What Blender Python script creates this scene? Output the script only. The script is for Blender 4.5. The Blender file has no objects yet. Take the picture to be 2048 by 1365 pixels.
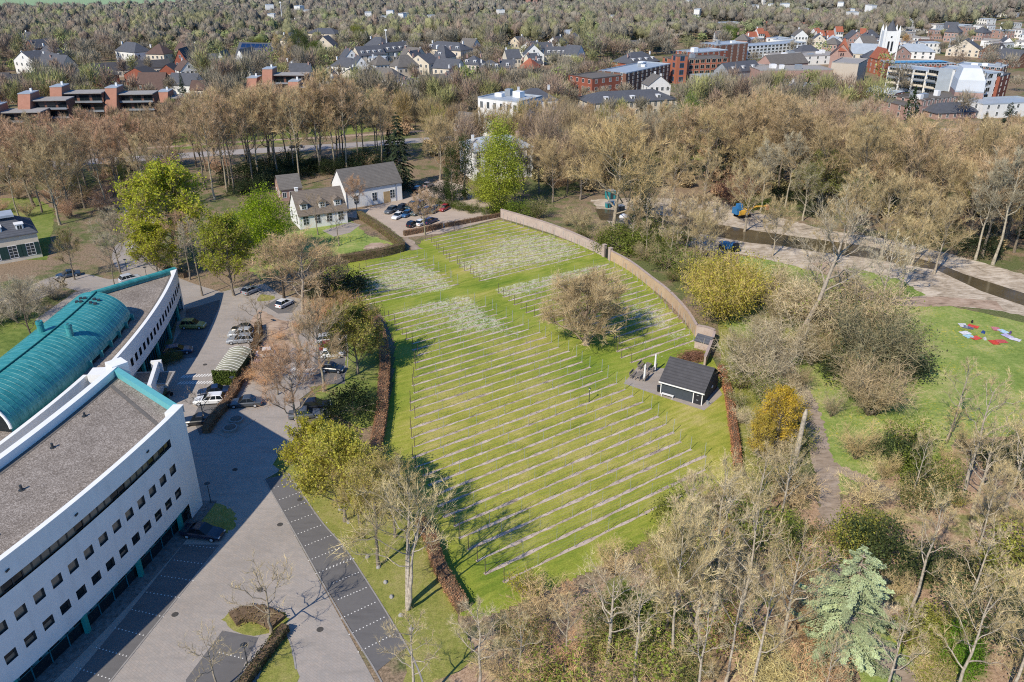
import bpy, math, random
import numpy as np
from mathutils import Vector, Matrix
R = math.radians
rng = np.random.default_rng(7)
random.seed(7)
SC = bpy.context.scene
COL = SC.collection

# ---------------------------------------------------------------- survey helper
# the photograph was measured once; S(px, py, z) gives the ground position (metres)
F, PT, CAMZ = 1593.0, R(26), 60.0
_c, _s = math.cos(PT), math.sin(PT)
def S(px, py, z=0.0):
    u = (px - 1024) / F; v = (682.5 - py) / F
    t = (z - CAMZ) / (-_s + v * _c)
    return Vector((u * t, (_c + v * _s) * t, z))
def px_of(x, y, z):
    dz = z - CAMZ; zc = y * _c - dz * _s; v = y * _s + dz * _c
    return 1024 + F * x / zc, 682.5 - F * v / zc
def height_at(b, ty):
    B = S(*b); lo, hi = 0.0, 90.0
    for _ in range(40):
        m = (lo + hi) / 2
        if px_of(B.x, B.y, m)[1] > ty: lo = m
        else: hi = m
    return lo

# ---------------------------------------------------------------- materials
def lin(c):
    return tuple(((v / 255) / 12.92 if v / 255 <= 0.04045 else ((v / 255 + 0.055) / 1.055) ** 2.4) for v in c)
def newmat(name):
    m = bpy.data.materials.new(name); m.use_nodes = True
    nt = m.node_tree; nt.nodes.clear()
    out = nt.nodes.new('ShaderNodeOutputMaterial')
    return m, nt, out
def N(nt, t, **kw):
    n = nt.nodes.new(t)
    for k, v in kw.items():
        if hasattr(n, k): setattr(n, k, v)
        else: n.inputs[k].default_value = v
    return n
def L(nt, a, b): nt.links.new(a, b)
def pos_node(nt, scale=(1, 1, 1), rot=0.0):
    g = N(nt, 'ShaderNodeNewGeometry')
    mp = N(nt, 'ShaderNodeMapping'); mp.inputs['Scale'].default_value = scale; mp.inputs['Rotation'].default_value = (0, 0, rot)
    L(nt, g.outputs['Position'], mp.inputs['Vector'])
    return mp.outputs['Vector']
def noise(nt, vec, scale, detail=3, rough=0.55, dist=0.0):
    n = N(nt, 'ShaderNodeTexNoise'); n.inputs['Scale'].default_value = scale; n.inputs['Detail'].default_value = detail
    n.inputs['Roughness'].default_value = rough; n.inputs['Distortion'].default_value = dist
    if vec is not None: L(nt, vec, n.inputs['Vector'])
    return n.outputs['Fac']
def ramp(nt, fac, stops, interp='LINEAR'):
    r = N(nt, 'ShaderNodeValToRGB'); r.color_ramp.interpolation = interp
    el = r.color_ramp.elements
    while len(el) > 1: el.remove(el[-1])
    el[0].position = stops[0][0]; el[0].color = (*stops[0][1], 1) if len(stops[0][1]) == 3 else stops[0][1]
    for p, c in stops[1:]:
        e = el.new(p); e.color = (*c, 1) if len(c) == 3 else c
    L(nt, fac, r.inputs['Fac'])
    return r.outputs['Color']
def mix(nt, fac, a, b, mode='MIX'):
    m = N(nt, 'ShaderNodeMix'); m.data_type = 'RGBA'; m.blend_type = mode
    if isinstance(fac, (int, float)): m.inputs[0].default_value = fac
    else: L(nt, fac, m.inputs[0])
    for i, v in ((6, a), (7, b)):
        if isinstance(v, (tuple, list)): m.inputs[i].default_value = (*v[:3], 1)
        else: L(nt, v, m.inputs[i])
    return m.outputs[2]
def mth(nt, op, a, b=0.0, clamp=False):
    m = N(nt, 'ShaderNodeMath'); m.operation = op; m.use_clamp = clamp
    for i, v in ((0, a), (1, b)):
        if isinstance(v, (int, float)): m.inputs[i].default_value = v
        else: L(nt, v, m.inputs[i])
    return m.outputs[0]
def bsdf(nt, out, color, rough=0.9, spec=0.2, metallic=0.0, bump=None, bstr=0.4, bdist=0.05):
    b = N(nt, 'ShaderNodeBsdfPrincipled')
    if isinstance(color, (tuple, list)): b.inputs['Base Color'].default_value = (*color[:3], 1)
    else: L(nt, color, b.inputs['Base Color'])
    if isinstance(rough, (int, float)): b.inputs['Roughness'].default_value = rough
    else: L(nt, rough, b.inputs['Roughness'])
    b.inputs['Specular IOR Level'].default_value = spec; b.inputs['Metallic'].default_value = metallic
    if bump is not None:
        bn = N(nt, 'ShaderNodeBump'); bn.inputs['Strength'].default_value = bstr; bn.inputs['Distance'].default_value = bdist
        L(nt, bump, bn.inputs['Height']); L(nt, bn.outputs['Normal'], b.inputs['Normal'])
    L(nt, b.outputs[0], out.inputs['Surface'])
    return b
def rough_mat(name, col, var=0.25, scale=1.5, rough=0.9, spec=0.2, fine=18.0, dirt=None, metallic=0.0, bumpy=0.0):
    """plain material broken up by two scales of noise, optional vertical dirt"""
    m, nt, out = newmat(name); v = pos_node(nt)
    a = noise(nt, v, scale, 4); b = noise(nt, v, fine, 2)
    f = mth(nt, 'ADD', mth(nt, 'MULTIPLY', a, 0.65), mth(nt, 'MULTIPLY', b, 0.35))
    lo = tuple(x * (1 - var) for x in col); hi = tuple(min(1, x * (1 + var)) for x in col)
    c = ramp(nt, f, [(0.3, lo), (0.7, hi)])
    if dirt:
        vz = pos_node(nt, (0.9, 0.9, 0.12)); d = noise(nt, vz, 1.2, 4)
        c = mix(nt, ramp(nt, d, [(0.5, (0, 0, 0)), (0.8, (dirt, dirt, dirt))]), c, tuple(x * 0.45 for x in col))
    bsdf(nt, out, c, rough, spec, metallic, bump=(b if bumpy else None), bstr=bumpy)
    return m
def objcol_mat(name, rough=0.9, spec=0.2, var=0.3, scale=2.0, metallic=0.0, coat=0.0, trans=0.0, vcol=False):
    """colour comes from the object's own colour, varied by noise / a vertex attribute"""
    m, nt, out = newmat(name)
    oi = N(nt, 'ShaderNodeObjectInfo')
    f = noise(nt, pos_node(nt), scale, 3)
    k = ramp(nt, f, [(0.3, (1 - var,) * 3), (0.7, (1 + var,) * 3)])
    c = mix(nt, 1.0, oi.outputs['Color'], k, 'MULTIPLY')
    if vcol:
        at = N(nt, 'ShaderNodeAttribute'); at.attribute_name = 'Col'
        c = mix(nt, 1.0, c, at.outputs['Color'], 'MULTIPLY')
    b = bsdf(nt, out, c, rough, spec, metallic)
    b.inputs['Coat Weight'].default_value = coat; b.inputs['Coat Roughness'].default_value = 0.08
    if trans > 0:
        t = N(nt, 'ShaderNodeBsdfTranslucent'); L(nt, c, t.inputs['Color'])
        ms = N(nt, 'ShaderNodeMixShader'); ms.inputs[0].default_value = trans
        L(nt, b.outputs[0], ms.inputs[1]); L(nt, t.outputs[0], ms.inputs[2]); L(nt, ms.outputs[0], out.inputs['Surface'])
    return m

# ---------------------------------------------------------------- mesh building
class MB:
    def __init__(s): s.v = []; s.f = []; s.mi = []; s.cur = 0
    def _add(s, vs, fs):
        o = len(s.v); s.v += [tuple(p) for p in vs]
        for f in fs: s.f.append(tuple(i + o for i in f)); s.mi.append(s.cur)
    def quad(s, a, b, c, d): s._add([a, b, c, d], [(0, 1, 2, 3)]); return s
    def tri(s, a, b, c): s._add([a, b, c], [(0, 1, 2)]); return s
    def box(s, cx, cy, z0, sx, sy, sz, rot=0.0, tx=1.0, ty=1.0):
        c, n = math.cos(rot), math.sin(rot); vs = []
        for z, kx, ky in ((z0, 1, 1), (z0 + sz, tx, ty)):
            for x, y in ((-1, -1), (1, -1), (1, 1), (-1, 1)):
                X, Y = x * sx / 2 * kx, y * sy / 2 * ky
                vs.append((cx + X * c - Y * n, cy + X * n + Y * c, z))
        s._add(vs, [(3, 2, 1, 0), (4, 5, 6, 7), (0, 1, 5, 4), (1, 2, 6, 5), (2, 3, 7, 6), (3, 0, 4, 7)]); return s
    def prism(s, poly, z0, z1):
        n = len(poly)
        a = sum(poly[i][0] * poly[(i + 1) % n][1] - poly[(i + 1) % n][0] * poly[i][1] for i in range(n))
        if a < 0: poly = poly[::-1]
        vs = [(p[0], p[1], z0) for p in poly] + [(p[0], p[1], z1) for p in poly]
        s._add(vs, [tuple(range(n - 1, -1, -1)), tuple(range(n, 2 * n))] + [(i, (i + 1) % n, n + (i + 1) % n, n + i) for i in range(n)]); return s
    def tube(s, pts, rad, sides=6, cap=True):
        pts = [Vector(p) for p in pts]; n = len(pts)
        if not hasattr(rad, '__len__'): rad = [rad] * n
        vs = []
        for i, p in enumerate(pts):
            d = (pts[min(i + 1, n - 1)] - pts[max(i - 1, 0)])
            d = d.normalized() if d.length > 1e-9 else Vector((0, 0, 1))
            a = d.cross(Vector((0, 0, 1)) if abs(d.z) < 0.9 else Vector((1, 0, 0))).normalized(); b = d.cross(a)
            for k in range(sides):
                t = 2 * math.pi * k / sides
                vs.append(p + (a * math.cos(t) + b * math.sin(t)) * rad[i])
        fs = [(i * sides + k, i * sides + (k + 1) % sides, (i + 1) * sides + (k + 1) % sides, (i + 1) * sides + k) for i in range(n - 1) for k in range(sides)]
        if cap: fs += [tuple(range(sides - 1, -1, -1)), tuple((n - 1) * sides + k for k in range(sides))]
        s._add(vs, fs); return s
    def cyl(s, x, y, z0, r, h, sides=12, r2=None):
        return s.tube([(x, y, z0), (x, y, z0 + h)], [r, r if r2 is None else r2], sides)
    def dome(s, x, y, z, rx, ry, rz, nu=12, nv=5):
        vs = []
        for j in range(nv + 1):
            t = math.pi / 2 * j / nv
            for i in range(nu):
                a = 2 * math.pi * i / nu
                vs.append((x + rx * math.cos(a) * math.cos(t), y + ry * math.sin(a) * math.cos(t), z + rz * math.sin(t)))
        s._add(vs, [(j * nu + i, j * nu + (i + 1) % nu, (j + 1) * nu + (i + 1) % nu, (j + 1) * nu + i) for j in range(nv) for i in range(nu)]); return s
    def mesh(s, name, mats, smooth=False):
        me = bpy.data.meshes.new(name); me.from_pydata(s.v, [], s.f)
        for m in (mats if isinstance(mats, (list, tuple)) else [mats]): me.materials.append(m)
        if any(s.mi): me.polygons.foreach_set('material_index', s.mi)
        if smooth: me.polygons.foreach_set('use_smooth', [True] * len(me.polygons))
        me.update(); return me
def tag(o, label=None, cat=None, group=None, kind=None):
    if label: o['label'] = label
    if cat: o['category'] = cat
    if group: o['group'] = group
    if kind: o['kind'] = kind
    return o
def thing(name, label, cat, loc=(0, 0, 0), rz=0.0, group=None):
    o = bpy.data.objects.new(name, None); COL.objects.link(o); o.empty_display_size = 0.2
    o.location = loc; o.rotation_euler = (0, 0, rz)
    return tag(o, label, cat, group)
def put(name, me, parent=None, loc=(0, 0, 0), rz=0.0, color=None, scale=None):
    o = bpy.data.objects.new(name, me); COL.objects.link(o)
    o.location = loc; o.rotation_euler = (0, 0, rz)
    if scale is not None: o.scale = scale if hasattr(scale, '__len__') else (scale,) * 3
    if parent: o.parent = parent
    if color: o.color = (*color[:3], 1)
    return o
def part(name, mb, mats, parent, smooth=False, color=None, label=None):
    o = put(name, mb.mesh(name, mats, smooth), parent, color=color)
    if label: o['label'] = label
    return o
def struct(name, mb, mats, smooth=False, kind='structure'):
    o = put(name, mb.mesh(name, mats, smooth)); o['kind'] = kind; return o
def np_mesh(name, V, Fc, mats, col=None, mi=None, smooth=False):
    """V (n,3), Fc (m,k) index array with k = 3 or 4"""
    me = bpy.data.meshes.new(name); V = np.asarray(V, np.float32); Fc = np.asarray(Fc, np.int32)
    m, k = Fc.shape
    me.vertices.add(len(V)); me.vertices.foreach_set('co', V.ravel())
    me.loops.add(m * k); me.loops.foreach_set('vertex_index', Fc.ravel())
    me.polygons.add(m); me.polygons.foreach_set('loop_start', np.arange(0, m * k, k, dtype=np.int32))
    for x in (mats if isinstance(mats, (list, tuple)) else [mats]): me.materials.append(x)
    if mi is not None: me.polygons.foreach_set('material_index', np.asarray(mi, np.int32))
    if smooth: me.polygons.foreach_set('use_smooth', np.ones(m, bool))
    me.update(calc_edges=True)
    if col is not None:
        a = me.attributes.new('Col', 'FLOAT_COLOR', 'POINT')
        c = np.ones((len(V), 4), np.float32); c[:, :3] = col if np.ndim(col) == 2 else np.asarray(col)[:, None]
        a.data.foreach_set('color', c.ravel())
    return me
def inside(pts, poly):
    pts = np.asarray(pts); x, y = pts[:, 0], pts[:, 1]; r = np.zeros(len(pts), bool)
    n = len(poly); j = n - 1
    for i in range(n):
        xi, yi = poly[i][0], poly[i][1]; xj, yj = poly[j][0], poly[j][1]
        if yi != yj:
            r ^= ((yi > y) != (yj > y)) & (x < (xj - xi) * (y - yi) / (yj - yi) + xi)
        j = i
    return r
def G(pts, z=0.0): return [tuple(S(p[0], p[1], z)) for p in pts]
def smooth_path(pts, n=6, closed=False):
    P = [Vector(p) for p in pts]; out = []; m = len(P)
    for i in range(m if closed else m - 1):
        if closed: a, b, c, d = P[(i - 1) % m], P[i], P[(i + 1) % m], P[(i + 2) % m]
        else: a, b, c, d = P[max(i - 1, 0)], P[i], P[i + 1], P[min(i + 2, m - 1)]
        for k in range(n):
            t = k / n
            out.append(0.5 * ((2 * b) + (c - a) * t + (2 * a - 5 * b + 4 * c - d) * t * t + (3 * b - a - 3 * c + d) * t ** 3))
    if not closed: out.append(P[-1])
    return out
NATURAL = set()
def ragged(pts, step=.9, amp=.32, closed=True):
    r = random.Random(len(pts) * 31 + int(pts[0][0] * 10)); out = []; n = len(pts)
    for i in range(n if closed else n - 1):
        a, b = Vector(pts[i]), Vector(pts[(i + 1) % n]); L_ = (b - a).length; k = min(60, max(1, int(L_ / step)))
        for j in range(k): p = a.lerp(b, j / k); out.append((p.x + r.uniform(-amp, amp), p.y + r.uniform(-amp, amp), p.z))
    return out
def sheet(name, pts_px, z, m, kind='structure', smoothed=False):
    pts = G(pts_px)
    if smoothed: pts = [tuple(p) for p in smooth_path(pts, 5, True)]
    if m.name in NATURAL: pts = ragged(pts)
    mb = MB(); n = len(pts)
    a = sum(pts[i][0] * pts[(i + 1) % n][1] - pts[(i + 1) % n][0] * pts[i][1] for i in range(n))
    if a < 0: pts = pts[::-1]
    mb._add([(p[0], p[1], z) for p in pts], [tuple(range(n))])
    return struct(name, mb, m, kind=kind)
def strip(name, pts_px, width, z, m, kind='structure'):
    nat = m.name in NATURAL; c = smooth_path(G(pts_px), 24 if nat else 6); mb = MB(); l = []; r = []; rj = random.Random(5)
    for i, p in enumerate(c):
        d = (c[min(i + 1, len(c) - 1)] - c[max(i - 1, 0)]).normalized(); nrm = Vector((-d.y, d.x, 0))
        w = width if not hasattr(width, '__len__') else width[0] + (width[1] - width[0]) * i / (len(c) - 1)
        ja, jb = (rj.uniform(-.3, .3), rj.uniform(-.3, .3)) if nat else (0, 0)
        l.append(p + nrm * (w / 2 + ja)); r.append(p - nrm * (w / 2 + jb))
    k = len(c)
    mb._add([(p.x, p.y, z) for p in r + l], [(i, i + 1, k + i + 1, k + i) for i in range(k - 1)])
    return struct(name, mb, m, kind=kind)
# ---------------------------------------------------------------- camera, sky, sun
cam = bpy.data.objects.new('camera', bpy.data.cameras.new('camera')); COL.objects.link(cam)
cam.location = (0, 0, CAMZ); cam.rotation_euler = (R(90) - PT, 0, 0)
cam.data.sensor_width = 36; cam.data.lens = F / 2048 * 36; cam.data.clip_end = 20000; cam.data.clip_start = 1
SC.camera = cam
SC.view_settings.view_transform = 'Standard'; SC.view_settings.look = 'None'
SUN_EL, SUN_AZ = R(42), R(36)          # the shadow falls towards azimuth 36 deg right of straight ahead
w = bpy.data.worlds.new('World'); SC.world = w; w.use_nodes = True
nt = w.node_tree; bg = nt.nodes['Background']
sky = nt.nodes.new('ShaderNodeTexSky'); sky.sky_type = 'NISHITA'; sky.sun_disc = False
sky.sun_elevation = SUN_EL; sky.sun_rotation = SUN_AZ + math.pi
sky.air_density = 1.0; sky.dust_density = 0.15; sky.ozone_density = 5.0
tint = nt.nodes.new('ShaderNodeMix'); tint.data_type = 'RGBA'; tint.blend_type = 'MULTIPLY'; tint.inputs[0].default_value = 1.0; tint.inputs[7].default_value = (0.46, 0.98, 1.42, 1)
nt.links.new(sky.outputs[0], tint.inputs[6]); nt.links.new(tint.outputs[2], bg.inputs['Color']); bg.inputs['Strength'].default_value = 0.112
sl = bpy.data.lights.new('sun', 'SUN'); sl.energy = 5.0; sl.angle = R(0.5); sl.color = (1.0, 0.91, 0.755)
so = bpy.data.objects.new('sun', sl); COL.objects.link(so); so.location = (-100, -120, 160)
sd = Vector((math.sin(SUN_AZ) * math.cos(SUN_EL), math.cos(SUN_AZ) * math.cos(SUN_EL), -math.sin(SUN_EL)))
so.rotation_euler = sd.to_track_quat('-Z', 'Y').to_euler()
SC.cycles.max_bounces = 5; SC.cycles.diffuse_bounces = 3; SC.cycles.glossy_bounces = 2; SC.cycles.transmission_bounces = 2
SC.cycles.use_denoising = False
SC.cycles.filter_width = 1.1
# ---------------------------------------------------------------- ground materials
def ground_mat():
    m, nt, out = newmat('ground'); v = pos_node(nt)
    big = noise(nt, v, 0.035, 4); mid = noise(nt, v, 0.35, 4); fine = noise(nt, v, 3.0, 3, 0.7)
    litter = ramp(nt, fine, [(0.3, (0.11, 0.08, 0.05)), (0.5, (0.26, 0.19, 0.125)), (0.72, (0.42, 0.30, 0.20))])
    green = ramp(nt, fine, [(0.3, (0.06, 0.08, 0.028)), (0.7, (0.20, 0.21, 0.085))])
    f = mth(nt, 'ADD', mth(nt, 'MULTIPLY', big, 0.6), mth(nt, 'MULTIPLY', mid, 0.4))
    c = mix(nt, ramp(nt, f, [(0.47, (0, 0, 0)), (0.56, (1, 1, 1))]), litter, green)
    bsdf(nt, out, c, 0.95, 0.1, bump=fine, bstr=0.6, bdist=0.15); return m
def grass_mat(name, a, b, cc, scale=1.0, yellow=0.0):
    m, nt, out = newmat(name); v = pos_node(nt)
    big = noise(nt, v, 0.10 * scale, 4); mid = noise(nt, v, 0.9 * scale, 4, 0.65); fine = noise(nt, v, 7.0, 2, 0.8)
    f = mth(nt, 'ADD', mth(nt, 'MULTIPLY', big, 0.55), mth(nt, 'MULTIPLY', mid, 0.45))
    c = ramp(nt, f, [(0.36, a), (0.5, b), (0.64, cc)])
    c = mix(nt, 1.0, c, ramp(nt, fine, [(0.25, (0.6,) * 3), (0.75, (1.35,) * 3)]), 'MULTIPLY')
    if yellow:
        dn = noise(nt, v, 0.10, 3); sp = noise(nt, v, 2.0, 3, 0.9)
        k = mth(nt, 'MULTIPLY', ramp(nt, dn, [(0.45, (0, 0, 0)), (0.6, (1, 1, 1))]), ramp(nt, sp, [(0.57, (0, 0, 0)), (0.63, (1, 1, 1))]))
        c = mix(nt, mth(nt, 'MULTIPLY', k, yellow), c, (0.62, 0.5, 0.04))
    bsdf(nt, out, c, 0.9, 0.15, bump=fine, bstr=0.5, bdist=0.06); return m
def lawn_mat():
    """vineyard sward: green/yellow mottling, dry tint and white blossom density come from vertex data"""
    m, nt, out = newmat('vineyard_sward'); v = pos_node(nt)
    at = N(nt, 'ShaderNodeAttribute'); at.attribute_name = 'Col'
    sep = N(nt, 'ShaderNodeSeparateColor'); L(nt, at.outputs['Color'], sep.inputs[0])
    vr = pos_node(nt, (1, 1, 1), R(-34)); stretch = N(nt, 'ShaderNodeMapping'); stretch.inputs['Scale'].default_value = (0.18, 1, 1); L(nt, vr, stretch.inputs['Vector'])
    big = noise(nt, v, 0.13, 4); mid = noise(nt, stretch.outputs['Vector'], 1.3, 4, 0.65); fine = noise(nt, v, 7.0, 2, 0.8)
    f = mth(nt, 'ADD', mth(nt, 'MULTIPLY', big, 0.5), mth(nt, 'MULTIPLY', mid, 0.5))
    green = ramp(nt, f, [(0.36, (0.125, 0.205, 0.022)), (0.5, (0.225, 0.29, 0.036)), (0.64, (0.32, 0.34, 0.062))])
    dry = ramp(nt, f, [(0.36, (0.23, 0.27, 0.034)), (0.5, (0.365, 0.35, 0.062)), (0.64, (0.49, 0.41, 0.14))])
    c = mix(nt, sep.outputs[1], green, dry)
    c = mix(nt, 1.0, c, ramp(nt, fine, [(0.25, (0.62,) * 3), (0.75, (1.3,) * 3)]), 'MULTIPLY')
    sp = noise(nt, v, 3.6, 4, 0.8); sp2 = noise(nt, v, 0.8, 3, 0.7)
    d = mth(nt, 'ADD', mth(nt, 'MULTIPLY', sp, 0.65), mth(nt, 'MULTIPLY', sp2, 0.35))
    thr = mth(nt, 'SUBTRACT', 0.72, mth(nt, 'MULTIPLY', sep.outputs[0], 0.24))
    k = mth(nt, 'MULTIPLY', mth(nt, 'SUBTRACT', d, thr), 18.0, True)
    c = mix(nt, mth(nt, 'MULTIPLY', k, 0.62), c, (0.74, 0.70, 0.58))
    bsdf(nt, out, c, 0.9, 0.15, bump=fine, bstr=0.5, bdist=0.06); return m
def paving_mat(name, col, brick=True, var=0.2, sc=1.0):
    m, nt, out = newmat(name); v = pos_node(nt, (1, 1, 1), R(35))
    a = noise(nt, v, 0.12, 5, 0.6); b = noise(nt, v, 1.6, 4, 0.7); fine = noise(nt, v, 14, 2, 0.8)
    f = mth(nt, 'ADD', mth(nt, 'MULTIPLY', a, 0.5), mth(nt, 'ADD', mth(nt, 'MULTIPLY', b, 0.25), mth(nt, 'MULTIPLY', fine, 0.25)))
    c = ramp(nt, f, [(0.33, tuple(x * (1 - var) for x in col)), (0.67, tuple(x * (1 + var) for x in col))])
    if brick:
        bt = N(nt, 'ShaderNodeTexBrick'); bt.inputs['Scale'].default_value = 1.0; bt.inputs['Brick Width'].default_value = 0.5; bt.inputs['Row Height'].default_value = 0.25
        bt.inputs['Mortar Size'].default_value = 0.015; bt.inputs['Color1'].default_value = (1.06, 1.0, 0.97, 1); bt.inputs['Color2'].default_value = (0.9, 0.9, 0.92, 1); bt.inputs['Mortar'].default_value = (0.72, 0.7, 0.68, 1)
        L(nt, v, bt.inputs['Vector']); c = mix(nt, 0.7, c, mix(nt, 1.0, c, bt.outputs['Color'], 'MULTIPLY'))
    # weather streaks and leaf dust
    st = noise(nt, pos_node(nt, (0.25, 1.1, 1), R(60)), 0.7, 5, 0.7)
    c = mix(nt, ramp(nt, st, [(0.5, (0, 0, 0)), (0.72, (0.75, 0.75, 0.75))]), c, tuple(x * 0.72 for x in col))
    bsdf(nt, out, c, 0.85, 0.25, bump=fine, bstr=0.25, bdist=0.02); return m
def sand_mat(name, a, b):
    m, nt, out = newmat(name); v = pos_node(nt)
    n1 = noise(nt, v, 0.3, 5, 0.65, 0.6); n2 = noise(nt, pos_node(nt, (0.35, 1.2, 1), R(-22)), 1.6, 4, 0.7)
    f = mth(nt, 'ADD', mth(nt, 'MULTIPLY', n1, 0.5), mth(nt, 'MULTIPLY', n2, 0.5))
    c = ramp(nt, f, [(0.36, tuple(x * 0.5 for x in a)), (0.46, a), (0.6, b)])
    bsdf(nt, out, c, 0.95, 0.1, bump=n2, bstr=0.5, bdist=0.1); return m
def water_mat():
    m, nt, out = newmat('canal_water'); v = pos_node(nt)
    n = noise(nt, v, 1.5, 3)
    c = ramp(nt, noise(nt, v, 0.2, 3), [(0.4, (0.085, 0.066, 0.036)), (0.65, (0.125, 0.098, 0.055))])
    bsdf(nt, out, c, 0.12, 0.5, bump=n, bstr=0.04, bdist=0.02); return m

M = {}
M['ground'] = ground_mat(); M['lawn'] = lawn_mat()
M['grass'] = grass_mat('grass', (0.10, 0.15, 0.03), (0.19, 0.235, 0.055), (0.29, 0.28, 0.10))
M['meadow'] = grass_mat('meadow_grass', (0.15, 0.225, 0.045), (0.25, 0.32, 0.08), (0.42, 0.40, 0.16), 1.6, 0.95)
M['field'] = grass_mat('field_grass', (0.25, 0.36, 0.19), (0.28, 0.39, 0.21), (0.31, 0.42, 0.23), 0.1)
M['verge'] = grass_mat('verge_grass', (0.15, 0.18, 0.035), (0.26, 0.26, 0.065), (0.34, 0.30, 0.11), 1.5)
M['paving'] = paving_mat('brick_paving', (0.375, 0.338, 0.30))
M['asphalt'] = paving_mat('bay_asphalt', (0.15, 0.142, 0.138), False, 0.15)
M['road'] = paving_mat('road_asphalt', (0.36, 0.325, 0.30), False, 0.15)
M['gravelyard'] = paving_mat('yard_gravel', (0.46, 0.37, 0.295), False, 0.18)
M['slab'] = paving_mat('terrace_slabs', (0.37, 0.325, 0.28), True, 0.18)
def litter_mat():
    m, nt, out = newmat('leaf_litter'); v = pos_node(nt); a = noise(nt, v, .22, 4, .6); b = noise(nt, v, 2.2, 5, .75); c_ = noise(nt, v, 9, 2, .8)
    f = mth(nt, 'ADD', mth(nt, 'MULTIPLY', b, .6), mth(nt, 'MULTIPLY', c_, .4))
    lit = ramp(nt, f, [(.34, (.13, .08, .05)), (.5, (.40, .27, .175)), (.66, (.60, .44, .31))]); gr = ramp(nt, f, [(.36, (.07, .09, .03)), (.62, (.24, .27, .08))])
    bsdf(nt, out, mix(nt, ramp(nt, a, [(.52, (0, 0, 0)), (.62, (.85, .85, .85))]), lit, gr), .95, .1, bump=b, bstr=.6, bdist=.12); return m
M['litter'] = litter_mat()
M['soil'] = sand_mat('vine_soil', (0.46, 0.365, 0.30), (0.62, 0.51, 0.43))
M['sand'] = sand_mat('bank_sand', (0.40, 0.325, 0.24), (0.64, 0.55, 0.44))
M['track'] = sand_mat('earth_track', (0.36, 0.26, 0.19), (0.50, 0.38, 0.29))
M['path'] = sand_mat('path_gravel', (0.30, 0.235, 0.18), (0.42, 0.34, 0.27))
M['water'] = water_mat()
M['cobble'] = rough_mat('cobble_strip', (0.17, 0.16, 0.15), 0.6, 2.0, fine=9.0)
NATURAL |= {M[k].name for k in ('grass', 'meadow', 'verge', 'litter', 'sand', 'track', 'path')}
M['whitepaint'] = rough_mat('white_marking', (0.72, 0.70, 0.66), 0.15, 3.0)
M['manhole'] = rough_mat('cast_iron', (.075, .07, .065), .3, 8)
M['kerb'] = rough_mat('kerb_stone', (0.30, 0.28, 0.26), 0.2)

# ---------------------------------------------------------------- ground and its sheets
mb = MB(); mb.quad((-9000, -400, 0), (9000, -400, 0), (9000, 14000, 0), (-9000, 14000, 0)); struct('ground', mb, M['ground'])
sheet('far_field', [(-700, -28), (-700, 34), (0, 13), (180, 11), (330, 6), (470, -4), (520, -28)], 0.03, M['field'])
# sports ground and clearings behind the avenue
sheet('clearing_lawn', [(120, 62), (135, 55), (170, 57), (200, 66), (175, 70), (140, 68)], 0.03, M['field'])
sheet('park_lawn', [(330, 270), (720, 235), (760, 262), (560, 285), (350, 300)], 0.02, M['grass'])
sheet('park_lawn', [(1260, 250), (1380, 232), (1440, 260), (1400, 330), (1240, 310)], 0.02, M['grass'])
sheet('villa_lawn', [(-80, 400), (70, 395), (110, 420), (95, 520), (-80, 520)], 0.02, M['grass'])
sheet('hall_lawn', [(-160, 620), (95, 628), (125, 640), (118, 680), (60, 720), (-160, 820)], 0.025, M['grass'], smoothed=True)
strip('road', [(-400, 352), (70, 330), (300, 316), (480, 304), (700, 291), (840, 281), (1000, 274), (1180, 268), (1500, 262), (2100, 262)], 8.0, 0.024, M['road'])
strip('cycle_path', [(-400, 320), (70, 303), (300, 296), (480, 284), (700, 272), (840, 263), (1000, 257), (1180, 251)], 3.0, 0.022, M['track'])
sheet('garden_lawn', [(560, 470), (700, 440), (735, 470), (795, 490), (660, 530), (520, 560), (500, 540)], 0.02, M['meadow'])
sheet('yard', [(675, 432), (720, 420), (830, 392), (880, 360), (930, 372), (985, 410), (1000, 436), (960, 447), (880, 468), (808, 476), (788, 470), (735, 440)], 0.03, M['gravelyard'])
sheet('yard', [(803, 479), (815, 476), (846, 498), (826, 502)], 0.062, M['path'])
sheet('terrace', [(645, 462), (700, 445), (722, 450), (700, 466), (668, 474)], 0.035, M['slab'])
sheet('terrace', [(728, 497), (740, 488), (770, 487), (782, 492), (760, 498), (738, 501)], 0.036, M['track'], smoothed=True)
# car park
sheet('car_park', [(-60, 1480), (120, 1200), (330, 1010), (360, 900), (330, 760), (355, 640), (372, 590), (430, 588), (480, 575), (530, 568), (560, 590), (610, 600), (660, 640), (692, 660), (692, 745), (640, 770), (598, 800), (612, 842), (590, 872), (556, 945), (529, 960), (780, 1420), (800, 1900), (-400, 1900)], 0.028, M['paving'])
strip('drive', [(258, 410), (285, 445), (285, 476), (262, 490), (258, 515), (285, 545), (345, 575), (420, 600)], (5.5, 7.5), 0.026, M['paving'])
strip('side_road', [(-60, 635), (60, 590), (130, 560), (200, 572), (270, 565)], 7.0, 0.022, M['paving'])
sheet('forecourt', [(70, 640), (150, 585), (205, 575), (225, 600), (190, 640), (140, 660)], 0.030, M['paving'])
sheet('parking_bay', [(528, 960), (577, 948), (640, 1040), (700, 1112), (814, 1295), (752, 1345)], 0.036, M['asphalt'])
sheet('parking_bay', [(366, 1090), (441, 1090), (219, 1366), (150, 1460), (60, 1470), (142, 1365), (250, 1235)], 0.036, M['asphalt'])
sheet('parking_bay', [(372, 620), (440, 600), (438, 615), (395, 715), (350, 720), (345, 690), (370, 650)], 0.036, M['asphalt'])
sheet('parking_bay', [(385, 838), (408, 792), (470, 770), (462, 800), (432, 845), (400, 872)], 0.036, M['asphalt'])
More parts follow.
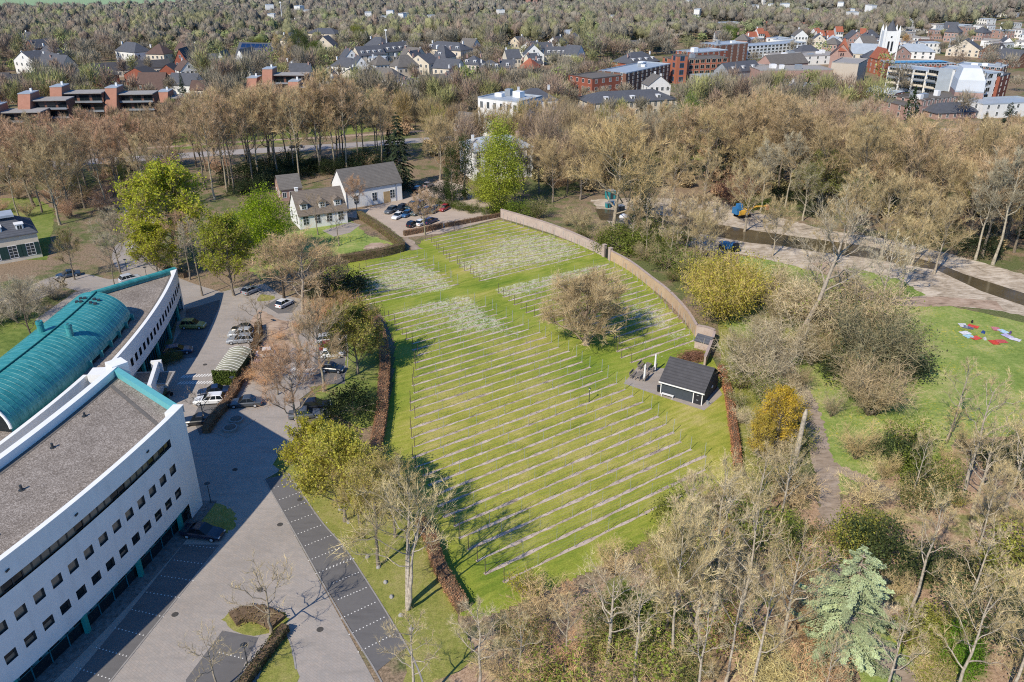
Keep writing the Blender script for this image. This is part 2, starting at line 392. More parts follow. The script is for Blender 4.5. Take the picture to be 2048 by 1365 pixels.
sheet('parking_bay', [(605, 835), (625, 806), (664, 806), (662, 832), (640, 842)], 0.036, M['asphalt'])
sheet('parking_bay', [(530, 612), (556, 598), (600, 606), (585, 626), (556, 628)], 0.036, M['asphalt'])
sheet('parking_bay', [(372, 1360), (445, 1262), (517, 1276), (488, 1330), (478, 1400), (370, 1400)], 0.036, M['asphalt'])
sheet('parking_bay', [(622, 770), (632, 700), (632, 655), (690, 655), (690, 768)], 0.036, M['asphalt'])
# grass islands
sheet('verge', [(600, 925), (577, 948), (640, 1040), (700, 1112), (814, 1295), (800, 1400), (960, 1320), (900, 1200), (860, 1060), (760, 920), (700, 860), (640, 830), (600, 880)], 0.03, M['verge'])
sheet('verge', [(560, 940), (546, 928), (556, 905), (600, 880), (610, 925), (577, 948)], 0.035, M['verge'])
sheet('verge', [(395, 1050), (424, 1010), (440, 1008), (462, 1022), (470, 1040), (462, 1060), (445, 1065)], 0.04, M['verge'], smoothed=True)
sheet('verge', [(622, 775), (690, 768), (700, 640), (760, 650), (775, 700), (760, 850), (720, 860), (640, 806)], 0.032, M['grass'])
sheet('verge', [(515, 1360), (548, 1250), (573, 1265), (592, 1340), (596, 1400), (500, 1400)], 0.036, M['verge'])
sheet('verge', [(450, 1255), (470, 1222), (520, 1216), (570, 1235), (555, 1270)], 0.038, M['verge'], smoothed=True)
sheet('verge', [(519, 590), (548, 592), (548, 600), (515, 605)], 0.04, M['verge'])
sheet('verge', [(500, 640), (520, 620), (560, 640), (600, 650), (600, 690), (520, 740), (480, 790), (430, 860), (410, 870), (440, 830), (470, 780), (505, 690)], 0.034, M['track'])
sheet('terrace', [(1247, 768), (1275, 735), (1330, 738), (1420, 750), (1445, 790), (1408, 822), (1325, 795)], 0.062, M['slab'])
# canal, its raw banks and the meadow
sheet('canal_bank', [(1180, 400), (1300, 395), (1420, 402), (1500, 418), (1560, 436), (1660, 462), (1760, 476), (1900, 508), (2120, 570), (2120, 650), (2000, 622), (1900, 612), (1800, 604), (1700, 560), (1640, 545), (1500, 512), (1400, 500), (1310, 470), (1230, 460)], 0.02, M['sand'])
sheet('canal_water', [(1190, 418), (1260, 422), (1360, 436), (1498, 460), (1566, 470), (1683, 486), (1744, 494), (1874, 527), (1929, 549), (2048, 587), (2200, 640), (2200, 668), (2048, 612), (1963, 583), (1874, 541), (1724, 515), (1638, 505), (1567, 493), (1498, 486), (1400, 468), (1300, 452), (1200, 440)], 0.03, M['water'])
sheet('meadow', [(1480, 512), (1560, 525), (1660, 552), (1720, 580), (1765, 608), (1900, 612), (2048, 645), (2300, 690), (2300, 900), (2048, 870), (1880, 880), (1700, 905), (1640, 860), (1560, 760), (1500, 700), (1440, 640), (1480, 570)], 0.026, M['meadow'])
sheet('meadow', [(1690, 535), (1720, 540), (1800, 560), (1850, 590), (1790, 598), (1740, 580)], 0.028, M['meadow'])
strip('earth_track', [(1640, 525), (1690, 560), (1740, 592), (1800, 603), (1900, 604), (2000, 612)], 4.5, 0.036, M['track'])
strip('woodland_path', [(1520, 640), (1560, 715), (1612, 800), (1632, 870), (1655, 960), (1662, 1040), (1655, 1120), (1690, 1230), (1790, 1330), (1850, 1420)], 2.7, 0.034, M['path'])
strip('woodland_path', [(1655, 930), (1740, 965), (1800, 1000)], 2.0, 0.032, M['path'])
sheet('meadow', [(1730, 1260), (1790, 1270), (1830, 1365), (1800, 1450), (1720, 1380)], 0.03, M['meadow'], smoothed=True)

sheet('leaf_litter', [(1745, 905), (1900, 880), (2100, 870), (2400, 900), (2700, 1900), (1660, 1900), (1790, 1290), (1694, 1150), (1684, 1040), (1692, 985)], 0.018, M['litter'], smoothed=True)
sheet('leaf_litter', [(1630, 990), (1500, 985), (1400, 1040), (1330, 1090), (1240, 1150), (1090, 1215), (980, 1270), (900, 1300), (840, 1480), (830, 1900), (1640, 1900), (1650, 1250), (1640, 1100)], 0.016, M['litter'], smoothed=True)
sheet('meadow', [(1640, 850), (1700, 880), (1900, 860), (1880, 920), (1760, 960), (1690, 990), (1665, 960)], 0.022, M['meadow'], smoothed=True)
sheet('meadow', [(1440, 640), (1480, 690), (1560, 770), (1605, 850), (1600, 940), (1500, 960), (1480, 900), (1466, 800), (1440, 720)], 0.022, M['verge'], smoothed=True)
# vineyard sward as a fine grid carrying blossom density (r) and dryness (g)
VIN = [(770, 640), (745, 606), (700, 612), (640, 560), (655, 530), (800, 505), (830, 500), (846, 480), (900, 466), (1000, 440), (1100, 470), (1220, 512), (1300, 575), (1360, 640), (1410, 690), (1440, 740), (1462, 800), (1478, 940), (1400, 1000), (1330, 1060), (1230, 1120), (1080, 1190), (960, 1240), (920, 1230), (880, 1140), (850, 1060), (800, 960), (770, 920), (760, 880), (785, 780), (790, 690)]
VINW = G(VIN)
xs = [p[0] for p in VINW]; ys = [p[1] for p in VINW]; g = 0.45
nx = int((max(xs) - min(xs)) / g) + 1; ny = int((max(ys) - min(ys)) / g) + 1
gx, gy = np.meshgrid(min(xs) + np.arange(nx + 1) * g, min(ys) + np.arange(ny + 1) * g, indexing='ij')
PTS = np.stack([gx.ravel(), gy.ravel()], 1)
fl = np.zeros(len(PTS)); dry = np.full(len(PTS), 0.25)
def blob(arr, px, py, r, amp, asp=1.0, rot=R(34)):
    c = S(px, py); d = PTS - np.array([c.x, c.y])
    a = d[:, 0] * math.cos(rot) + d[:, 1] * math.sin(rot); b = -d[:, 0] * math.sin(rot) + d[:, 1] * math.cos(rot)
    arr += amp * np.exp(-((a / asp) ** 2 + b ** 2) / r ** 2)
for px, py, r, amp, asp in [(1060, 485, 8, .95, 1.6), (1110, 510, 7, .9, 1.5), (980, 520, 7, .55, 2), (960, 550, 4, .6, 3), (1000, 470, 6, .35, 1.5),
        (1150, 545, 3.5, 1.0, 3.5), (1080, 560, 4, .8, 3), (1010, 582, 4, .7, 2), (860, 590, 3, 1.1, 4), (830, 560, 5, .8, 2.4), (800, 525, 5, .8, 2.5), (780, 560, 6, .6, 2), (880, 545, 4, .6, 2),
        (860, 615, 3.2, 1.0, 4), (930, 625, 4, .85, 2.5), (980, 650, 4.5, .85, 1.7), (1030, 670, 3.5, .6, 1.5), (900, 660, 4, .4, 3), (830, 660, 2, .5, 2), (850, 700, 2, .55, 2.5),
        (1110, 722, 2.4, .9, 1.8), (1290, 620, 6, .95, 1.4), (1320, 650, 4, .8, 1.2), (1240, 590, 3, .5, 2), (1180, 580, 5, .35, 2), (1360, 672, 2, .8, 2), (1390, 690, 2, .8, 1.5), (1110, 660, 2.5, .9, 2), (1320, 715, 2, .7, 3),
        (985, 968, 1.4, .5, 2), (960, 1000, 1.3, .45, 2), (1050, 980, 1.5, .35, 1.5), (1090, 590, 5, .3, 2)]:
    blob(fl, px, py, r, amp, asp)
for px, py, r, amp, asp in [(1000, 800, 14, .6, 1.5), (1150, 850, 10, .5, 1.5), (1200, 960, 12, .5, 1.2), (1330, 830, 5, 1.0, 3), (1290, 790, 3, .9, 1), (905, 545, 1.6, .9, 6), (955, 590, 1.6, .8, 6), (1080, 680, 2, .6, 3), (1000, 470, 9, .5, 1.5), (1020, 520, 9, .45, 1.5), (1400, 900, 6, .8, 1), (900, 860, 8, .4, 1), (1050, 960, 9, .4, 2), (1300, 640, 5, .5, 2)]:
    blob(dry, px, py, r, amp, asp)
for px, py, r, amp, asp in [(1220, 745, 6, -.5, 2), (1150, 735, 4, -.4, 2), (930, 590, 2.5, -.4, 4), (1000, 640, 2.5, -.4, 3), (790, 800, 4, -.5, 1), (1050, 555, 2, -.3, 4)]:
    blob(dry, px, py, r, amp, asp)
fl *= .95
# the mown grass ways between the blocks carry no blossom
for (a_, b_, wd_) in [((838, 500), (1260, 790), 3.0), ((1260, 790), (1440, 860), 4.0), ((985, 572), (1225, 516), 1.7), ((925, 582), (700, 628), 2.0), ((700, 640), (830, 700), 1.0)]:
    A_, B_ = np.array(S(*a_)[:2]), np.array(S(*b_)[:2]); t_ = np.clip(((PTS - A_) @ (B_ - A_)) / ((B_ - A_) @ (B_ - A_)), 0, 1)
    dd = np.linalg.norm(PTS - (A_ + t_[:, None] * (B_ - A_)), axis=1); fl *= 1 - np.exp(-(dd / wd_) ** 4)
col = np.stack([np.clip(fl, 0, 1), np.clip(dry, 0, 1), np.zeros(len(PTS))], 1)
ii, jj = np.meshgrid(np.arange(nx), np.arange(ny), indexing='ij'); ii = ii.ravel(); jj = jj.ravel()
cen = np.stack([gx[ii, jj] + g / 2, gy[ii, jj] + g / 2], 1)
keep = inside(cen, VINW); ii, jj = ii[keep], jj[keep]; w1 = ny + 1
Fq = np.stack([ii * w1 + jj, (ii + 1) * w1 + jj, (ii + 1) * w1 + jj + 1, ii * w1 + jj + 1], 1)
u, inv = np.unique(Fq, return_inverse=True); Fq = inv.reshape(Fq.shape)
o = put('vineyard_lawn', np_mesh('vineyard_lawn', np.column_stack([PTS[u], np.full(len(u), 0.05)]), Fq, M['lawn'], col[u])); o['kind'] = 'structure'

# painted markings
def dots(a, b, n, r=0.075):
    A, B = S(*a), S(*b); mb = MB()
    for i in range(n):
        p = A.lerp(B, i / (n - 1)); pts = [(p.x + r * math.cos(t * math.pi / 3), p.y + r * math.sin(t * math.pi / 3)) for t in range(6)]
        mb._add([(x, y, 0.046) for x, y in pts], [tuple(range(6))])
    struct('bay_marking', mb, M['whitepaint'])
k = 2.926
for a, b, n in [((1580, 238), (1700, 190), 6), ((1618, 304), (1752, 254), 8), ((1650, 368), (1800, 305), 9), ((1688, 434), (1862, 368), 10), ((1726, 504), (1912, 432), 11), ((1768, 574), (1955, 498), 11), ((1808, 652), (2000, 572), 11), ((1850, 730), (2070, 640), 12)]:
    dots((a[0] / k, 899 + a[1] / k), (b[0] / k, 899 + b[1] / k), n)
for a, b, n in [((-60, 700), (80, 640), 8), ((-20, 785), (125, 722), 9), ((8, 880), (170, 812), 10), ((25, 990), (222, 898), 11), ((72, 1085), (275, 985), 11), ((125, 1188), (330, 1085), 11)]:
    dots((674 + a[0] / k, 899 + a[1] / k), (674 + b[0] / k, 899 + b[1] / k), n)
for a, b, n in [((1112, 565), (1270, 580), 9), ((1020, 650), (1200, 674), 10), ((945, 742), (1130, 770), 10), ((860, 838), (1048, 870), 10), ((775, 940), (955, 982), 10), ((675, 1048), (860, 1095), 10), ((565, 1162), (740, 1212), 10), ((450, 1280), (640, 1345), 10), ((1285, 1190), (1420, 1225), 7)]:
    dots((a[0] / k, 899 + a[1] / k), (b[0] / k, 899 + b[1] / k), n)
for (x0, y0, x1, y1, n) in [(362, 757, 428, 753, 12), (355, 770, 426, 768, 13), (582, 742, 622, 742, 8), (583, 753, 622, 752, 8), (258, 497, 286, 497, 8)]:
    A, B = S(x0, y0), S(x1, y1); mb = MB(); d = (B - A).normalized(); nn = Vector((-d.y, d.x, 0))
    for i in range(n):
        p = A.lerp(B, i / (n - 1)); q = p + d * 0.35 + nn * 0.9; t = d * 0.13
        mb._add([(v.x, v.y, 0.047) for v in (p - t, p + t, q + t, q - t)], [(0, 1, 2, 3)])
    struct('crossing_marking', mb, M['whitepaint'])
for px, py in [(470, 940), (560, 1050), (520, 1180), (410, 730), (585, 770), (640, 1260), (350, 1230), (545, 640), (600, 1000)]:
    p = S(px, py); mb = MB(); n_ = 14; pts = [(.34 * math.cos(6.283 * i / n_), .34 * math.sin(6.283 * i / n_), 0) for i in range(n_)]; mb._add(pts, [tuple(range(n_))]); o = put('manhole_cover', mb.mesh('manhole_cover', M['manhole']), None, (p.x, p.y, .05)); o['kind'] = 'structure'
# kerbs along the paving
for pts in ([(529, 960), (600, 1086), (680, 1228), (752, 1345), (790, 1420)], [(577, 948), (640, 1040), (700, 1112), (814, 1295), (850, 1380)], [(592, 1340), (585, 1300), (573, 1265)], [(515, 1360), (535, 1300)], [(692, 660), (692, 745), (640, 770), (598, 800)], [(441, 1090), (330, 1228), (219, 1366)]):
    strip('kerb', pts, .16, .062, M['kerb'])
# cobble strip at the foot of the office block
# ---------------------------------------------------------------- vegetation
M['bark'] = objcol_mat('bark', 0.95, 0.1, 0.35, 3.0)
M['twig'] = objcol_mat('twigs', 0.95, 0.1, 0.15, 0.6, vcol=True)
M['leaf'] = objcol_mat('foliage', 0.7, 0.2, 0.2, 0.5, trans=0.42, vcol=True)
M['needle'] = objcol_mat('needles', 0.8, 0.2, 0.2, 0.5, trans=0.08, vcol=True)
def unit(a): return a / np.maximum(np.linalg.norm(a, axis=-1, keepdims=True), 1e-9)
def rdir(r, n): return unit(r.normal(size=(n, 3)))
def blades(r, S0, D, Ln, W, c):
    """one thin triangle per twig"""
    p = unit(np.cross(D, rdir(r, len(S0)))) * (W / 2)[:, None]
    V = np.stack([S0 - p, S0 + p, S0 + D * Ln[:, None]], 1).reshape(-1, 3)
    return V, np.arange(len(V)).reshape(-1, 3), np.repeat(c, 3)
def leaves(r, C, size, c, up=0.3):
    """one small diamond per leaf cluster"""
    n = unit(rdir(r, len(C)) + np.array([0, 0, up])); a = unit(np.cross(n, rdir(r, len(C)))); b = np.cross(n, a)
    s = (size * r.uniform(.6, 1.3, len(C)))[:, None]
    V = np.stack([C - a * s * .5, C + b * s * .35, C + a * s * .5, C - b * s * .35], 1).reshape(-1, 3)
    i = np.arange(len(C)) * 4
    F3 = np.concatenate([np.stack([i, i + 1, i + 2], 1), np.stack([i, i + 2, i + 3], 1)])
    return V, F3, np.repeat(c, 4)
def join(*parts):
    V = []; Fc = []; c = []; o = 0
    for v, f, k in parts: V.append(v); Fc.append(f + o); c.append(k); o += len(v)
    return np.concatenate(V), np.concatenate(Fc), np.concatenate(c)
def curve(a, d0, b, n, wob, r):
    """from a, leaving along d0, arriving at b"""
    t = np.linspace(0, 1, n)[:, None]; Lh = np.linalg.norm(b - a)
    m = a + d0 * Lh * 0.5
    p = (1 - t) ** 2 * a + 2 * t * (1 - t) * m + t * t * b
    p[1:-1] += r.normal(size=(n - 2, 3)) * wob * Lh
    return p
def bare_tree(seed, H, cb, Rx, n1=13, n2=7, n3=7, n4=8, tr=0.32, fork=0.75, tw=0.05, lean=0.0, stems=1, top=1.0, droop=0.0, buds=0, bud_size=.16):
    """tapered trunk and limbs (mesh 1) and a crown of fine twigs, with optional bud leaves (mesh 2)"""
    r = np.random.default_rng(seed); tb = MB(); zc = (cb * H + H) / 2; Rz = (H - cb * H) / 2
    tubes = []; l2s = []; 
    for st in range(stems):
        az0 = r.uniform(0, 6.28); sp = 0 if stems == 1 else 0.12
        base = np.array([0.25 * math.cos(az0 + st * 6.28 / stems), 0.25 * math.sin(az0 + st * 6.28 / stems), -0.1]) * (stems > 1) + np.array([0, 0, -0.1 if stems == 1 else 0])
        hd = np.array([lean + sp * H * math.cos(az0 + st * 6.28 / stems), sp * H * math.sin(az0 + st * 6.28 / stems), H * (fork if stems == 1 else fork * r.uniform(.85, 1.1))])
        n = 8; t = np.linspace(0, 1, n)[:, None]
        tp = base + (hd - base) * t; tp[1:, :2] += np.cumsum(r.normal(size=(n - 1, 2)) * 0.012 * H, 0) * .6
        tr_ = tr if stems == 1 else tr * .62
        rad = tr_ * (1 - 0.78 * t[:, 0]); rad[0] *= 1.35
        tb.tube(tp, rad, 7, cap=False)
        nn = max(4, int(n1 / stems))
        for i in range(nn):
            f = (i + .5) / nn; s = cb / fork + (1 - cb / fork) * f ** .8
            s = min(max(s, .12), 1.0); j = s * (n - 1); k0 = min(int(j), n - 2); a = tp[k0] + (tp[k0 + 1] - tp[k0]) * (j - k0)
            az = i * 2.4 + r.uniform(-.5, .5) + st; el = -0.35 + 1.75 * f + r.uniform(-.2, .2) - droop
            if f > .93: el = 1.4
            k = r.uniform(.82, 1.05)
            b = np.array([lean * .8 + Rx * math.cos(az) * math.cos(el) * k, Rx * math.sin(az) * math.cos(el) * k, zc + Rz * math.sin(el) * k * top])
            if stems > 1: b[:2] += hd[:2] * .35
            d0 = unit(np.array([math.cos(az) * .7, math.sin(az) * .7, .55 + .5 * f]))
            lp = curve(a, d0, b, 6, .035, r); r0 = max(.035, rad[k0] * r.uniform(.4, .62)); Lh = np.linalg.norm(b - a)
            tb.tube(lp, np.linspace(r0, .018, 6), 5, cap=False)
            for q in range(n2):
                s2 = .28 + .72 * (q + r.uniform(.2, .8)) / n2; j2 = s2 * 5; k2 = min(int(j2), 4); a2 = lp[k2] + (lp[k2 + 1] - lp[k2]) * (j2 - k2)
                ax = unit(lp[k2 + 1] - lp[k2]); d2 = unit(ax * .8 + rdir(r, 1)[0] * .9 + np.array([0, 0, .25]))
                L2 = Lh * r.uniform(.25, .45) * (1.15 - .45 * s2)
                p2 = curve(a2, ax, a2 + d2 * L2, 4, .04, r)
                tb.tube(p2, np.linspace(max(.016, r0 * .38 * (1 - s2 * .5)), .010, 4), 3, cap=False)
                l2s.append((p2, L2, r.uniform(.75, 1.2)))
    parts = []
    P2 = np.stack([p for p, _, _ in l2s]); L2 = np.array([l for _, l, _ in l2s]); C2 = np.array([c for _, _, c in l2s]); m = len(P2)
    idx = np.repeat(np.arange(m), n3); s = r.uniform(.1, 1, len(idx)); j = s * 2.999; k = j.astype(int); fr = (j - k)[:, None]
    a3 = P2[idx, k] * (1 - fr) + P2[idx, k + 1] * fr; ax = unit(P2[idx, np.minimum(k + 1, 3)] - P2[idx, k])
    d3 = unit(ax * .8 + rdir(r, len(idx)) * .7 + np.array([0, 0, .42 - droop])); L3 = np.clip(L2[idx] * r.uniform(.4, .75, len(idx)), .5, 2.6); c3 = C2[idx]
    parts.append(blades(r, a3, d3, L3, np.full(len(idx), tw * 1.1), c3))
    id4 = np.repeat(np.arange(len(idx)), n4); s4 = r.uniform(.15, 1, len(id4))
    a4 = a3[id4] + d3[id4] * (L3[id4] * s4)[:, None]; d4 = unit(d3[id4] * .8 + rdir(r, len(id4)) * .75 + np.array([0, 0, .3 - droop])); L4 = L3[id4] * r.uniform(.4, .95, len(id4))
    parts.append(blades(r, a4, d4, L4, np.full(len(id4), tw * .50), c3[id4] * r.uniform(.85, 1.15, len(id4))))
    tips = a4 + d4 * L4[:, None]
    budm = None
    if buds:
        sel = r.choice(len(tips), min(len(tips), buds), replace=False)
        budm = leaves(r, tips[sel] + rdir(r, len(sel)) * .15, bud_size, c3[id4][sel] * r.uniform(.8, 1.2, len(sel)))
    V, Fc, c = join(*parts)
    q = (V - np.array([0, 0, zc])) / np.array([Rx, Rx, Rz]); c = c * (.50 + .62 * np.clip(np.linalg.norm(q, axis=1), 0, 1.1) ** 1.3)  # crown shade painted in: inner twigs darker, outer tips lighter
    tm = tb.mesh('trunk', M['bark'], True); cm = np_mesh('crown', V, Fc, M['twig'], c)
    bm = np_mesh('leaves', budm[0], budm[1], M['leaf'], budm[2]) if buds else None
    return tm, cm, bm
def leafy_tree(seed, H, cb, Rx, nclump=150, per=60, size=.35, tr=.28, tall=1.0, cl=1.0):
    r = np.random.default_rng(seed); tb = MB(); zc = (cb * H + H) / 2; Rz = (H - cb * H) / 2
    t = np.linspace(0, 1, 7)[:, None]; tp = np.array([0, 0, -.1]) + np.array([0, 0, H * .85]) * t; tp[1:, :2] += np.cumsum(r.normal(size=(6, 2)) * .01 * H, 0)
    tb.tube(tp, tr * (1 - .85 * t[:, 0]), 7, cap=False)
    u = rdir(r, nclump); rad = r.uniform(.35, 1, nclump) ** .45
    lump = 1 + .16 * np.sin(u[:, 0] * 5 + seed) + .14 * np.sin(u[:, 2] * 7 + u[:, 1] * 4 + seed)
    C = u * (rad * lump)[:, None] * np.array([Rx, Rx, Rz]) + np.array([0, 0, zc])
    shape = 1 - .25 * np.clip((C[:, 2] - zc) / Rz, 0, 1) ** 2; C[:, :2] *= shape[:, None]
    for i in range(min(26, nclump)):
        a = tp[min(6, max(1, int((C[i, 2] - 1) / (H * .85) * 6 * .7)))]; tb.tube(curve(a, unit(np.array([C[i, 0], C[i, 1], abs(C[i, 2]) * .4])), C[i], 5, .04, r), np.linspace(tr * .3, .02, 5), 4, cap=False)
    cc = r.uniform(.65, 1.25, nclump); idx = np.repeat(np.arange(nclump), per); sg = (H * .045 * cl + .25)
    pts = C[idx] + r.normal(size=(len(idx), 3)) * sg * np.array([1, 1, .7])
    V, Fc, c = leaves(r, pts, size, cc[idx] * r.uniform(.8, 1.2, len(idx)), .5)
    return tb.mesh('trunk', M['bark'], True), np_mesh('crown', V, Fc, M['leaf'], c), None
def conifer(seed, H, Rx, cb=.08, whorls=22, per=9, dens=34, size=.5, tr=.25, droop=.35, power=1.0, rag=.25):
    r = np.random.default_rng(seed); tb = MB()
    tb.tube([(0, 0, -.1), (0.05, 0, H * .5), (0, 0, H * .97)], [tr, tr * .55, .02], 7, cap=False)
    P = []; A = []; c = []
    for w_ in range(whorls):
        f = w_ / (whorls - 1); z = H * (cb + (1 - cb) * f); Lr = Rx * (1 - f) ** power + .25
        for k in range(per):
            az = r.uniform(0, 6.28); l = Lr * r.uniform(1 - rag, 1 + rag * .4); d = np.array([math.cos(az), math.sin(az), 0]); n = max(5, int(dens * (l / Rx) ** 1.0))
            if l > .8: tb.tube([(0, 0, z), tuple(d * l * .55 + np.array([0, 0, z - droop * l * .15])), tuple(d * l + np.array([0, 0, z - droop * l * .55]))], [.05, .03, .01], 3, cap=False)
            s = r.uniform(.15, 1, n) ** .7; side = np.array([-d[1], d[0], 0])
            p = d * (l * s)[:, None] + np.stack([np.zeros(n), np.zeros(n), z - droop * l * s ** 2 * .55], 1) + side * (r.normal(size=n) * .16 * l * (1.1 - s))[:, None] + r.normal(size=(n, 3)) * .08
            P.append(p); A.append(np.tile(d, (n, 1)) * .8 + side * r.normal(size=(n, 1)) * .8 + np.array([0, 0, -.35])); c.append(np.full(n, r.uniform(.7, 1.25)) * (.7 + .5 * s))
    P = np.concatenate(P); A = unit(np.concatenate(A)); c = np.concatenate(c)
    n = unit(np.cross(A, rdir(r, len(P))) * .7 + np.array([0, 0, 1.])); b = unit(np.cross(n, A)); s = (size * r.uniform(.6, 1.3, len(P)))[:, None]
    V = np.stack([P - A * s * .4, P + b * s * .22, P + A * s * .7, P - b * s * .22], 1).reshape(-1, 3); i = np.arange(len(P)) * 4
    Fc = np.concatenate([np.stack([i, i + 1, i + 2], 1), np.stack([i, i + 2, i + 3], 1)])
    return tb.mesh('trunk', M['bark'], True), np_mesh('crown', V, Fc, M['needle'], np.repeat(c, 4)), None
def bare_shrub(seed, H, Rx, stems=14, n3=10, n4=7, buds=0, tw=.034, bud_size=.14):
    r = np.random.default_rng(seed); tb = MB(); P = []; 
    for i in range(stems):
        az = r.uniform(0, 6.28); l = r.uniform(.5, 1.0); b = np.array([math.cos(az) * Rx * l, math.sin(az) * Rx * l, H * (1.05 - .45 * l ** 2) * r.uniform(.8, 1)])
        a = np.array([math.cos(az), math.sin(az), 0]) * .2 * r.uniform(.2, 1)
        p = curve(a, unit(np.array([math.cos(az) * .3, math.sin(az) * .3, 1])), b, 5, .04, r); tb.tube(p, np.linspace(.035, .012, 5), 3, cap=False); P.append(p)
    P = np.stack(P); idx = np.repeat(np.arange(stems), n3 * 2); s = r.uniform(.2, 1, len(idx)); j = s * 3.999; k = j.astype(int); fr = (j - k)[:, None]
    a3 = P[idx, k] * (1 - fr) + P[idx, k + 1] * fr; ax = unit(P[idx, k + 1] - P[idx, k]); d3 = unit(ax * .7 + rdir(r, len(idx)) * .8 + np.array([0, 0, .25])); L3 = H * r.uniform(.18, .38, len(idx)); cc = r.uniform(.75, 1.2, stems)[idx]
    p1 = blades(r, a3, d3, L3, np.full(len(idx), tw), cc)
    id4 = np.repeat(np.arange(len(idx)), n4); a4 = a3[id4] + d3[id4] * (L3[id4] * r.uniform(.2, 1, len(id4)))[:, None]; d4 = unit(d3[id4] * .6 + rdir(r, len(id4))); L4 = L3[id4] * r.uniform(.3, .7, len(id4))
    p2 = blades(r, a4, d4, L4, np.full(len(id4), tw * .65), cc[id4])
    V, Fc, c = join(p1, p2); bm = None
    if buds:
        tips = a4 + d4 * L4[:, None]; sel = r.choice(len(tips), min(buds, len(tips)), replace=False); q = leaves(r, tips[sel], bud_size, cc[id4][sel] * r.uniform(.75, 1.2, len(sel))); bm = np_mesh('leaves', q[0], q[1], M['leaf'], q[2])
    return tb.mesh('stems', M['bark'], True), np_mesh('twigs', V, Fc, M['twig'], c), bm
def leafy_shrub(seed, H, Rx, nclump=50, per=45, size=.26):
    r = np.random.default_rng(seed); tb = MB(); u = rdir(r, nclump); u[:, 2] = np.abs(u[:, 2])
    C = u * (r.uniform(.4, 1, nclump) ** .5)[:, None] * np.array([Rx, Rx, H * .85]) * (1 + .2 * np.sin(u[:, 0:1] * 6 + seed)) + np.array([0, 0, H * .1])
    for i in range(10): tb.tube(curve(np.zeros(3), np.array([0, 0, 1.]), C[i], 4, .03, r), np.linspace(.06, .02, 4), 4, cap=False)
    cc = r.uniform(.6, 1.25, nclump); idx = np.repeat(np.arange(nclump), per); pts = C[idx] + r.normal(size=(len(idx), 3)) * (.10 * Rx + .12); pts[:, 2] = np.maximum(pts[:, 2], .05)
    V, Fc, c = leaves(r, pts, size, cc[idx] * r.uniform(.8, 1.2, len(idx)), .5)
    return tb.mesh('stems', M['bark'], True), np_mesh('foliage', V, Fc, M['leaf'], c), None
def ivy_column(seed, H, Rx):
    tm, cm, _ = bare_tree(seed, H, .45, Rx * 1.6, 8, 5, 6, 6, .3); r = np.random.default_rng(seed); n = 90
    z = r.uniform(.02, .92, n); az = r.uniform(0, 6.28, n); rr = Rx * (.35 + .65 * np.sin(np.clip(z * 3.3, 0, 3.1)) ** .6) * r.uniform(.3, 1, n)
    C = np.stack([rr * np.cos(az), rr * np.sin(az), z * H], 1); cc = r.uniform(.6, 1.25, n); idx = np.repeat(np.arange(n), 55)
    V, Fc, c = leaves(r, C[idx] + r.normal(size=(len(idx), 3)) * np.array([.5, .5, .6]), .3, cc[idx] * r.uniform(.8, 1.2, len(idx)), .4)
    return tm, cm, np_mesh('ivy', V, Fc, M['leaf'], c)

PRO = {}
def lazy(key, fn):
    if key not in PRO: PRO[key] = fn()
    return PRO[key]
# kinds: (function, natural height, natural radius)
KIND = {}
for i in range(5): KIND['broad%d' % i] = (lambda i=i: bare_tree(100 + i, 20, .2, 7.2, 17, 9, 9, 8, .36, .72, tw=.062), 20)
for i in range(6): KIND['tall%d' % i] = (lambda i=i: bare_tree(200 + i, 23, .33, 5.2, 17, 8, 9, 8, .30, .85, tw=.062), 23)
for i in range(3): KIND['slim%d' % i] = (lambda i=i: bare_tree(300 + i, 16, .36, 3.2, 13, 7, 7, 7, .18, .86, tw=.045), 16)
for i in range(4): KIND['bud%d' % i] = (lambda i=i: bare_tree(400 + i, 18, .24, 5.6, 15, 8, 8, 8, .28, .75, buds=6500, bud_size=.19, tw=.055), 18)
for i in range(2): KIND['thin%d' % i] = (lambda i=i: bare_tree(500 + i, 9, .28, 3.2, 9, 6, 4, 4, .15, .7, tw=.035), 9)
for i in range(2): KIND['multi%d' % i] = (lambda i=i: bare_tree(550 + i, 15, .34, 5.0, 18, 8, 7, 6, .29, .78, stems=4, tw=.05), 15)
for i in range(4): KIND['open%d' % i] = (lambda i=i: bare_tree(1000 + i, 16, .34, 3.7, 12, 7, 6, 6, .23, .88, tw=.036), 16)
KIND['oak'] = (lambda: bare_tree(601, 12.5, .03, 7.0, 34, 12, 10, 8, .5, .62, tw=.06, buds=7000, bud_size=.15), 12.5)
KIND['lean'] = (lambda: bare_tree(611, 25, .36, 7.5, 13, 8, 6, 6, .55, .8, lean=4.5, tw=.05), 25)
KIND['pale'] = (lambda: bare_tree(612, 17, .3, 5.0, 15, 8, 4, 4, .36, .8, tw=.05), 17)
for i in range(3): KIND['green%d' % i] = (lambda i=i: leafy_tree(700 + i, 15, .06, 6.2, 260, 75, .3), 15)
for i in range(3): KIND['airy%d' % i] = (lambda i=i: bare_tree(720 + i, 17, .08, 6.0, 24, 10, 9, 7, .3, .72, buds=15000, bud_size=.36, top=.92), 17)
KIND['column'] = (lambda: leafy_tree(731, 20, .03, 4.6, 260, 75, .32), 20)
KIND['poplar'] = (lambda: bare_tree(740, 22, .06, 2.3, 22, 7, 9, 8, .3, .92), 22)
KIND['willow'] = (lambda: leafy_tree(745, 14, .05, 7.5, 160, 55, .4), 14)
KIND['fir'] = (lambda: conifer(800, 18, 4.2, .04, 26, 10, 60, .55), 18)
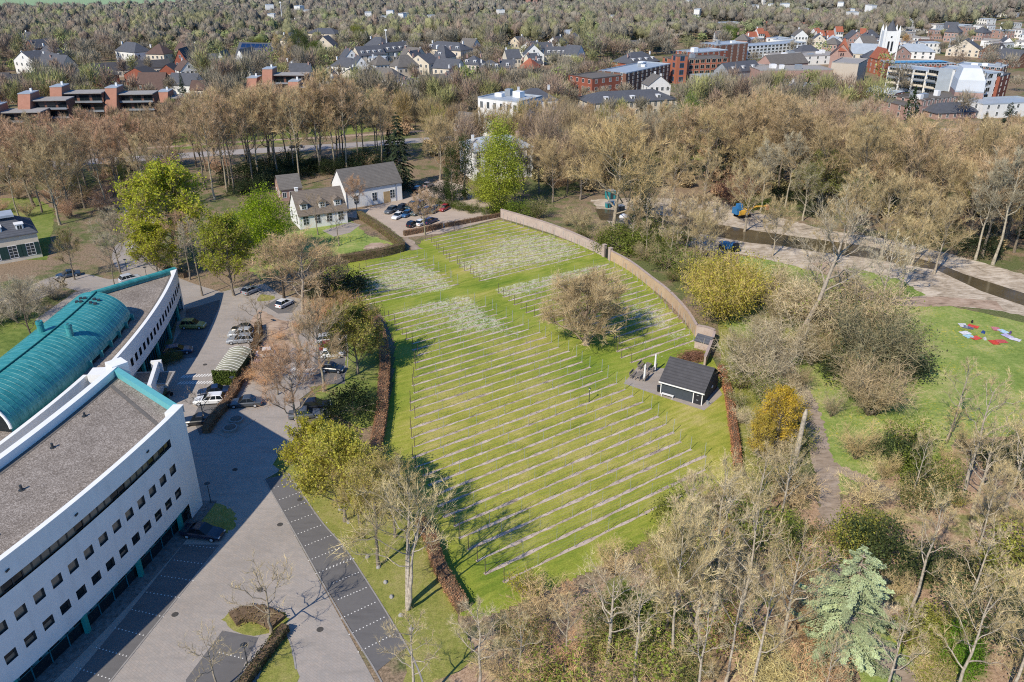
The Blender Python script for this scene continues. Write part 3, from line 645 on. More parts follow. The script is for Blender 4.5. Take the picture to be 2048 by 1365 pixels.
KIND['yew'] = (lambda: conifer(801, 20, 6.0, .03, 24, 12, 90, .55, droop=.5, power=.62, rag=.45), 20)
KIND['cypress'] = (lambda: conifer(802, 12, 2.2, .02, 24, 9, 20, .5, droop=-.3, power=.7), 12)
KIND['cedar'] = (lambda: conifer(803, 14.5, 5.4, .16, 15, 8, 800, .19, tr=.3, droop=.2, power=.6, rag=.55), 14.5)
for i in range(3): KIND['brush%d' % i] = (lambda i=i: bare_shrub(900 + i, 4.5, 2.8, 18, 10, 7), 4.5)
for i in range(2): KIND['budbrush%d' % i] = (lambda i=i: bare_shrub(920 + i, 4.5, 2.8, 16, 9, 6, 1500, bud_size=.22), 4.5)
for i in range(3): KIND['shrub%d' % i] = (lambda i=i: leafy_shrub(940 + i, 3.2, 2.4, 70, 60, .17), 3.2)
KIND['feather'] = (lambda: bare_shrub(955, 7, 5.2, 46, 14, 8, 15000, tw=.05, bud_size=.24), 7)
for i in range(2): KIND['thicket%d' % i] = (lambda i=i: bare_shrub(957 + i, 6, 4.4, 34, 13, 8, 900 + 2600 * i, tw=.05, bud_size=.2), 6)
KIND['golden'] = (lambda: leafy_shrub(951, 7, 5.0, 300, 80, .2), 7)
for i in range(2): KIND['ivy%d' % i] = (lambda i=i: ivy_column(960 + i, 17, 2.6), 17)
BARK = (.24, .20, .155); TWIG = (.235, .178, .122)
CH = dict(tree=('trunk', 'crown', 'leaves'), shrub=('stems', 'twigs', 'leaves'))
def plant(kind, x, y, h, label, cat='tree', group=None, twig=TWIG, bark=BARK, leaf=(.2, .25, .04), rz=None, wide=1.0, name=None, z=0.0):
    fn, H0 = KIND[kind]; t, c, b = lazy(kind, fn)
    shrub = kind.startswith(('brush', 'budbrush', 'shrub', 'golden', 'feather', 'thicket'))
    nm = name or ('shrub' if shrub else 'conifer_tree' if kind in ('fir', 'yew', 'cypress', 'cedar') else 'tree')
    root = thing(nm, label, cat, (x, y, z), random.uniform(0, 6.28) if rz is None else rz, group)
    s = h / H0; sc = (s * wide, s * wide, s)
    isleaf = c.materials[0] is not M['twig']
    put(t.name.split('.')[0], t, root, scale=sc, color=bark)
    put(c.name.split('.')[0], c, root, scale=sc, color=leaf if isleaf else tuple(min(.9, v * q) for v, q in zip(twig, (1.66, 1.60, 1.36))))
    if b: put(b.name.split('.')[0], b, root, scale=sc, color=leaf)
    return root
def plant_px(kind, b, top, label, **kw):
    """base pixel and crown-top row measured in the photograph"""
    p = S(*b); h = height_at(b, top) if top is not None else kw.pop('h')
    return plant(kind, p.x, p.y, h, label, **kw)
TREES = []       # occupied spots
def scatter(poly_px, spacing, fn, avoid=(), seed=0, jitter=.9):
    r = np.random.default_rng(seed); W = G(poly_px); xs = [p[0] for p in W]; ys = [p[1] for p in W]; out = []
    pts = []
    for a in np.arange(min(xs), max(xs), spacing):
        for b in np.arange(min(ys), max(ys), spacing):
            pts.append((a + r.uniform(-.5, .5) * spacing * jitter, b + r.uniform(-.5, .5) * spacing * jitter))
    if not pts: return 0
    pts = np.array(pts); k = inside(pts, W)
    for q in avoid: k &= ~inside(pts, q)
    for p in pts[k]:
        if all((p[0] - t[0]) ** 2 + (p[1] - t[1]) ** 2 > (spacing * .45) ** 2 for t in TREES[-400:]):
            TREES.append((p[0], p[1])); fn(p[0], p[1], r)
    return int(k.sum())

SKY = [(-900, 240), (0, 236), (80, 232), (150, 215), (250, 208), (330, 195), (380, 175), (430, 160), (520, 165), (600, 175), (700, 150), (760, 190), (830, 170), (900, 200), (960, 215), (1040, 200), (1100, 190), (1180, 205), (1300, 212), (1400, 195), (1500, 165), (1600, 190), (1700, 195), (1780, 225), (1850, 245), (1950, 245), (2048, 225), (2900, 225)]
def skyline(x, y, h, r):
    """tree height limited by the ragged top line of the woods below the town"""
    px, py = px_of(x, y, 0)
    if py > 440: return h
    return max(2.5, min(h, height_at((px, py), np.interp(px, [a for a, b in SKY], [b for a, b in SKY]) + r.uniform(-6, 30))))
WOOD = []        # trees of the background woods: x, y, height, radius, colour, leafiness
# ---------------------------------------------------------------- vineyard
M['post'] = rough_mat('galvanised_post', (0.33, 0.36, 0.36), 0.2, 4.0, 0.6, 0.4)
M['woodpost'] = rough_mat('weathered_post', (0.13, 0.10, 0.08), 0.35, 5.0)
M['wire'] = rough_mat('wire', (0.4, 0.42, 0.42), 0.1, 2.0, 0.4, 0.5, metallic=0.6)
M['vine'] = rough_mat('vine_wood', (0.15, 0.11, 0.08), 0.4, 6.0)
mb = MB(); mb.cyl(0, 0, -.1, .022, 2.0, 5); POST = mb.mesh('post', M['post'])
mb = MB(); mb.cyl(0, 0, -.1, .036, 2.15, 6); mb.cyl(0, 0, 2.05, .045, .03, 6); EPOST = mb.mesh('end_post', M['post'])
mb = MB(); mb.cyl(0, 0, -.1, .045, 2.1, 6); DPOST = mb.mesh('end_post', M['woodpost'])
SOIL = MB(); NROW = 0
def vine_row(a, b, label, group):
    global NROW
    NROW += 1
    a = Vector((a[0], a[1], 0)); b = Vector((b[0], b[1], 0)); d = (b - a); Ln = d.length; d.normalize(); n = Vector((-d.y, d.x, 0))
    # bare strip of earth under the vines
    k = max(2, int(Ln / 1.2)); l = []; r_ = []
    for i in range(k + 1):
        p = a + d * (Ln * i / k); w = .20 + random.uniform(-.10, .10); sh = random.uniform(-.05, .05)
        l.append(p + n * (w + sh)); r_.append(p - n * (w - sh))
    SOIL._add([(p.x, p.y, .066) for p in r_ + l], [(i, i + 1, k + 1 + i + 1, k + 1 + i) for i in range(k)])
    root = thing('vine_row', label, 'vine row', (a.x, a.y, 0.05), math.atan2(d.y, d.x), group)
    put('end_post', DPOST, root, (.15, 0, 0), scale=(1, 1, random.uniform(.95, 1.05)))
    put('end_post', EPOST, root, (Ln - .15, 0, 0), scale=(1, 1, random.uniform(.95, 1.08)))
    m = max(1, int(round(Ln / 4.6)))
    for i in range(1, m): put('post', POST, root, (Ln * i / m + random.uniform(-.3, .3), random.uniform(-.04, .04), 0), scale=(1, 1, random.uniform(.9, 1.03)))
    mb = MB()
    for z in (.75, 1.15, 1.6): mb.tube([(.1, 0, z), (Ln - .1, 0, z)], .0055, 3, cap=False)
    part('wire', mb, M['wire'], root)
    mb = MB(); x = .8
    while x < Ln - .6:
        o = random.uniform(-.05, .05); t = random.uniform(.012, .02)
        mb.tube([(x, o, -.02), (x + random.uniform(-.12, .12), o * .6, .38), (x + random.uniform(-.2, .2), 0, .74)], [t * 1.2, t, t * .8], 4, cap=False)
        for sx in (-1, 1): mb.tube([(x, 0, .72), (x + sx * .28, random.uniform(-.04, .04), .80), (x + sx * .56, 0, .74)], [.016, .013, .006], 3, cap=False)
        x += random.uniform(1.05, 1.25)
    o = part('vine_plants', mb, M['vine'], root); o['kind'] = 'stuff'
def clip_rows(poly_px, deg, n0, step, label, group, skip=None, jit=.5):
    W = [(p[0], p[1]) for p in G(poly_px)]; A = R(deg); d = (math.cos(A), math.sin(A)); n = (-d[1], d[0])
    tn = [(p[0] * d[0] + p[1] * d[1], p[0] * n[0] + p[1] * n[1]) for p in W]
    lo, hi = min(t[1] for t in tn), max(t[1] for t in tn); v = n0 + math.ceil((lo - n0) / step) * step
    while v < hi:
        xs = []
        for i in range(len(tn)):
            (t1, v1), (t2, v2) = tn[i], tn[(i + 1) % len(tn)]
            if (v1 > v) != (v2 > v): xs.append(t1 + (t2 - t1) * (v - v1) / (v2 - v1))
        xs.sort()
        for i in range(0, len(xs) - 1, 2):
            segs = [(xs[i] + random.uniform(-jit, jit), xs[i + 1] + random.uniform(-jit, jit))]
            if skip:
                cx, cy, r = skip; ct = cx * d[0] + cy * d[1]; cn = cx * n[0] + cy * n[1]
                if abs(v - cn) < r:
                    h = math.sqrt(r * r - (v - cn) ** 2); segs = [(segs[0][0], ct - h), (ct + h, segs[0][1])]
            for s0, s1 in segs:
                if s1 - s0 > 3: vine_row((s0 * d[0] + v * n[0], s0 * d[1] + v * n[1]), (s1 * d[0] + v * n[0], s1 * d[1] + v * n[1]), label, group)
        v += step
OAK = S(1172, 690)
clip_rows([(762, 632), (930, 594), (1000, 630), (1080, 668), (1150, 712), (1240, 770), (1300, 810), (1361, 884), (1420, 925), (1390, 985), (1290, 1045), (1230, 1085), (1090, 1150), (1010, 1165), (958, 1142), (920, 1085), (885, 1025), (850, 972), (822, 930), (822, 880), (825, 800), (832, 740), (835, 715), (818, 685)], 34.6, 99.1, 2.16,
    'long trellised vine row in the large front block, left of the grass path', 'vine rows of the front block')
clip_rows([(690, 566), (745, 527), (820, 510), (850, 520), (925, 574), (760, 612), (700, 610)], 31.5, 130.6, 2.1,
    'vine row in the small block behind the hedge garden, left of the grass path', 'vine rows of the upper left block')
clip_rows([(848, 478), (880, 470), (1000, 441), (1060, 458), (1130, 484), (1196, 514), (965, 566), (930, 545), (890, 515)], 33.6, 127.0, 2.2,
    'vine row among white blossom in the back block beside the brick wall', 'vine rows of the back block')
clip_rows([(985, 582), (1040, 566), (1215, 524), (1270, 556), (1320, 600), (1360, 640), (1392, 682), (1380, 695), (1300, 716), (1250, 730), (1240, 705), (1120, 650), (1075, 640), (1030, 612)], 34.6, 103.0, 2.16,
    'vine row in the right block around the round oak, below the curved brick wall', 'vine rows of the right block', (OAK.x, OAK.y, 5.6))
struct('vine_soil', SOIL, M['soil'])
# ---------------------------------------------------------------- the white office building
M['render'] = rough_mat('white_render', (0.80, 0.79, 0.77), 0.05, 0.5, 0.7, 0.3, 6.0, dirt=0.22)
M['coping'] = rough_mat('white_coping', (0.84, 0.83, 0.80), 0.06, 1.0, 0.6, 0.3)
M['copper'] = None
def copper():
    m, nt, out = newmat('patina_copper'); v = pos_node(nt)
    a = noise(nt, pos_node(nt, (0.5, 1.6, 0.5)), 0.9, 4, 0.65); b = noise(nt, v, 7, 3)
    f = mth(nt, 'ADD', mth(nt, 'MULTIPLY', a, .7), mth(nt, 'MULTIPLY', b, .3))
    c = ramp(nt, f, [(0.32, (0.018, 0.165, 0.175)), (0.5, (0.042, 0.265, 0.265)), (0.68, (0.11, 0.37, 0.36))])
    bsdf(nt, out, c, 0.42, 0.5); return m
M['copper'] = copper()
M['teal'] = rough_mat('teal_paint', (0.13, 0.42, 0.43), 0.1, 2.0, 0.4, 0.5)
M['tealdark'] = rough_mat('teal_column', (0.03, 0.30, 0.26), 0.1, 2.0, 0.4, 0.5)
def roofgravel():
    m, nt, out = newmat('roof_gravel'); v = pos_node(nt)
    vo = N(nt, 'ShaderNodeTexVoronoi'); vo.inputs['Scale'].default_value = 11.0; L(nt, v, vo.inputs['Vector'])
    a = noise(nt, v, 0.35, 5, .65); b = noise(nt, v, 1.8, 4, .7)
    sp = N(nt, 'ShaderNodeSeparateColor'); L(nt, vo.outputs['Color'], sp.inputs[0])
    f = mth(nt, 'ADD', mth(nt, 'MULTIPLY', sp.outputs[0], .40), mth(nt, 'ADD', mth(nt, 'MULTIPLY', a, .38), mth(nt, 'MULTIPLY', b, .22)))
    c = ramp(nt, f, [(0.2, (0.115, 0.095, 0.078)), (0.5, (0.25, 0.21, 0.175)), (0.8, (0.50, 0.44, 0.38))])
    bsdf(nt, out, c, 0.95, 0.1, bump=sp.outputs[0], bstr=.4, bdist=.05); return m
M['roofgravel'] = roofgravel()
M['felt'] = rough_mat('roof_felt', (0.15, 0.135, 0.12), 0.25, 2.0)
M['glassdark'] = rough_mat('dark_glass', (0.012, 0.018, 0.022), 0.3, 0.4, 0.08, 0.6)
M['blind'] = rough_mat('glass_with_blind', (0.20, 0.17, 0.135), 0.25, 0.7, 0.18, 0.5)
M['frame'] = rough_mat('dark_frame', (0.04, 0.045, 0.05), 0.2, 2.0, 0.5, 0.4)
M['bluegreen'] = rough_mat('glazing_rail', (0.03, 0.17, 0.21), 0.2, 2.0, 0.4, 0.5)
M['concrete'] = rough_mat('concrete', (0.33, 0.31, 0.29), 0.2, 1.5)
K = .985
def fS(y): d = 79 - y / K; return K * (-37.9 - .135 * d - .0036 * d * d)
def fI(y): d = 88.6 - y / K; return K * (-50.4 - .085 * d - .0029 * d * d)
_np = np.polyfit([137.5, 130.9, 120.4, 113, 105.2, 98.7], [-61.6, -60.2, -58.15, -57.35, -56.85, -56.5], 3)
def fN(y): return float(np.polyval(_np, y))
def fN2(y): d = 97 - y; return -58.4 - .05 * d - .0033 * d * d
def curved_wall(mb, fn, y0, y1, z0, z1, holes, depth=.25, step=1.0):
    ys = sorted(set([y0, y1] + [h[0] for h in holes] + [h[1] for h in holes] + list(np.arange(y0, y1, step))))
    zs = sorted(set([z0, z1] + [h[2] for h in holes] + [h[3] for h in holes]))
    ys = [ys[0]] + [b for a, b in zip(ys, ys[1:]) if b - a > 1e-4]
    for a, b in zip(ys, ys[1:]):
        for c, d in zip(zs, zs[1:]):
            my, mz = (a + b) / 2, (c + d) / 2
            if any(h[0] < my < h[1] and h[2] < mz < h[3] for h in holes): continue
            mb.quad((fn(a), a, c), (fn(b), b, c), (fn(b), b, d), (fn(a), a, d))
    rv = MB()
    for (a, b, c, d) in holes:
        A, B = fn(a), fn(b); D = depth
        rv.quad((A, a, c), (A - D, a, c), (B - D, b, c), (B, b, c)); rv.quad((A, a, d), (B, b, d), (B - D, b, d), (A - D, a, d))
        rv.quad((A, a, c), (A, a, d), (A - D, a, d), (A - D, a, c)); rv.quad((B, b, c), (B - D, b, c), (B - D, b, d), (B, b, d))
    return rv
def window_in(parent, fn, a, b, c, d, depth=.25, glass='glassdark', name='window', bar=0, lower=None):
    mb = MB(); x1, x2 = fn(a) - depth, fn(b) - depth
    P_ = lambda t, z, o: (x1 + (x2 - x1) * t + o, a + (b - a) * t, z)
    w = .07 / (b - a); h = .07
    mb.cur = 1; mb.quad(P_(0, c, 0), P_(1, c, 0), P_(1, d, 0), P_(0, d, 0))
    if lower: mb.cur = 2; mb.quad(P_(0, c, .02), P_(1, c, .02), P_(1, c + (d - c) * lower, .02), P_(0, c + (d - c) * lower, .02))
    mb.cur = 0
    for t0, t1, za, zb in [(0, w, c, d), (1 - w, 1, c, d), (w, 1 - w, c, c + h), (w, 1 - w, d - h, d)] + [((i + 1) / (bar + 1) - w / 2, (i + 1) / (bar + 1) + w / 2, c, d) for i in range(bar)]:
        mb.quad(P_(t0, za, .05), P_(t1, za, .05), P_(t1, zb, .05), P_(t0, zb, .05))
    return part(name, mb, [M['frame'], M[glass], M['blind']], parent)
off = thing('office_building', 'white curved office wing with gravel roof, three rows of windows and a teal roof beam', 'office building', (0, 0, 0))
Y0, Y1 = 34.0, 79 * K; ZT = 13.9
wins = []
i = 0
while 73.2 - 1.94 * i > Y0 + 1:
    y = 73.2 - 1.94 * i
    wins += [(y, y + 1.12, 7.42, 8.5), (y, y + 1.12, 4.22, 5.28)]; i += 1
band = (Y0 + .5, 74.4, 10.68, 11.68)
gf = []
colY = [73.1 + .1, 65.6, 57.8, 50.0, 42.2]
gf.append((74.0, 75.1, 0.15, 2.2))
mb = MB(); part('window_reveals', curved_wall(mb, fS, Y0, Y1, 2.2, ZT, wins + [band]), M['frame'], off)
# white pier that reaches the ground at the corner, and the end and rear walls
mb.quad((fS(75.2), 75.2, 0), (fS(Y1), Y1, 0), (fS(Y1), Y1, 2.2), (fS(75.2), 75.2, 2.2))
E0 = (fS(Y1), Y1); E1 = (fI(87.4), 87.4)
mb.quad((E0[0], E0[1], 0), (E1[0], E1[1], 0), (E1[0], E1[1], 12.9), (E0[0], E0[1], 12.9))
ysr = list(np.linspace(Y0, 87.4, 20))
for a, b in zip(ysr, ysr[1:]): mb.quad((fI(b), b, 0), (fI(a), a, 0), (fI(a), a, ZT), (fI(b), b, ZT))
part('wall', mb, M['render'], off)
# parapets: coping with a drop on the roof side
def parapet(fn, y0, y1, z, wd, inner, name='parapet', drop=1.0):
    mb = MB(); ys = list(np.linspace(y0, y1, 26))
    for a, b in zip(ys, ys[1:]):
        A, B = fn(a), fn(b); s = inner * wd; o = -.03 * inner
        mb.quad((A + o, a, z), (B + o, b, z), (B + s, b, z), (A + s, a, z)); mb.quad((A + s, a, z), (B + s, b, z), (B + s, b, z - drop), (A + s, a, z - drop)); mb.quad((A + o, a, z - .12), (B + o, b, z - .12), (B + o, b, z), (A + o, a, z))
    for y in (y0, y1):
        A = fn(y); mb.quad((A, y, z - drop), (A + inner * wd, y, z - drop), (A + inner * wd, y, z), (A, y, z))
    return mb
part('parapet', parapet(fS, Y0, Y1 - 1.6, ZT + .02, .55, -1), M['coping'], off)
mb = parapet(fS, Y1 - 1.6, Y1 + .25, ZT + .03, 1.15, -1); part('parapet', mb, M['coping'], off)
part('parapet', parapet(fI, Y0, 87.4, ZT + .02, .75, 1), M['coping'], off)
mb = MB(); mb.box(fI(87.8) + .2, 88.2, 11.5, 2.0, 2.0, 2.55, R(-42)); part('parapet', mb, M['coping'], off)
mb = MB(); n = 30; ys = list(np.linspace(Y0, Y1 - .3, n)); rs = list(np.linspace(Y0, 86.8, n))
for i in range(n - 1): mb.quad((fI(rs[i]) + .7, rs[i], 12.9), (fS(ys[i]) - .5, ys[i], 12.9), (fS(ys[i + 1]) - .5, ys[i + 1], 12.9), (fI(rs[i + 1]) + .7, rs[i + 1], 12.9))
part('flat_roof', mb, M['roofgravel'], off)
# darker walkway felt around the edge
mb = MB()
for i in range(n - 1):
    mb.quad((fS(ys[i]) - 1.45, ys[i], 12.93), (fS(ys[i]) - .56, ys[i], 12.93), (fS(ys[i + 1]) - .56, ys[i + 1], 12.93), (fS(ys[i + 1]) - 1.45, ys[i + 1], 12.93))
    mb.quad((fI(rs[i]) + .76, rs[i], 12.93), (fI(rs[i]) + 1.5, rs[i], 12.93), (fI(rs[i + 1]) + 1.5, rs[i + 1], 12.93), (fI(rs[i + 1]) + .76, rs[i + 1], 12.93))
a, b = Vector((fI(84.6) + 1.3, 84.6)), Vector((fS(75.4) - 1.4, 75.4)); d = (b - a).normalized(); q = Vector((d.y, -d.x)) * .45
mb.quad((a.x, a.y, 12.945), (b.x, b.y, 12.945), (b.x + q.x, b.y + q.y, 12.945), (a.x + q.x, a.y + q.y, 12.945))
part('roof_walkway', mb, M['felt'], off)
mb = MB(); a = Vector((fI(87.2) + .4, 87.2, 13.35)); b = Vector((E0[0] - .6, E0[1] - .1, 13.35)); d = (b - a); mid = (a + b) / 2
mb.box(mid.x, mid.y, 12.95, d.length, .75, .85, math.atan2(d.y, d.x)); part('roof_beam', mb, M['teal'], off)
i = 0
for (a, b, c, d) in wins:
    if d > 6: window_in(off, fS, a, b, c, d, glass='blind')
    else: window_in(off, fS, a, b, c, d, glass='glassdark', lower=random.choice([None, None, .45, .3]))
y = band[1]; 
while y - .98 > band[0]:
    window_in(off, fS, y - .98, y, band[2], band[3], glass=random.choice(['blind', 'blind', 'blind', 'glassdark']) if y < 73 else 'glassdark'); y -= .98
# recessed ground-floor glazing between teal columns
mb = MB(); f2 = lambda y: fS(y) - .5
ysg = list(np.arange(Y0, 75.2, 1.0)) + [75.2]
for a, b in zip(ysg, ysg[1:]):
    mb.quad((f2(a), a, 0), (f2(b), b, 0), (f2(b), b, 2.2), (f2(a), a, 2.2)); mb.quad((f2(a), a, 2.2), (f2(b), b, 2.2), (fS(b), b, 2.2), (fS(a), a, 2.2))
part('ground_floor_glazing', mb, M['glassdark'], off)
mb = MB(); f3 = lambda y: fS(y) - .44
for a, b in zip(ysg, ysg[1:]):
    for z0, z1 in ((1.92, 2.15), (1.42, 1.50)):
        mb.quad((f3(a), a, z0), (f3(b), b, z0), (f3(b), b, z1), (f3(a), a, z1))
    if int(a) % 2 == 0: mb.box(f3(a), a, 0, .08, .08, 2.15)
    if int(a * 7) % 3: mb.quad((f3(a) + .01, a + .2, 1.55), (f3(b) + .01, b - .2, 1.55), (f3(b) + .01, b - .2, 1.86), (f3(a) + .01, a + .2, 1.86))
part('glazing_bars', mb, M['bluegreen'], off)
for y in colY: mb = MB(); mb.box(fS(y) - .12, y, 0, .42, .5, 2.25); part('column', mb, M['tealdark'], off)
for y in (70.5, 60, 52.5): mb = MB(); mb.box(fS(y) + .06, y, 12.55, .12, .42, .16); part('wall_vent', mb, M['frame'], off)
mb = MB(); mb.cyl(fS(49) - 2.6, 49.5, 12.9, .8, 1.0, 14); part('roof_cowl', mb, M['frame'], off)
rr_ = np.random.default_rng(12)
for i in range(7):
    y = rr_.uniform(48, 82); x = fI(y) + rr_.uniform(2.5, 9); mb = MB(); mb.cyl(x, y, 12.9, .13, rr_.uniform(.3, .6), 8); mb.cyl(x, y, 12.9, .3, .05, 10); part('vent_pipe', mb, M['metalgrey'] if 'metalgrey' in M else M['frame'], off)
for i in range(3): mb = MB(); y = 52 + 9 * i; mb.box(fS(y) - 1.0, y, 12.94, .4, .4, .05); part('roof_drain', mb, M['frame'], off)
# cobble strip
mb = MB(); ysg = list(np.linspace(Y0, 78.6, 30))
for a, b in zip(ysg, ysg[1:]): mb.quad((fS(a) - .5, a, .06), (fS(a) + 1.35, a, .06), (fS(b) + 1.35, b, .06), (fS(b) - .5, b, .06))
struct('cobble_strip', mb, M['cobble'])

# ---- the lower wing with the copper vault
nw = thing('office_building', 'lower white curved office wing with slit windows and a turquoise copper barrel roof', 'office building', (0, 0, 0))
HN = 7.8; mb = MB()
sl = [(136.4 - 1.78 * i - .92, 136.4 - 1.78 * i, 4.35, 5.6) for i in range(22) if 136.4 - 1.78 * i > 98.6]
part('window_reveals', curved_wall(mb, fN, 96.8, 137.4, 3.0, HN, sl, .3), M['frame'], nw)
mb.quad((fN(136.2), 136.2, 0), (fN(137.4), 137.4, 0), (fN(137.4), 137.4, 3.0), (fN(136.2), 136.2, 3.0))
ysr = list(np.linspace(58, 96.4, 16))
for a, b in zip(ysr, ysr[1:]): mb.quad((fN2(a), a, 0), (fN2(b), b, 0), (fN2(b), b, HN), (fN2(a), a, HN))
mb.quad((fN2(96.4), 96.4, 0), (fN(96.8), 96.8, 0), (fN(96.8), 96.8, HN), (fN2(96.4), 96.4, HN))
mb.quad((fN(137.4), 137.4, 0), (-71.9, 125.4, 0), (-71.9, 125.4, 7.1), (fN(137.4), 137.4, 7.1))
mb.quad((-71.9, 125.4, 0), (-72.3, 58, 0), (-72.3, 58, HN), (-71.9, 125.4, HN))
part('wall', mb, M['render'], nw)
part('parapet', parapet(fN, 96.8, 136.0, HN + .02, .5, -1, drop=.8), M['coping'], nw)
part('parapet', parapet(fN, 136.0, 137.7, HN + .03, 1.0, -1, drop=.8), M['coping'], nw)
part('parapet', parapet(fN2, 58, 96.4, HN + .02, .55, -1, drop=.8), M['coping'], nw)
part('parapet', parapet(lambda y: -72.2, 58, 104.5, HN + .02, .7, 1, drop=.8), M['coping'], nw)
part('parapet', parapet(lambda y: -72.1, 121.0, 126.2, HN + .03, 1.1, 1, drop=.8), M['coping'], nw)
mb = MB(); mb.box(-56.9, 97.0, 6.9, 2.6, 2.2, 1.2, .1); part('parapet', mb, M['coping'], nw)
mb = MB(); ys = list(np.linspace(58, 96.6, 12)) 
for a, b in zip(ys, ys[1:]): mb.quad((-71.6, a, 7.0), (fN2(a) - .5, a, 7.0), (fN2(b) - .5, b, 7.0), (-71.6, b, 7.0))
ys = list(np.linspace(96.6, 125.4, 14))
for a, b in zip(ys, ys[1:]): mb.quad((-71.6, a, 7.0), (fN(a) - .45, a, 7.0), (fN(b) - .45, b, 7.0), (-71.6, b, 7.0))
ys = list(np.linspace(125.4, 137.0, 8)); le = lambda y: -71.6 + (y - 125.4) / 11.6 * 9.6
for a, b in zip(ys, ys[1:]): mb.quad((le(a), a, 7.0), (fN(a) - .45, a, 7.0), (fN(b) - .45, b, 7.0), (le(b), b, 7.0))
part('flat_roof', mb, M['roofgravel'], nw)
mb = MB(); ys = list(np.linspace(97, 136, 24))
for a, b in zip(ys, ys[1:]): mb.quad((fN(a) - 1.4, a, 7.03), (fN(a) - .5, a, 7.03), (fN(b) - .5, b, 7.03), (fN(b) - 1.4, b, 7.03))
part('roof_walkway', mb, M['felt'], nw)
a = Vector((-71.6, 125.6, 0)); b = Vector((fN(137.2) - .3, 137.3, 0)); d = b - a; mid = (a + b) / 2; mb = MB()
mb.tube([(a.x, a.y, 7.75), (b.x, b.y, 7.75)], .42, 10); mb.box(mid.x, mid.y, 7.05, d.length, .3, .4, math.atan2(d.y, d.x)); part('roof_beam', mb, M['copper'], nw)
for (a, b, c, d) in sl: window_in(nw, fN, a, b, c, d, .3)
mb = MB(); f2 = lambda y: fN(y) - .7; ys = list(np.linspace(96.8, 136.2, 40))
for a, b in zip(ys, ys[1:]): mb.quad((f2(a), a, 0), (f2(b), b, 0), (f2(b), b, 3.0), (f2(a), a, 3.0)); mb.quad((f2(a), a, 3.0), (f2(b), b, 3.0), (fN(b), b, 3.0), (fN(a), a, 3.0))
part('ground_floor_glazing', mb, M['glassdark'], nw)
mb = MB()
for a, b in zip(ys, ys[1:]): mb.quad((f2(a) + .05, a, 2.6), (f2(b) + .05, b, 2.6), (f2(b) + .05, b, 2.85), (f2(a) + .05, a, 2.85)); mb.box(f2(a) + .05, a, 0, .08, .08, 2.85)
part('glazing_bars', mb, M['bluegreen'], nw)
for y in (131.5, 124, 116.5, 109.5, 103): mb = MB(); mb.box(fN(y) - .2, y, 0, .4, .5, 3.05); part('column', mb, M['tealdark'], nw)
# barrel vault
_ev = np.polyfit([117.5, 106.4, 97.8, 83.1, 72], [-61.2, -60.1, -59.9, -61.4, -62.9], 3)
def vE(y): return float(np.polyval(_ev, y))
def vpt(y, t, o=0.0):
    e = vE(y); w_ = -71.6; cx = (e + w_) / 2; rx = (e - w_) / 2
    return (cx + (rx + o) * math.cos(t), y + (1 - math.sin(t)) * .0 + (cx + rx * math.cos(t) - e) * -.22, 7.6 + (3.7 + o) * math.sin(t))
VY0, VY1 = 83.0, 116.5; nv = 40; nu = 22; mb = MB(); ys = np.linspace(VY0, VY1, nv)
for i in range(nv - 1):
    for j in range(nu):
        a, b = math.pi * j / nu, math.pi * (j + 1) / nu
        mb.quad(vpt(ys[i], a), vpt(ys[i + 1], a), vpt(ys[i + 1], b), vpt(ys[i], b))
vm = part('barrel_roof', mb, M['copper'], nw, True)
mb = MB()
for y in ys:
    pts = [vpt(y, math.pi * j / nu, .03) for j in range(nu + 1)]; mb.tube(pts, .018, 4, cap=False)
part('standing_seam', mb, M['copper'], vm)
mb = MB(); mb.tube([vpt(y, math.pi / 2, .06) for y in ys], .13, 6); part('ridge_seam', mb, rough_mat('ridge_copper', (0.015, 0.115, 0.11), .2), vm)
mb = MB()
for a, b in zip(ys, ys[1:]):
    if a < 100: p, q = vpt(a, 0), vpt(b, 0); mb.quad((p[0], p[1], 7.0), (q[0], q[1], 7.0), q, p)
part('vault_base', mb, M['copper'], nw)
mb = MB()
for a, b in zip(ys, ys[1:]):
    if a >= 100: p, q = vpt(a, 0, -.1), vpt(b, 0, -.1); mb.quad((p[0], p[1], 7.0), (q[0], q[1], 7.0), (q[0], q[1], 7.65), (p[0], p[1], 7.65))
    p, q = vpt(a, math.pi), vpt(b, math.pi); mb.quad((q[0], q[1], 7.0), (p[0], p[1], 7.0), p, q)
part('clerestory', mb, M['glassdark'], nw)
for i, y in enumerate(np.linspace(100.2, VY1, 6)): mb = MB(); p = vpt(y, 0); mb.box(p[0] + .12, p[1], 7.0, .5, .22, 1.0); part('fin', mb, M['copper'], nw)
for y, mt in ((VY0, 'glassdark'), (VY1, 'copper')):
    mb = MB(); pts = [vpt(y, math.pi * j / nu) for j in range(nu + 1)]; pts = [(pts[0][0], pts[0][1], 7.0)] + pts + [(pts[-1][0], pts[-1][1], 7.0)]
    mb._add(pts, [tuple(range(len(pts)))]); part('gable_glazing' if mt == 'glassdark' else 'gable_end', mb, M[mt], nw)
mb = MB(); pts = [vpt(VY0 - .03, math.pi * j / nu) for j in range(nu + 1)]; mb.tube(pts, .18, 6); part('gable_frame', mb, M['coping'], nw)
for y, t in ((101.5, 1.85), (102.0, 1.1)):
    p = vpt(y, t); mb = MB(); mb.cyl(p[0], p[1], p[2] - .3, .46, 2.0, 14); mb.cyl(p[0], p[1], p[2] + 1.25, .52, .16, 14)
    mb2 = MB(); mb2.cyl(p[0], p[1], p[2] + 1.705, .2, .012, 12); ch = part('roof_chimney', mb, M['copper'], nw, False); part('flue', mb2, M['frame'], ch)
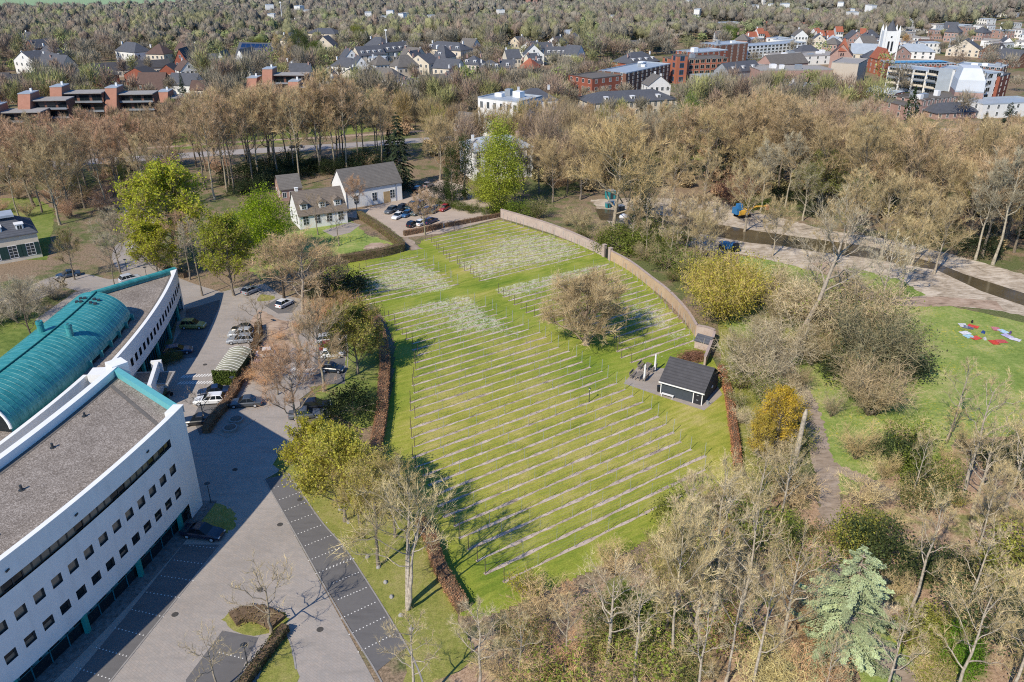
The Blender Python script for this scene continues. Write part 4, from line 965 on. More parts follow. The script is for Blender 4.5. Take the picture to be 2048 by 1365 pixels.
for i in range(2):
    for t in (1.28, 1.42, 1.72, 1.86):
        p = vpt(112.3 + i * 1.4, t); mb = MB(); mb.box(p[0], p[1], p[2] - .1, .42, .5, .35, .3); part('roof_vent', mb, M['frame'], nw)
# entrance canopy with its free-standing fin
cn = thing('entrance_canopy', 'flat entrance canopy pierced by a tall white fin wall in front of the office', 'canopy', (0, 0, 0))
mb = MB(); q = [S(259, 766, 3.0), S(270, 745, 3.0), S(351, 743, 3.0), S(336, 770, 3.0)]; mb.prism([(p.x, p.y) for p in q], 2.75, 3.05); part('canopy_slab', mb, M['concrete'], cn)
cx = sum(p.x for p in q) / 4; cy = sum(p.y for p in q) / 4
mb = MB(); mb.prism([(cx + (p.x - cx) * .88, cy + (p.y - cy) * .8) for p in q], 3.05, 3.08); part('canopy_felt', mb, M['felt'], cn)
a, b = S(313, 724, 4.6), S(298, 770, 4.6); d = (b - a); mb = MB(); mid = (a + b) / 2; mb.box(mid.x, mid.y, 0, d.length, .55, 4.6, math.atan2(d.y, d.x)); 
mb.box(a.x - .2, a.y + .3, 0, 1.5, .5, 4.62, math.atan2(d.y, d.x) + 1.57); part('fin_wall', mb, M['render'], cn)
# ---------------------------------------------------------------- things around the vineyard
def tile_mat(name, col, row=.32, var=.25):
    m, nt, out = newmat(name); v = pos_node(nt)
    wv = N(nt, 'ShaderNodeTexWave'); wv.bands_direction = 'Z'; wv.inputs['Scale'].default_value = 1 / row / 3.0; wv.inputs['Distortion'].default_value = .4; wv.inputs['Detail'].default_value = 1; L(nt, v, wv.inputs['Vector'])
    a = noise(nt, v, .8, 4, .7); b = noise(nt, v, 6, 2, .7); f = mth(nt, 'ADD', mth(nt, 'MULTIPLY', a, .6), mth(nt, 'MULTIPLY', b, .4))
    c = ramp(nt, f, [(.3, tuple(x * (1 - var) for x in col)), (.55, col), (.75, tuple(x * (1 + var * 1.4) for x in col))])
    c = mix(nt, .35, c, mix(nt, 1.0, c, ramp(nt, wv.outputs['Fac'], [(.1, (.45,) * 3), (.4, (1.1,) * 3)]), 'MULTIPLY'))
    bsdf(nt, out, c, .8, .25); return m
def brick_mat(name, col, col2=None, mortar=None, sc=1.0):
    m, nt, out = newmat(name); v = pos_node(nt); col2 = col2 or tuple(x * .75 for x in col)
    a = noise(nt, v, .5, 5, .7); b = noise(nt, pos_node(nt, (3.5, 3.5, 12)), 1.0, 2, .8)
    f = mth(nt, 'ADD', mth(nt, 'MULTIPLY', a, .55), mth(nt, 'MULTIPLY', b, .45))
    c = ramp(nt, f, [(.35, col2), (.65, col)])
    wv = N(nt, 'ShaderNodeTexWave'); wv.bands_direction = 'Z'; wv.inputs['Scale'].default_value = 2.2; L(nt, v, wv.inputs['Vector'])
    c = mix(nt, .18, c, mix(nt, 1.0, c, ramp(nt, wv.outputs['Fac'], [(.05, (.5,) * 3), (.2, (1.05,) * 3)]), 'MULTIPLY'))
    bsdf(nt, out, c, .92, .15); return m
M['tilegrey'] = tile_mat('grey_tiles', (0.165, 0.150, 0.135)); M['tiledark'] = tile_mat('dark_tiles', (0.075, 0.072, 0.075)); M['tilebrown'] = tile_mat('brown_tiles', (0.13, 0.085, 0.07))
M['slate'] = tile_mat('slate', (0.10, 0.105, 0.12)); M['tilered'] = tile_mat('red_tiles', (0.36, 0.12, 0.07)); M['tilewarm'] = tile_mat('mossy_tiles', (0.20, 0.165, 0.135))
M['whitewash'] = rough_mat('white_wall', (0.76, 0.75, 0.72), .07, .6, .8, .2, 5, dirt=.15); M['cream'] = rough_mat('cream_wall', (0.66, 0.58, 0.46), .1, .6, .8, .2, 5, dirt=.15)
M['brickred'] = brick_mat('red_brick', (0.34, 0.115, 0.075)); M['brickorange'] = brick_mat('orange_brick', (0.47, 0.17, 0.10)); M['brickpink'] = brick_mat('pink_brick', (0.46, 0.30, 0.25)); M['brickbrown'] = brick_mat('brown_brick', (0.24, 0.125, 0.09))
M['brickflat'] = brick_mat('salmon_brick', (0.43, 0.215, 0.15)); M['beige'] = rough_mat('beige_panel', (0.50, 0.43, 0.35), .06, .3, .8, .2, 3, dirt=.12)
M['oldbrick'] = brick_mat('old_garden_brick', (0.55, 0.45, 0.385), (0.40, 0.31, 0.265)); M['ochrebrick'] = brick_mat('ochre_brick', (0.60, 0.45, 0.30), (0.44, 0.30, 0.20))
M['wallcap'] = rough_mat('wall_coping', (0.42, 0.33, 0.29), .25, 1.2)
M['woodgrey'] = rough_mat('grey_timber', (0.25, 0.215, 0.18), .3, 4); M['blackboard'] = rough_mat('dark_boarding', (0.055, 0.065, 0.078), .15, 2, .7, .3); M['whitetrim'] = rough_mat('white_trim', (0.80, 0.79, 0.77), .05, 2, .5, .4)
M['metalgrey'] = rough_mat('grey_metal', (0.28, 0.30, 0.32), .1, 1, .4, .5); M['black'] = rough_mat('black_plastic', (0.018, 0.02, 0.023), .2, 3, .5, .4); M['glass'] = rough_mat('window_glass', (0.03, 0.045, 0.055), .3, .3, .1, .6)
M['shutter'] = rough_mat('green_shutter', (0.018, 0.05, 0.045), .1, 2, .5, .4); M['zinc'] = rough_mat('zinc_roof', (0.36, 0.40, 0.44), .12, .5, .5, .4)
def gable(root, w, d, h, rise, wall, roof, ov=.35, hip=0.0, name_w='wall', th=.16, chimneys=(), z0=0.0):
    """ridge along local x; hip = how far the ridge ends are pulled in"""
    mb = MB()
    for sx in (-1, 1):
        x = sx * w / 2; pts = [(x, -d / 2, z0), (x, d / 2, z0), (x, d / 2, h), (x, -d / 2, h)]
        if hip == 0: pts = [(x, -d / 2, z0), (x, d / 2, z0), (x, d / 2, h), (x, 0, h + rise), (x, -d / 2, h)]
        mb._add(pts if sx > 0 else pts[::-1], [tuple(range(len(pts)))])
    for sy in (-1, 1):
        y = sy * d / 2; p = [(-w / 2, y, z0), (w / 2, y, z0), (w / 2, y, h), (-w / 2, y, h)]; mb._add(p if sy < 0 else p[::-1], [(0, 1, 2, 3)])
    part(name_w, mb, wall, root)
    W, D = w / 2 + (ov if hip else ov * .6), d / 2 + ov; zz = h - rise / (d / 2) * ov if hip == 0 else h; zr = h + rise
    mb = MB(); rx = w / 2 - hip + (ov * .6 if hip == 0 else 0)
    A = [(-W, -D, zz), (W, -D, zz), (W, D, zz), (-W, D, zz)]; Rg = [(-rx, 0, zr), (rx, 0, zr)]
    up = lambda p: (p[0], p[1], p[2] + th)
    mb._add([up(p) for p in A + Rg], [(0, 1, 5, 4), (2, 3, 4, 5)] + ([(1, 2, 5), (3, 0, 4)] if hip else []))
    mb._add(A + [up(p) for p in A], [(0, 1, 5, 4), (1, 2, 6, 5), (2, 3, 7, 6), (3, 0, 4, 7), (3, 2, 1, 0)] if hip else [(0, 1, 5, 4), (2, 3, 7, 6)])
    if not hip:
        for sx in (-1, 1):
            x = sx * W; mb._add([(x, -D, zz), (x, 0, zr), (x, D, zz), (x, D, zz + th), (x, 0, zr + th), (x, -D, zz + th)], [(0, 1, 4, 5), (1, 2, 3, 4)])
    rf = part('roof', mb, roof, root)
    for (cx, cy, ch) in chimneys:
        mb = MB(); t = h + rise * (1 - abs(cy) / (d / 2)); mb.box(cx, cy, t - .5, .7, .7, ch + .5); mb.box(cx, cy, t + ch, .85, .85, .1)
        part('chimney', mb, M['brickpink'] if random.random() < .5 else M['whitewash'], rf)
    return rf
WINM = {}
def window(parent, x, y, z, w, h, face, glass='glass', frame='whitetrim', bars=(1, 1), name='window'):
    """a framed window set proud of a wall whose outward direction is the angle `face`"""
    key = (round(w, 1), round(h, 1), glass, frame, bars)
    if key not in WINM:
        mb = MB(); W, H = key[0], key[1]; mb.cur = 1; mb.quad((.03, -W / 2, 0), (.03, W / 2, 0), (.03, W / 2, H), (.03, -W / 2, H)); mb.cur = 0; f = .09 if min(W, H) > .7 else .06
        def bar(y0, y1, z0, z1): mb._add([(-.02, y0, z0), (-.02, y1, z0), (-.02, y1, z1), (-.02, y0, z1), (.06, y0, z0), (.06, y1, z0), (.06, y1, z1), (.06, y0, z1)], [(4, 5, 6, 7), (0, 1, 5, 4), (1, 2, 6, 5), (2, 3, 7, 6), (3, 0, 4, 7)])
        bar(-W / 2 - f, -W / 2, -f, H + f); bar(W / 2, W / 2 + f, -f, H + f); bar(-W / 2, W / 2, -f, 0); bar(-W / 2, W / 2, H, H + f)
        for i in range(bars[0]): t = -W / 2 + W * (i + 1) / (bars[0] + 1); bar(t - .025, t + .025, 0, H)
        for i in range(bars[1]): t = H * (i + 1) / (bars[1] + 1); bar(-W / 2, W / 2, t - .02, t + .02)
        WINM[key] = mb.mesh(name, [M[frame], M[glass]])
    return put(name, WINM[key], parent, (x, y, z), face)
def win_row(parent, p0, p1, n, z, w, h, out, inset=.12, **kw):
    for i in range(n):
        t = inset + (1 - 2 * inset) * (i / (n - 1) if n > 1 else .5)
        window(parent, p0[0] + (p1[0] - p0[0]) * t, p0[1] + (p1[1] - p0[1]) * t, z, w, h, out, **kw)
def ang(a, b): return math.atan2(b.y - a.y, b.x - a.x)

# --- dark vineyard hut
c0, c1 = S(1321, 788), S(1404, 812)           # south front corners
rz = ang(c0, c1); w_ = (c1 - c0).length; dpt = 6.4
hut_c = (c0 + c1) / 2 + Vector((-math.sin(rz), math.cos(rz), 0)) * dpt / 2
hut = thing('vineyard_hut', 'small black boarded hut with grey tiled gable roof beside the vineyard terrace', 'hut', hut_c, rz)
gable(hut, w_, dpt, 2.5, 2.3, M['blackboard'], M['tiledark'], .45)
mb = MB(); mb.box(0, -dpt / 2 - .42, 2.08, w_ + .6, .1, .22); part('gutter_board', mb, M['whitetrim'], hut)
for x in (-w_ / 2, w_ * .28, w_ / 2 - .1): mb = MB(); mb.box(x, -dpt / 2 - .05, 0, .13, .1, 2.25); part('corner_post', mb, M['whitetrim'], hut)
mb = MB(); mb.box(w_ * .395, -dpt / 2 - .03, .05, w_ * .2, .06, 2.1); dr = part('door', mb, rough_mat('door_black', (.03, .03, .035), .2), hut)
mb = MB(); mb.box(w_ * .38, -dpt / 2 - .09, 1.5, .3, .05, .1); mb.box(w_ * .38, -dpt / 2 - .09, .7, .3, .05, .1); part('handle', mb, M['metalgrey'], dr)
mb = MB(); mb.box(w_ * .24, -dpt / 2 - .12, 1.95, .3, .16, .14); part('wall_lamp', mb, M['whitetrim'], hut)
mb = MB(); mb.dome(w_ / 2 + .06, .5, 1.4, .08, .35, .35, 10, 4); part('wall_plate', mb, M['whitetrim'], hut)
def loc(o, x, y, z=0.0): return Vector((o.location.x + x * math.cos(rz) - y * math.sin(rz), o.location.y + x * math.sin(rz) + y * math.cos(rz), z))
def bench(p, rz_, label, L_=1.8, back=True, mat='woodgrey', group=None, h=.45):
    b = thing('bench', label, 'bench', p, rz_, group)
    mb = MB(); [mb.box(0, -.16 + i * .16, h, L_, .13, .05) for i in range(3)]; part('seat', mb, M[mat], b)
    if back: mb = MB(); [mb.box(0, .27 + .02 * i, h + .15 + i * .16, L_, .05, .12) for i in range(3)]; part('backrest', mb, M[mat], b)
    for sx in (-1, 1):
        for sy in (-1, 1): mb = MB(); mb.box(sx * (L_ / 2 - .1), sy * .18, 0, .08, .08, h if (sy < 0 or not back) else h + .55); part('leg', mb, M[mat], b)
        if back: mb = MB(); mb.box(sx * (L_ / 2 - .1), .03, h + .22, .08, .48, .06); part('armrest', mb, M[mat], b)
    return b
bench(loc(hut, -w_ * .30, -dpt / 2 - .55, .05), rz, 'plain pale bench against the front wall of the black hut', 1.9, False, 'whitetrim')
def table(p, rz_, label):
    t = thing('picnic_table', label, 'table', p, rz_); mb = MB(); [mb.box(0, -.36 + i * .18, .72, 1.9, .16, .06) for i in range(5)]; part('tabletop', mb, M['woodgrey'], t)
    for sx in (-1, 1):
        for sy in (-1, 1): mb = MB(); mb.box(sx * .8, sy * .34, 0, .11, .11, .72); part('leg', mb, M['woodgrey'], t)
tA, tB = S(1278, 757, .05), S(1294, 739, .05); tdir = ang(tA, tB)
table(tA, tdir, 'weathered wooden terrace table nearer the camera, left of the parasols'); table(tB, tdir, 'weathered wooden terrace table farther back, near the grass')
nrm = Vector((-math.sin(tdir), math.cos(tdir), 0))
for t, nm in ((tA, 'near'), (tB, 'far')):
    bench(t + nrm * 1.05, tdir, 'wooden bench with backrest on the vineyard side of the %s terrace table' % nm)
    bench(t - nrm * 1.05, tdir + math.pi, 'wooden bench with backrest on the hut side of the %s terrace table' % nm)
for b, t, lb in (((1288, 764), 729, 'closed white parasol on a pole, the nearer of two'), ((1309, 745), 708, 'closed white parasol on a pole, the farther of two')):
    p = S(*b); h = height_at(b, t); u = thing('parasol', lb, 'parasol', (p.x, p.y, .05)); mb = MB(); mb.cyl(0, 0, 0, .035, .7, 8); part('pole', mb, M['woodgrey'], u)
    mb = MB(); mb.tube([(0, 0, .45), (0, 0, 1.2), (0, 0, h - .3), (0, 0, h)], [.19, .17, .13, .04], 9); part('folded_canopy', mb, M['whitetrim'], u)
    mb = MB(); mb.box(0, 0, 0, .6, .6, .08); part('base', mb, M['concrete'], u)
p = loc(hut, -w_ / 2 - .5, -dpt / 2 + .5, .05); t = thing('rubbish_bin', 'black bin beside the left corner of the hut', 'bin', p); mb = MB(); mb.cyl(0, 0, 0, .28, .85, 10, .33); part('body', mb, M['black'], t); mb = MB(); mb.cyl(0, 0, .86, .35, .08, 10); part('lid', mb, M['black'], t)
p = loc(hut, w_ / 2 + .55, -dpt / 2 + .8, .05); t = thing('watering_can', 'dark watering can standing by the right corner of the hut', 'watering can', p); mb = MB(); mb.cyl(0, 0, 0, .22, .4, 10); part('body', mb, M['metalgrey'], t); mb = MB(); mb.tube([(.2, 0, .1), (.6, 0, .45)], [.05, .03], 6); part('spout', mb, M['metalgrey'], t)
mb = MB(); mb.tube([(-.2, 0, .35), (-.3, 0, .6), (0, 0, .65), (.15, 0, .4)], .02, 5); part('handle', mb, M['metalgrey'], t)

# --- curved garden wall with gate and the small lean-to
def ribbon_wall(root, pts, h, th, mat, name='wall', cap=None):
    c = smooth_path(pts, 5); l = []; r = []
    for i, p in enumerate(c):
        d = (c[min(i + 1, len(c) - 1)] - c[max(i - 1, 0)]).normalized(); n = Vector((-d.y, d.x, 0)); l.append(p + n * th / 2); r.append(p - n * th / 2)
    mb = MB(); k = len(c)
    vs = [(p.x, p.y, 0) for p in r] + [(p.x, p.y, 0) for p in l] + [(p.x, p.y, h) for p in r] + [(p.x, p.y, h) for p in l]
    fs = []
    for i in range(k - 1): fs += [(i, i + 1, 2 * k + i + 1, 2 * k + i), (k + i + 1, k + i, 3 * k + i, 3 * k + i + 1), (2 * k + i, 2 * k + i + 1, 3 * k + i + 1, 3 * k + i)]
    fs += [(0, 2 * k, 3 * k, k), (k - 1, 2 * k - 1, 4 * k - 1, 3 * k - 1)]; mb._add(vs, fs); part(name, mb, mat, root)
    if cap:
        mb = MB(); l = [p + (p - q) * .25 for p, q in zip(l, r)]; r2 = [q + (q - p) * .2 for p, q in zip(l, r)]
        vs = [(p.x, p.y, h + .01) for p in r2] + [(p.x, p.y, h + .01) for p in l] + [(p.x, p.y, h + .12) for p in r2] + [(p.x, p.y, h + .12) for p in l]; mb._add(vs, fs); part('coping', mb, cap, root)
gw = thing('garden_wall', 'long curved old brick garden wall along the right edge of the vineyard', 'wall', (0, 0, 0))
ribbon_wall(gw, G([(1002, 436), (1050, 450), (1100, 466), (1150, 486), (1209, 514)]), 2.2, .32, M['oldbrick'], 'wall', M['wallcap'])
ribbon_wall(gw, G([(1219, 520), (1260, 543), (1300, 574), (1335, 602), (1365, 634), (1380, 655), (1391, 674)]), 2.2, .32, M['ochrebrick'], 'wall', M['wallcap'])
ribbon_wall(gw, G([(1391, 674), (1412, 678), (1427, 684)]), 2.2, .32, M['oldbrick'], 'wall', M['wallcap'])
ribbon_wall(gw, G([(1427, 684), (1420, 705), (1408, 735)]), 1.9, .3, M['oldbrick'], 'wall', M['wallcap'])
for q in ((1208, 514), (1220, 521)): p = S(*q); mb = MB(); mb.box(p.x, p.y, 0, .7, .7, 2.75, .6); mb.box(p.x, p.y, 2.76, .85, .85, .12, .6); part('gate_pier', mb, M['oldbrick'], gw)
a, b = S(1210, 515), S(1218, 520); mid = (a + b) / 2; mb = MB(); mb.box(mid.x, mid.y, .05, (b - a).length - .3, .08, 2.0, ang(a, b)); part('gate', mb, M['black'], gw)
p = S(1408, 696); t = thing('lean_to', 'tiny brick lean-to with a slate gable against the end of the curved wall', 'lean-to', p, ang(S(1391, 674), S(1427, 684))); gable(t, 2.6, 2.2, 1.5, .7, M['oldbrick'], M['slate'], .15)
r = np.random.default_rng(5); p = S(1388, 716); n = 1400; a = np.column_stack([r.normal(size=n) * 1.2, r.normal(size=n) * .8, np.abs(r.normal(size=n)) * .35]); d = unit(np.column_stack([np.ones(n) + r.normal(size=n) * .3, r.normal(size=n) * .4 + .3, r.normal(size=n) * .15]))
V, Fc, c = blades(r, a - d * .8, d, r.uniform(.8, 2.0, n), np.full(n, .06), r.uniform(.6, 1.3, n)); o = put('brush_pile', np_mesh('brush_pile', V, Fc, M['twig'], c), None, (p.x, p.y, .15), .5, (.30, .16, .10)); tag(o, 'heap of reddish pruned branches behind the hut, beside the low wall', 'brush pile')

# --- hedges
def hedge(name, pts_px, wd, h, label, color, leafsize=.16, dens=60, mat=None, twiggy=False, core=(.16, .11, .07), seed=0):
    c = smooth_path(G(pts_px), 4); r = np.random.default_rng(seed); root = thing(name, label, 'hedge', c[0])
    loc0 = c[0]; c = [p - loc0 for p in c]
    mb = MB(); l = []; rr = []
    for i, p in enumerate(c):
        d = (c[min(i + 1, len(c) - 1)] - c[max(i - 1, 0)]).normalized(); nn = Vector((-d.y, d.x, 0)); l.append(p + nn * wd * .40); rr.append(p - nn * wd * .40)
    k = len(c); vs = [(p.x, p.y, 0) for p in rr] + [(p.x, p.y, 0) for p in l] + [(p.x, p.y, h * .9) for p in rr] + [(p.x, p.y, h * .9) for p in l]; fs = []
    for i in range(k - 1): fs += [(i, i + 1, 2 * k + i + 1, 2 * k + i), (k + i + 1, k + i, 3 * k + i, 3 * k + i + 1), (2 * k + i, 2 * k + i + 1, 3 * k + i + 1, 3 * k + i)]
    fs += [(0, 2 * k, 3 * k, k), (k - 1, 2 * k - 1, 4 * k - 1, 3 * k - 1)]; mb._add(vs, fs); part('stems', mb, M['bark'], root, color=core)
    P = []
    for i in range(k - 1):
        a, b = c[i], c[i + 1]; Ls = (b - a).length; d = (b - a) / max(Ls, 1e-6); nn = np.array([-d.y, d.x, 0]); m = int(Ls * dens * (wd + 2 * h))
        t = r.uniform(0, 1, m); q = np.outer(1 - t, np.array(a)) + np.outer(t, np.array(b)); per = r.uniform(0, wd + 2 * h, m)
        top = per < wd; off = np.where(top, per - wd / 2, np.where(per < wd + h, wd / 2, -wd / 2)); z = np.where(top, h, (per - wd) % h)
        q += nn * off[:, None]; q[:, 2] += z; P.append(q + r.normal(size=(m, 3)) * .07)
    P = np.concatenate(P); low = .55 + .45 * P[:, 2] / h
    V, Fc, cc = leaves(r, P, leafsize, r.uniform(.6, 1.35, len(P)) * (.8 + .4 * np.sin(P[:, 0] * .7 + P[:, 1] * .9) ** 2), .5)
    put('foliage', np_mesh('foliage', V, Fc, M['leaf'], cc), root, color=color); return root
BEECH = (.52, .29, .165)
hedge('hedge', [(722, 634), (745, 646), (757, 664), (765, 690), (771, 730), (768, 780), (765, 830), (757, 880), (749, 925)], 1.5, 1.6, 'long brown clipped beech hedge curving down the left side of the vineyard', BEECH, seed=1)
hedge('hedge', [(842, 1052), (862, 1090), (880, 1145), (905, 1190), (925, 1225)], 1.3, 1.4, 'short brown beech hedge behind the forked tree at the bottom of the vineyard', BEECH, seed=2)
hedge('hedge', [(808, 472), (850, 464), (885, 456)], 1.0, 1.3, 'low brown beech hedge between the gravel yard and the vineyard', BEECH, dens=30, seed=3)
hedge('hedge', [(890, 455), (940, 446), (1000, 434)], .8, 1.1, 'thin bronze hedge on the right half of the gravel yard edge', (.30, .17, .10), dens=30, seed=4)
hedge('hedge', [(719, 436), (745, 452), (775, 473), (806, 500)], 1.4, 1.9, 'green clipped hedge dividing the villa garden from the gravel yard', (.17, .20, .05), dens=26, seed=5)
hedge('hedge', [(806, 502), (770, 512), (730, 519), (690, 526), (640, 535)], 1.6, 2.0, 'dark green clipped hedge between the garden lawn and the vineyard', (.13, .16, .045), dens=26, seed=6)
hedge('hedge', [(1440, 745), (1448, 770), (1456, 800), (1463, 850), (1470, 900), (1474, 945)], .9, 1.5, 'narrow rust brown hedge to the right of the black hut', (.58, .28, .15), seed=7)
hedge('hedge', [(413, 868), (430, 842), (450, 818), (468, 792), (480, 765), (486, 748)], 1.1, 1.2, 'brown hedge rounding the lower row of parked cars by the office', (.36, .21, .12), seed=8)
hedge('hedge', [(500, 735), (510, 703), (518, 680), (517, 655)], 1.1, 1.2, 'brown and green hedge behind the bicycle shelter', (.26, .16, .075), seed=9)
hedge('hedge', [(572, 1262), (555, 1285), (520, 1330), (490, 1372), (478, 1400)], 1.0, 1.0, 'dark leafy hedge running past the lamp at the bottom of the picture', (.085, .085, .035), seed=10)
hedge('hedge', [(292, 482), (296, 505), (312, 528), (340, 545), (372, 556)], 1.2, 1.2, 'green hedge curving along the right side of the drive', (.07, .10, .03), dens=30, seed=11)
p = S(512, 1240); rs = np.random.default_rng(3)
hedge('planting_bed', [(466, 1242), (490, 1232), (520, 1232), (556, 1250)], 2.4, .5, 'bed of brown leafy groundcover at the foot of the small bare tree', (.26, .19, .085), leafsize=.2, dens=22, seed=12)

# --- ivy-clad bicycle shelter
a, b = S(428, 770), S(476, 770); rzb = ang(a, b); wdt = (b - a).length; far = S(481, 699, 2.3); far.z = 0; lng = (far - (a + b) / 2).length; dirb = (far - (a + b) / 2).normalized()
t = thing('bicycle_shelter', 'ivy fronted shelter with a curved mossy translucent roof in the car park', 'shelter', (a + b) / 2, math.atan2(dirb.y, dirb.x) - math.pi / 2)
mb = MB()
for i in range(10):
    x0, x1 = -wdt / 2 + wdt * i / 10, -wdt / 2 + wdt * (i + 1) / 10; zf = lambda x: 2.15 + .7 * math.cos(x / wdt * math.pi * .9)
    mb.quad((x0, .2, zf(x0) - .25), (x1, .2, zf(x1) - .25), (x1, lng, zf(x1)), (x0, lng, zf(x0)))
rf = part('roof', mb, rough_mat('mossy_sheet', (.30, .29, .20), .3, .8, .6, .3, 5, dirt=.5), t)
mb = MB()
for j in range(11):
    y = .2 + (lng - .2) * j / 10; pts = [(-wdt / 2 + wdt * i / 10, y, zf(-wdt / 2 + wdt * i / 10) + .03 - .25 * (1 - j / 10)) for i in range(11)]; mb.tube(pts, .035, 4)
part('roof_rib', mb, M['whitetrim'], rf)
mb = MB(); mb.box(0, .1, 0, wdt, .2, 2.2); mb.box(wdt / 2 - .06, lng / 2, 0, .12, lng - .3, 2.1); part('wall', mb, M['bark'], t, color=(.05, .06, .025))
for y in (.4, lng / 2, lng - .2): mb = MB(); mb.box(-wdt / 2, y, 0, .1, .1, 2.1); part('post', mb, M['metalgrey'], t)
n = 2600; P = np.column_stack([rs.uniform(-wdt / 2, wdt / 2, n), -.05 + rs.normal(size=n) * .12, rs.uniform(0, 2.5, n)]); V, Fc, c = leaves(rs, P, .24, rs.uniform(.5, 1.4, n), .3); put('ivy', np_mesh('ivy', V, Fc, M['leaf'], c), t, color=(.12, .17, .035))

# --- street lamps
def lamp(b, top, label, cap=.36):
    p = S(*b); h = max(2.4, height_at(b, top)); o = thing('street_lamp', label, 'lamp', (p.x, p.y, .03), 0, None)
    mb = MB(); mb.cyl(0, 0, 0, .06, h - .25, 8, .045); part('pole', mb, M['frame'], o)
    mb = MB(); mb.cyl(0, 0, h - .25, .12, .2, 10, .16); part('lamp_glass', mb, M['whitetrim'], o)
    mb = MB(); mb.cyl(0, 0, h - .05, cap, .06, 14, cap * .7); part('lamp_cap', mb, M['frame'], o)
for b, t, l in [((495, 1328), 1296, 'dark disc-topped lamp post beside the hedge at the bottom'), ((422, 1006), 967, 'lamp post in the shade at the corner of the white office'), ((468, 782), 759, 'lamp post standing in front of the ivy shelter'), ((524, 652), 626, 'lamp post by the bare tree in the upper car park'),
    ((254, 541), 527, 'lamp post on the left of the drive, farther from the office roof'), ((294, 557), 546, 'lamp post just behind the teal beam of the office roof'), ((1178, 805), 790, 'black garden lamp post standing between the vine rows')]: lamp(b, t, l, .36 if b[0] != 1178 else .2)
for b, l in [((473, 843), 'round dark stone planter beside the brown hedge, farther one'), ((461, 860), 'round dark stone planter beside the brown hedge, nearer one')]:
    p = S(*b); t = thing('round_planter', l, 'planter', (p.x, p.y, .03)); mb = MB(); mb.cyl(0, 0, 0, .95, .42, 20, 1.0); part('rim', mb, M['concrete'], t); mb = MB(); mb.cyl(0, 0, .425, .78, .03, 20); mb.dome(0, 0, .455, .7, .7, .25, 14, 4); part('filling', mb, M['felt'], t)
mb = MB(); p = S(467, 852); mb.box(p.x, p.y, .03, 3.2, 5.4, .05, R(-28)); struct('paved_pad', mb, M['slab'])
for px, py in [(757, 1136), (771, 1166), (783, 1195), (735, 1115), (802, 1232), (822, 1260), (697, 1046), (680, 1020)]:
    p = S(px, py)
    mb = MB(); mb.dome(0, 0, -.05, .30, .24, .34, 8, 3); o = put('boulder', mb.mesh('boulder', M['concrete']), None, (p.x, p.y, .04), random.uniform(0, 3)); tag(o, 'small pale boulder in the grass strip beside the dark parking bays', 'boulder', 'boulders along the parking strip')
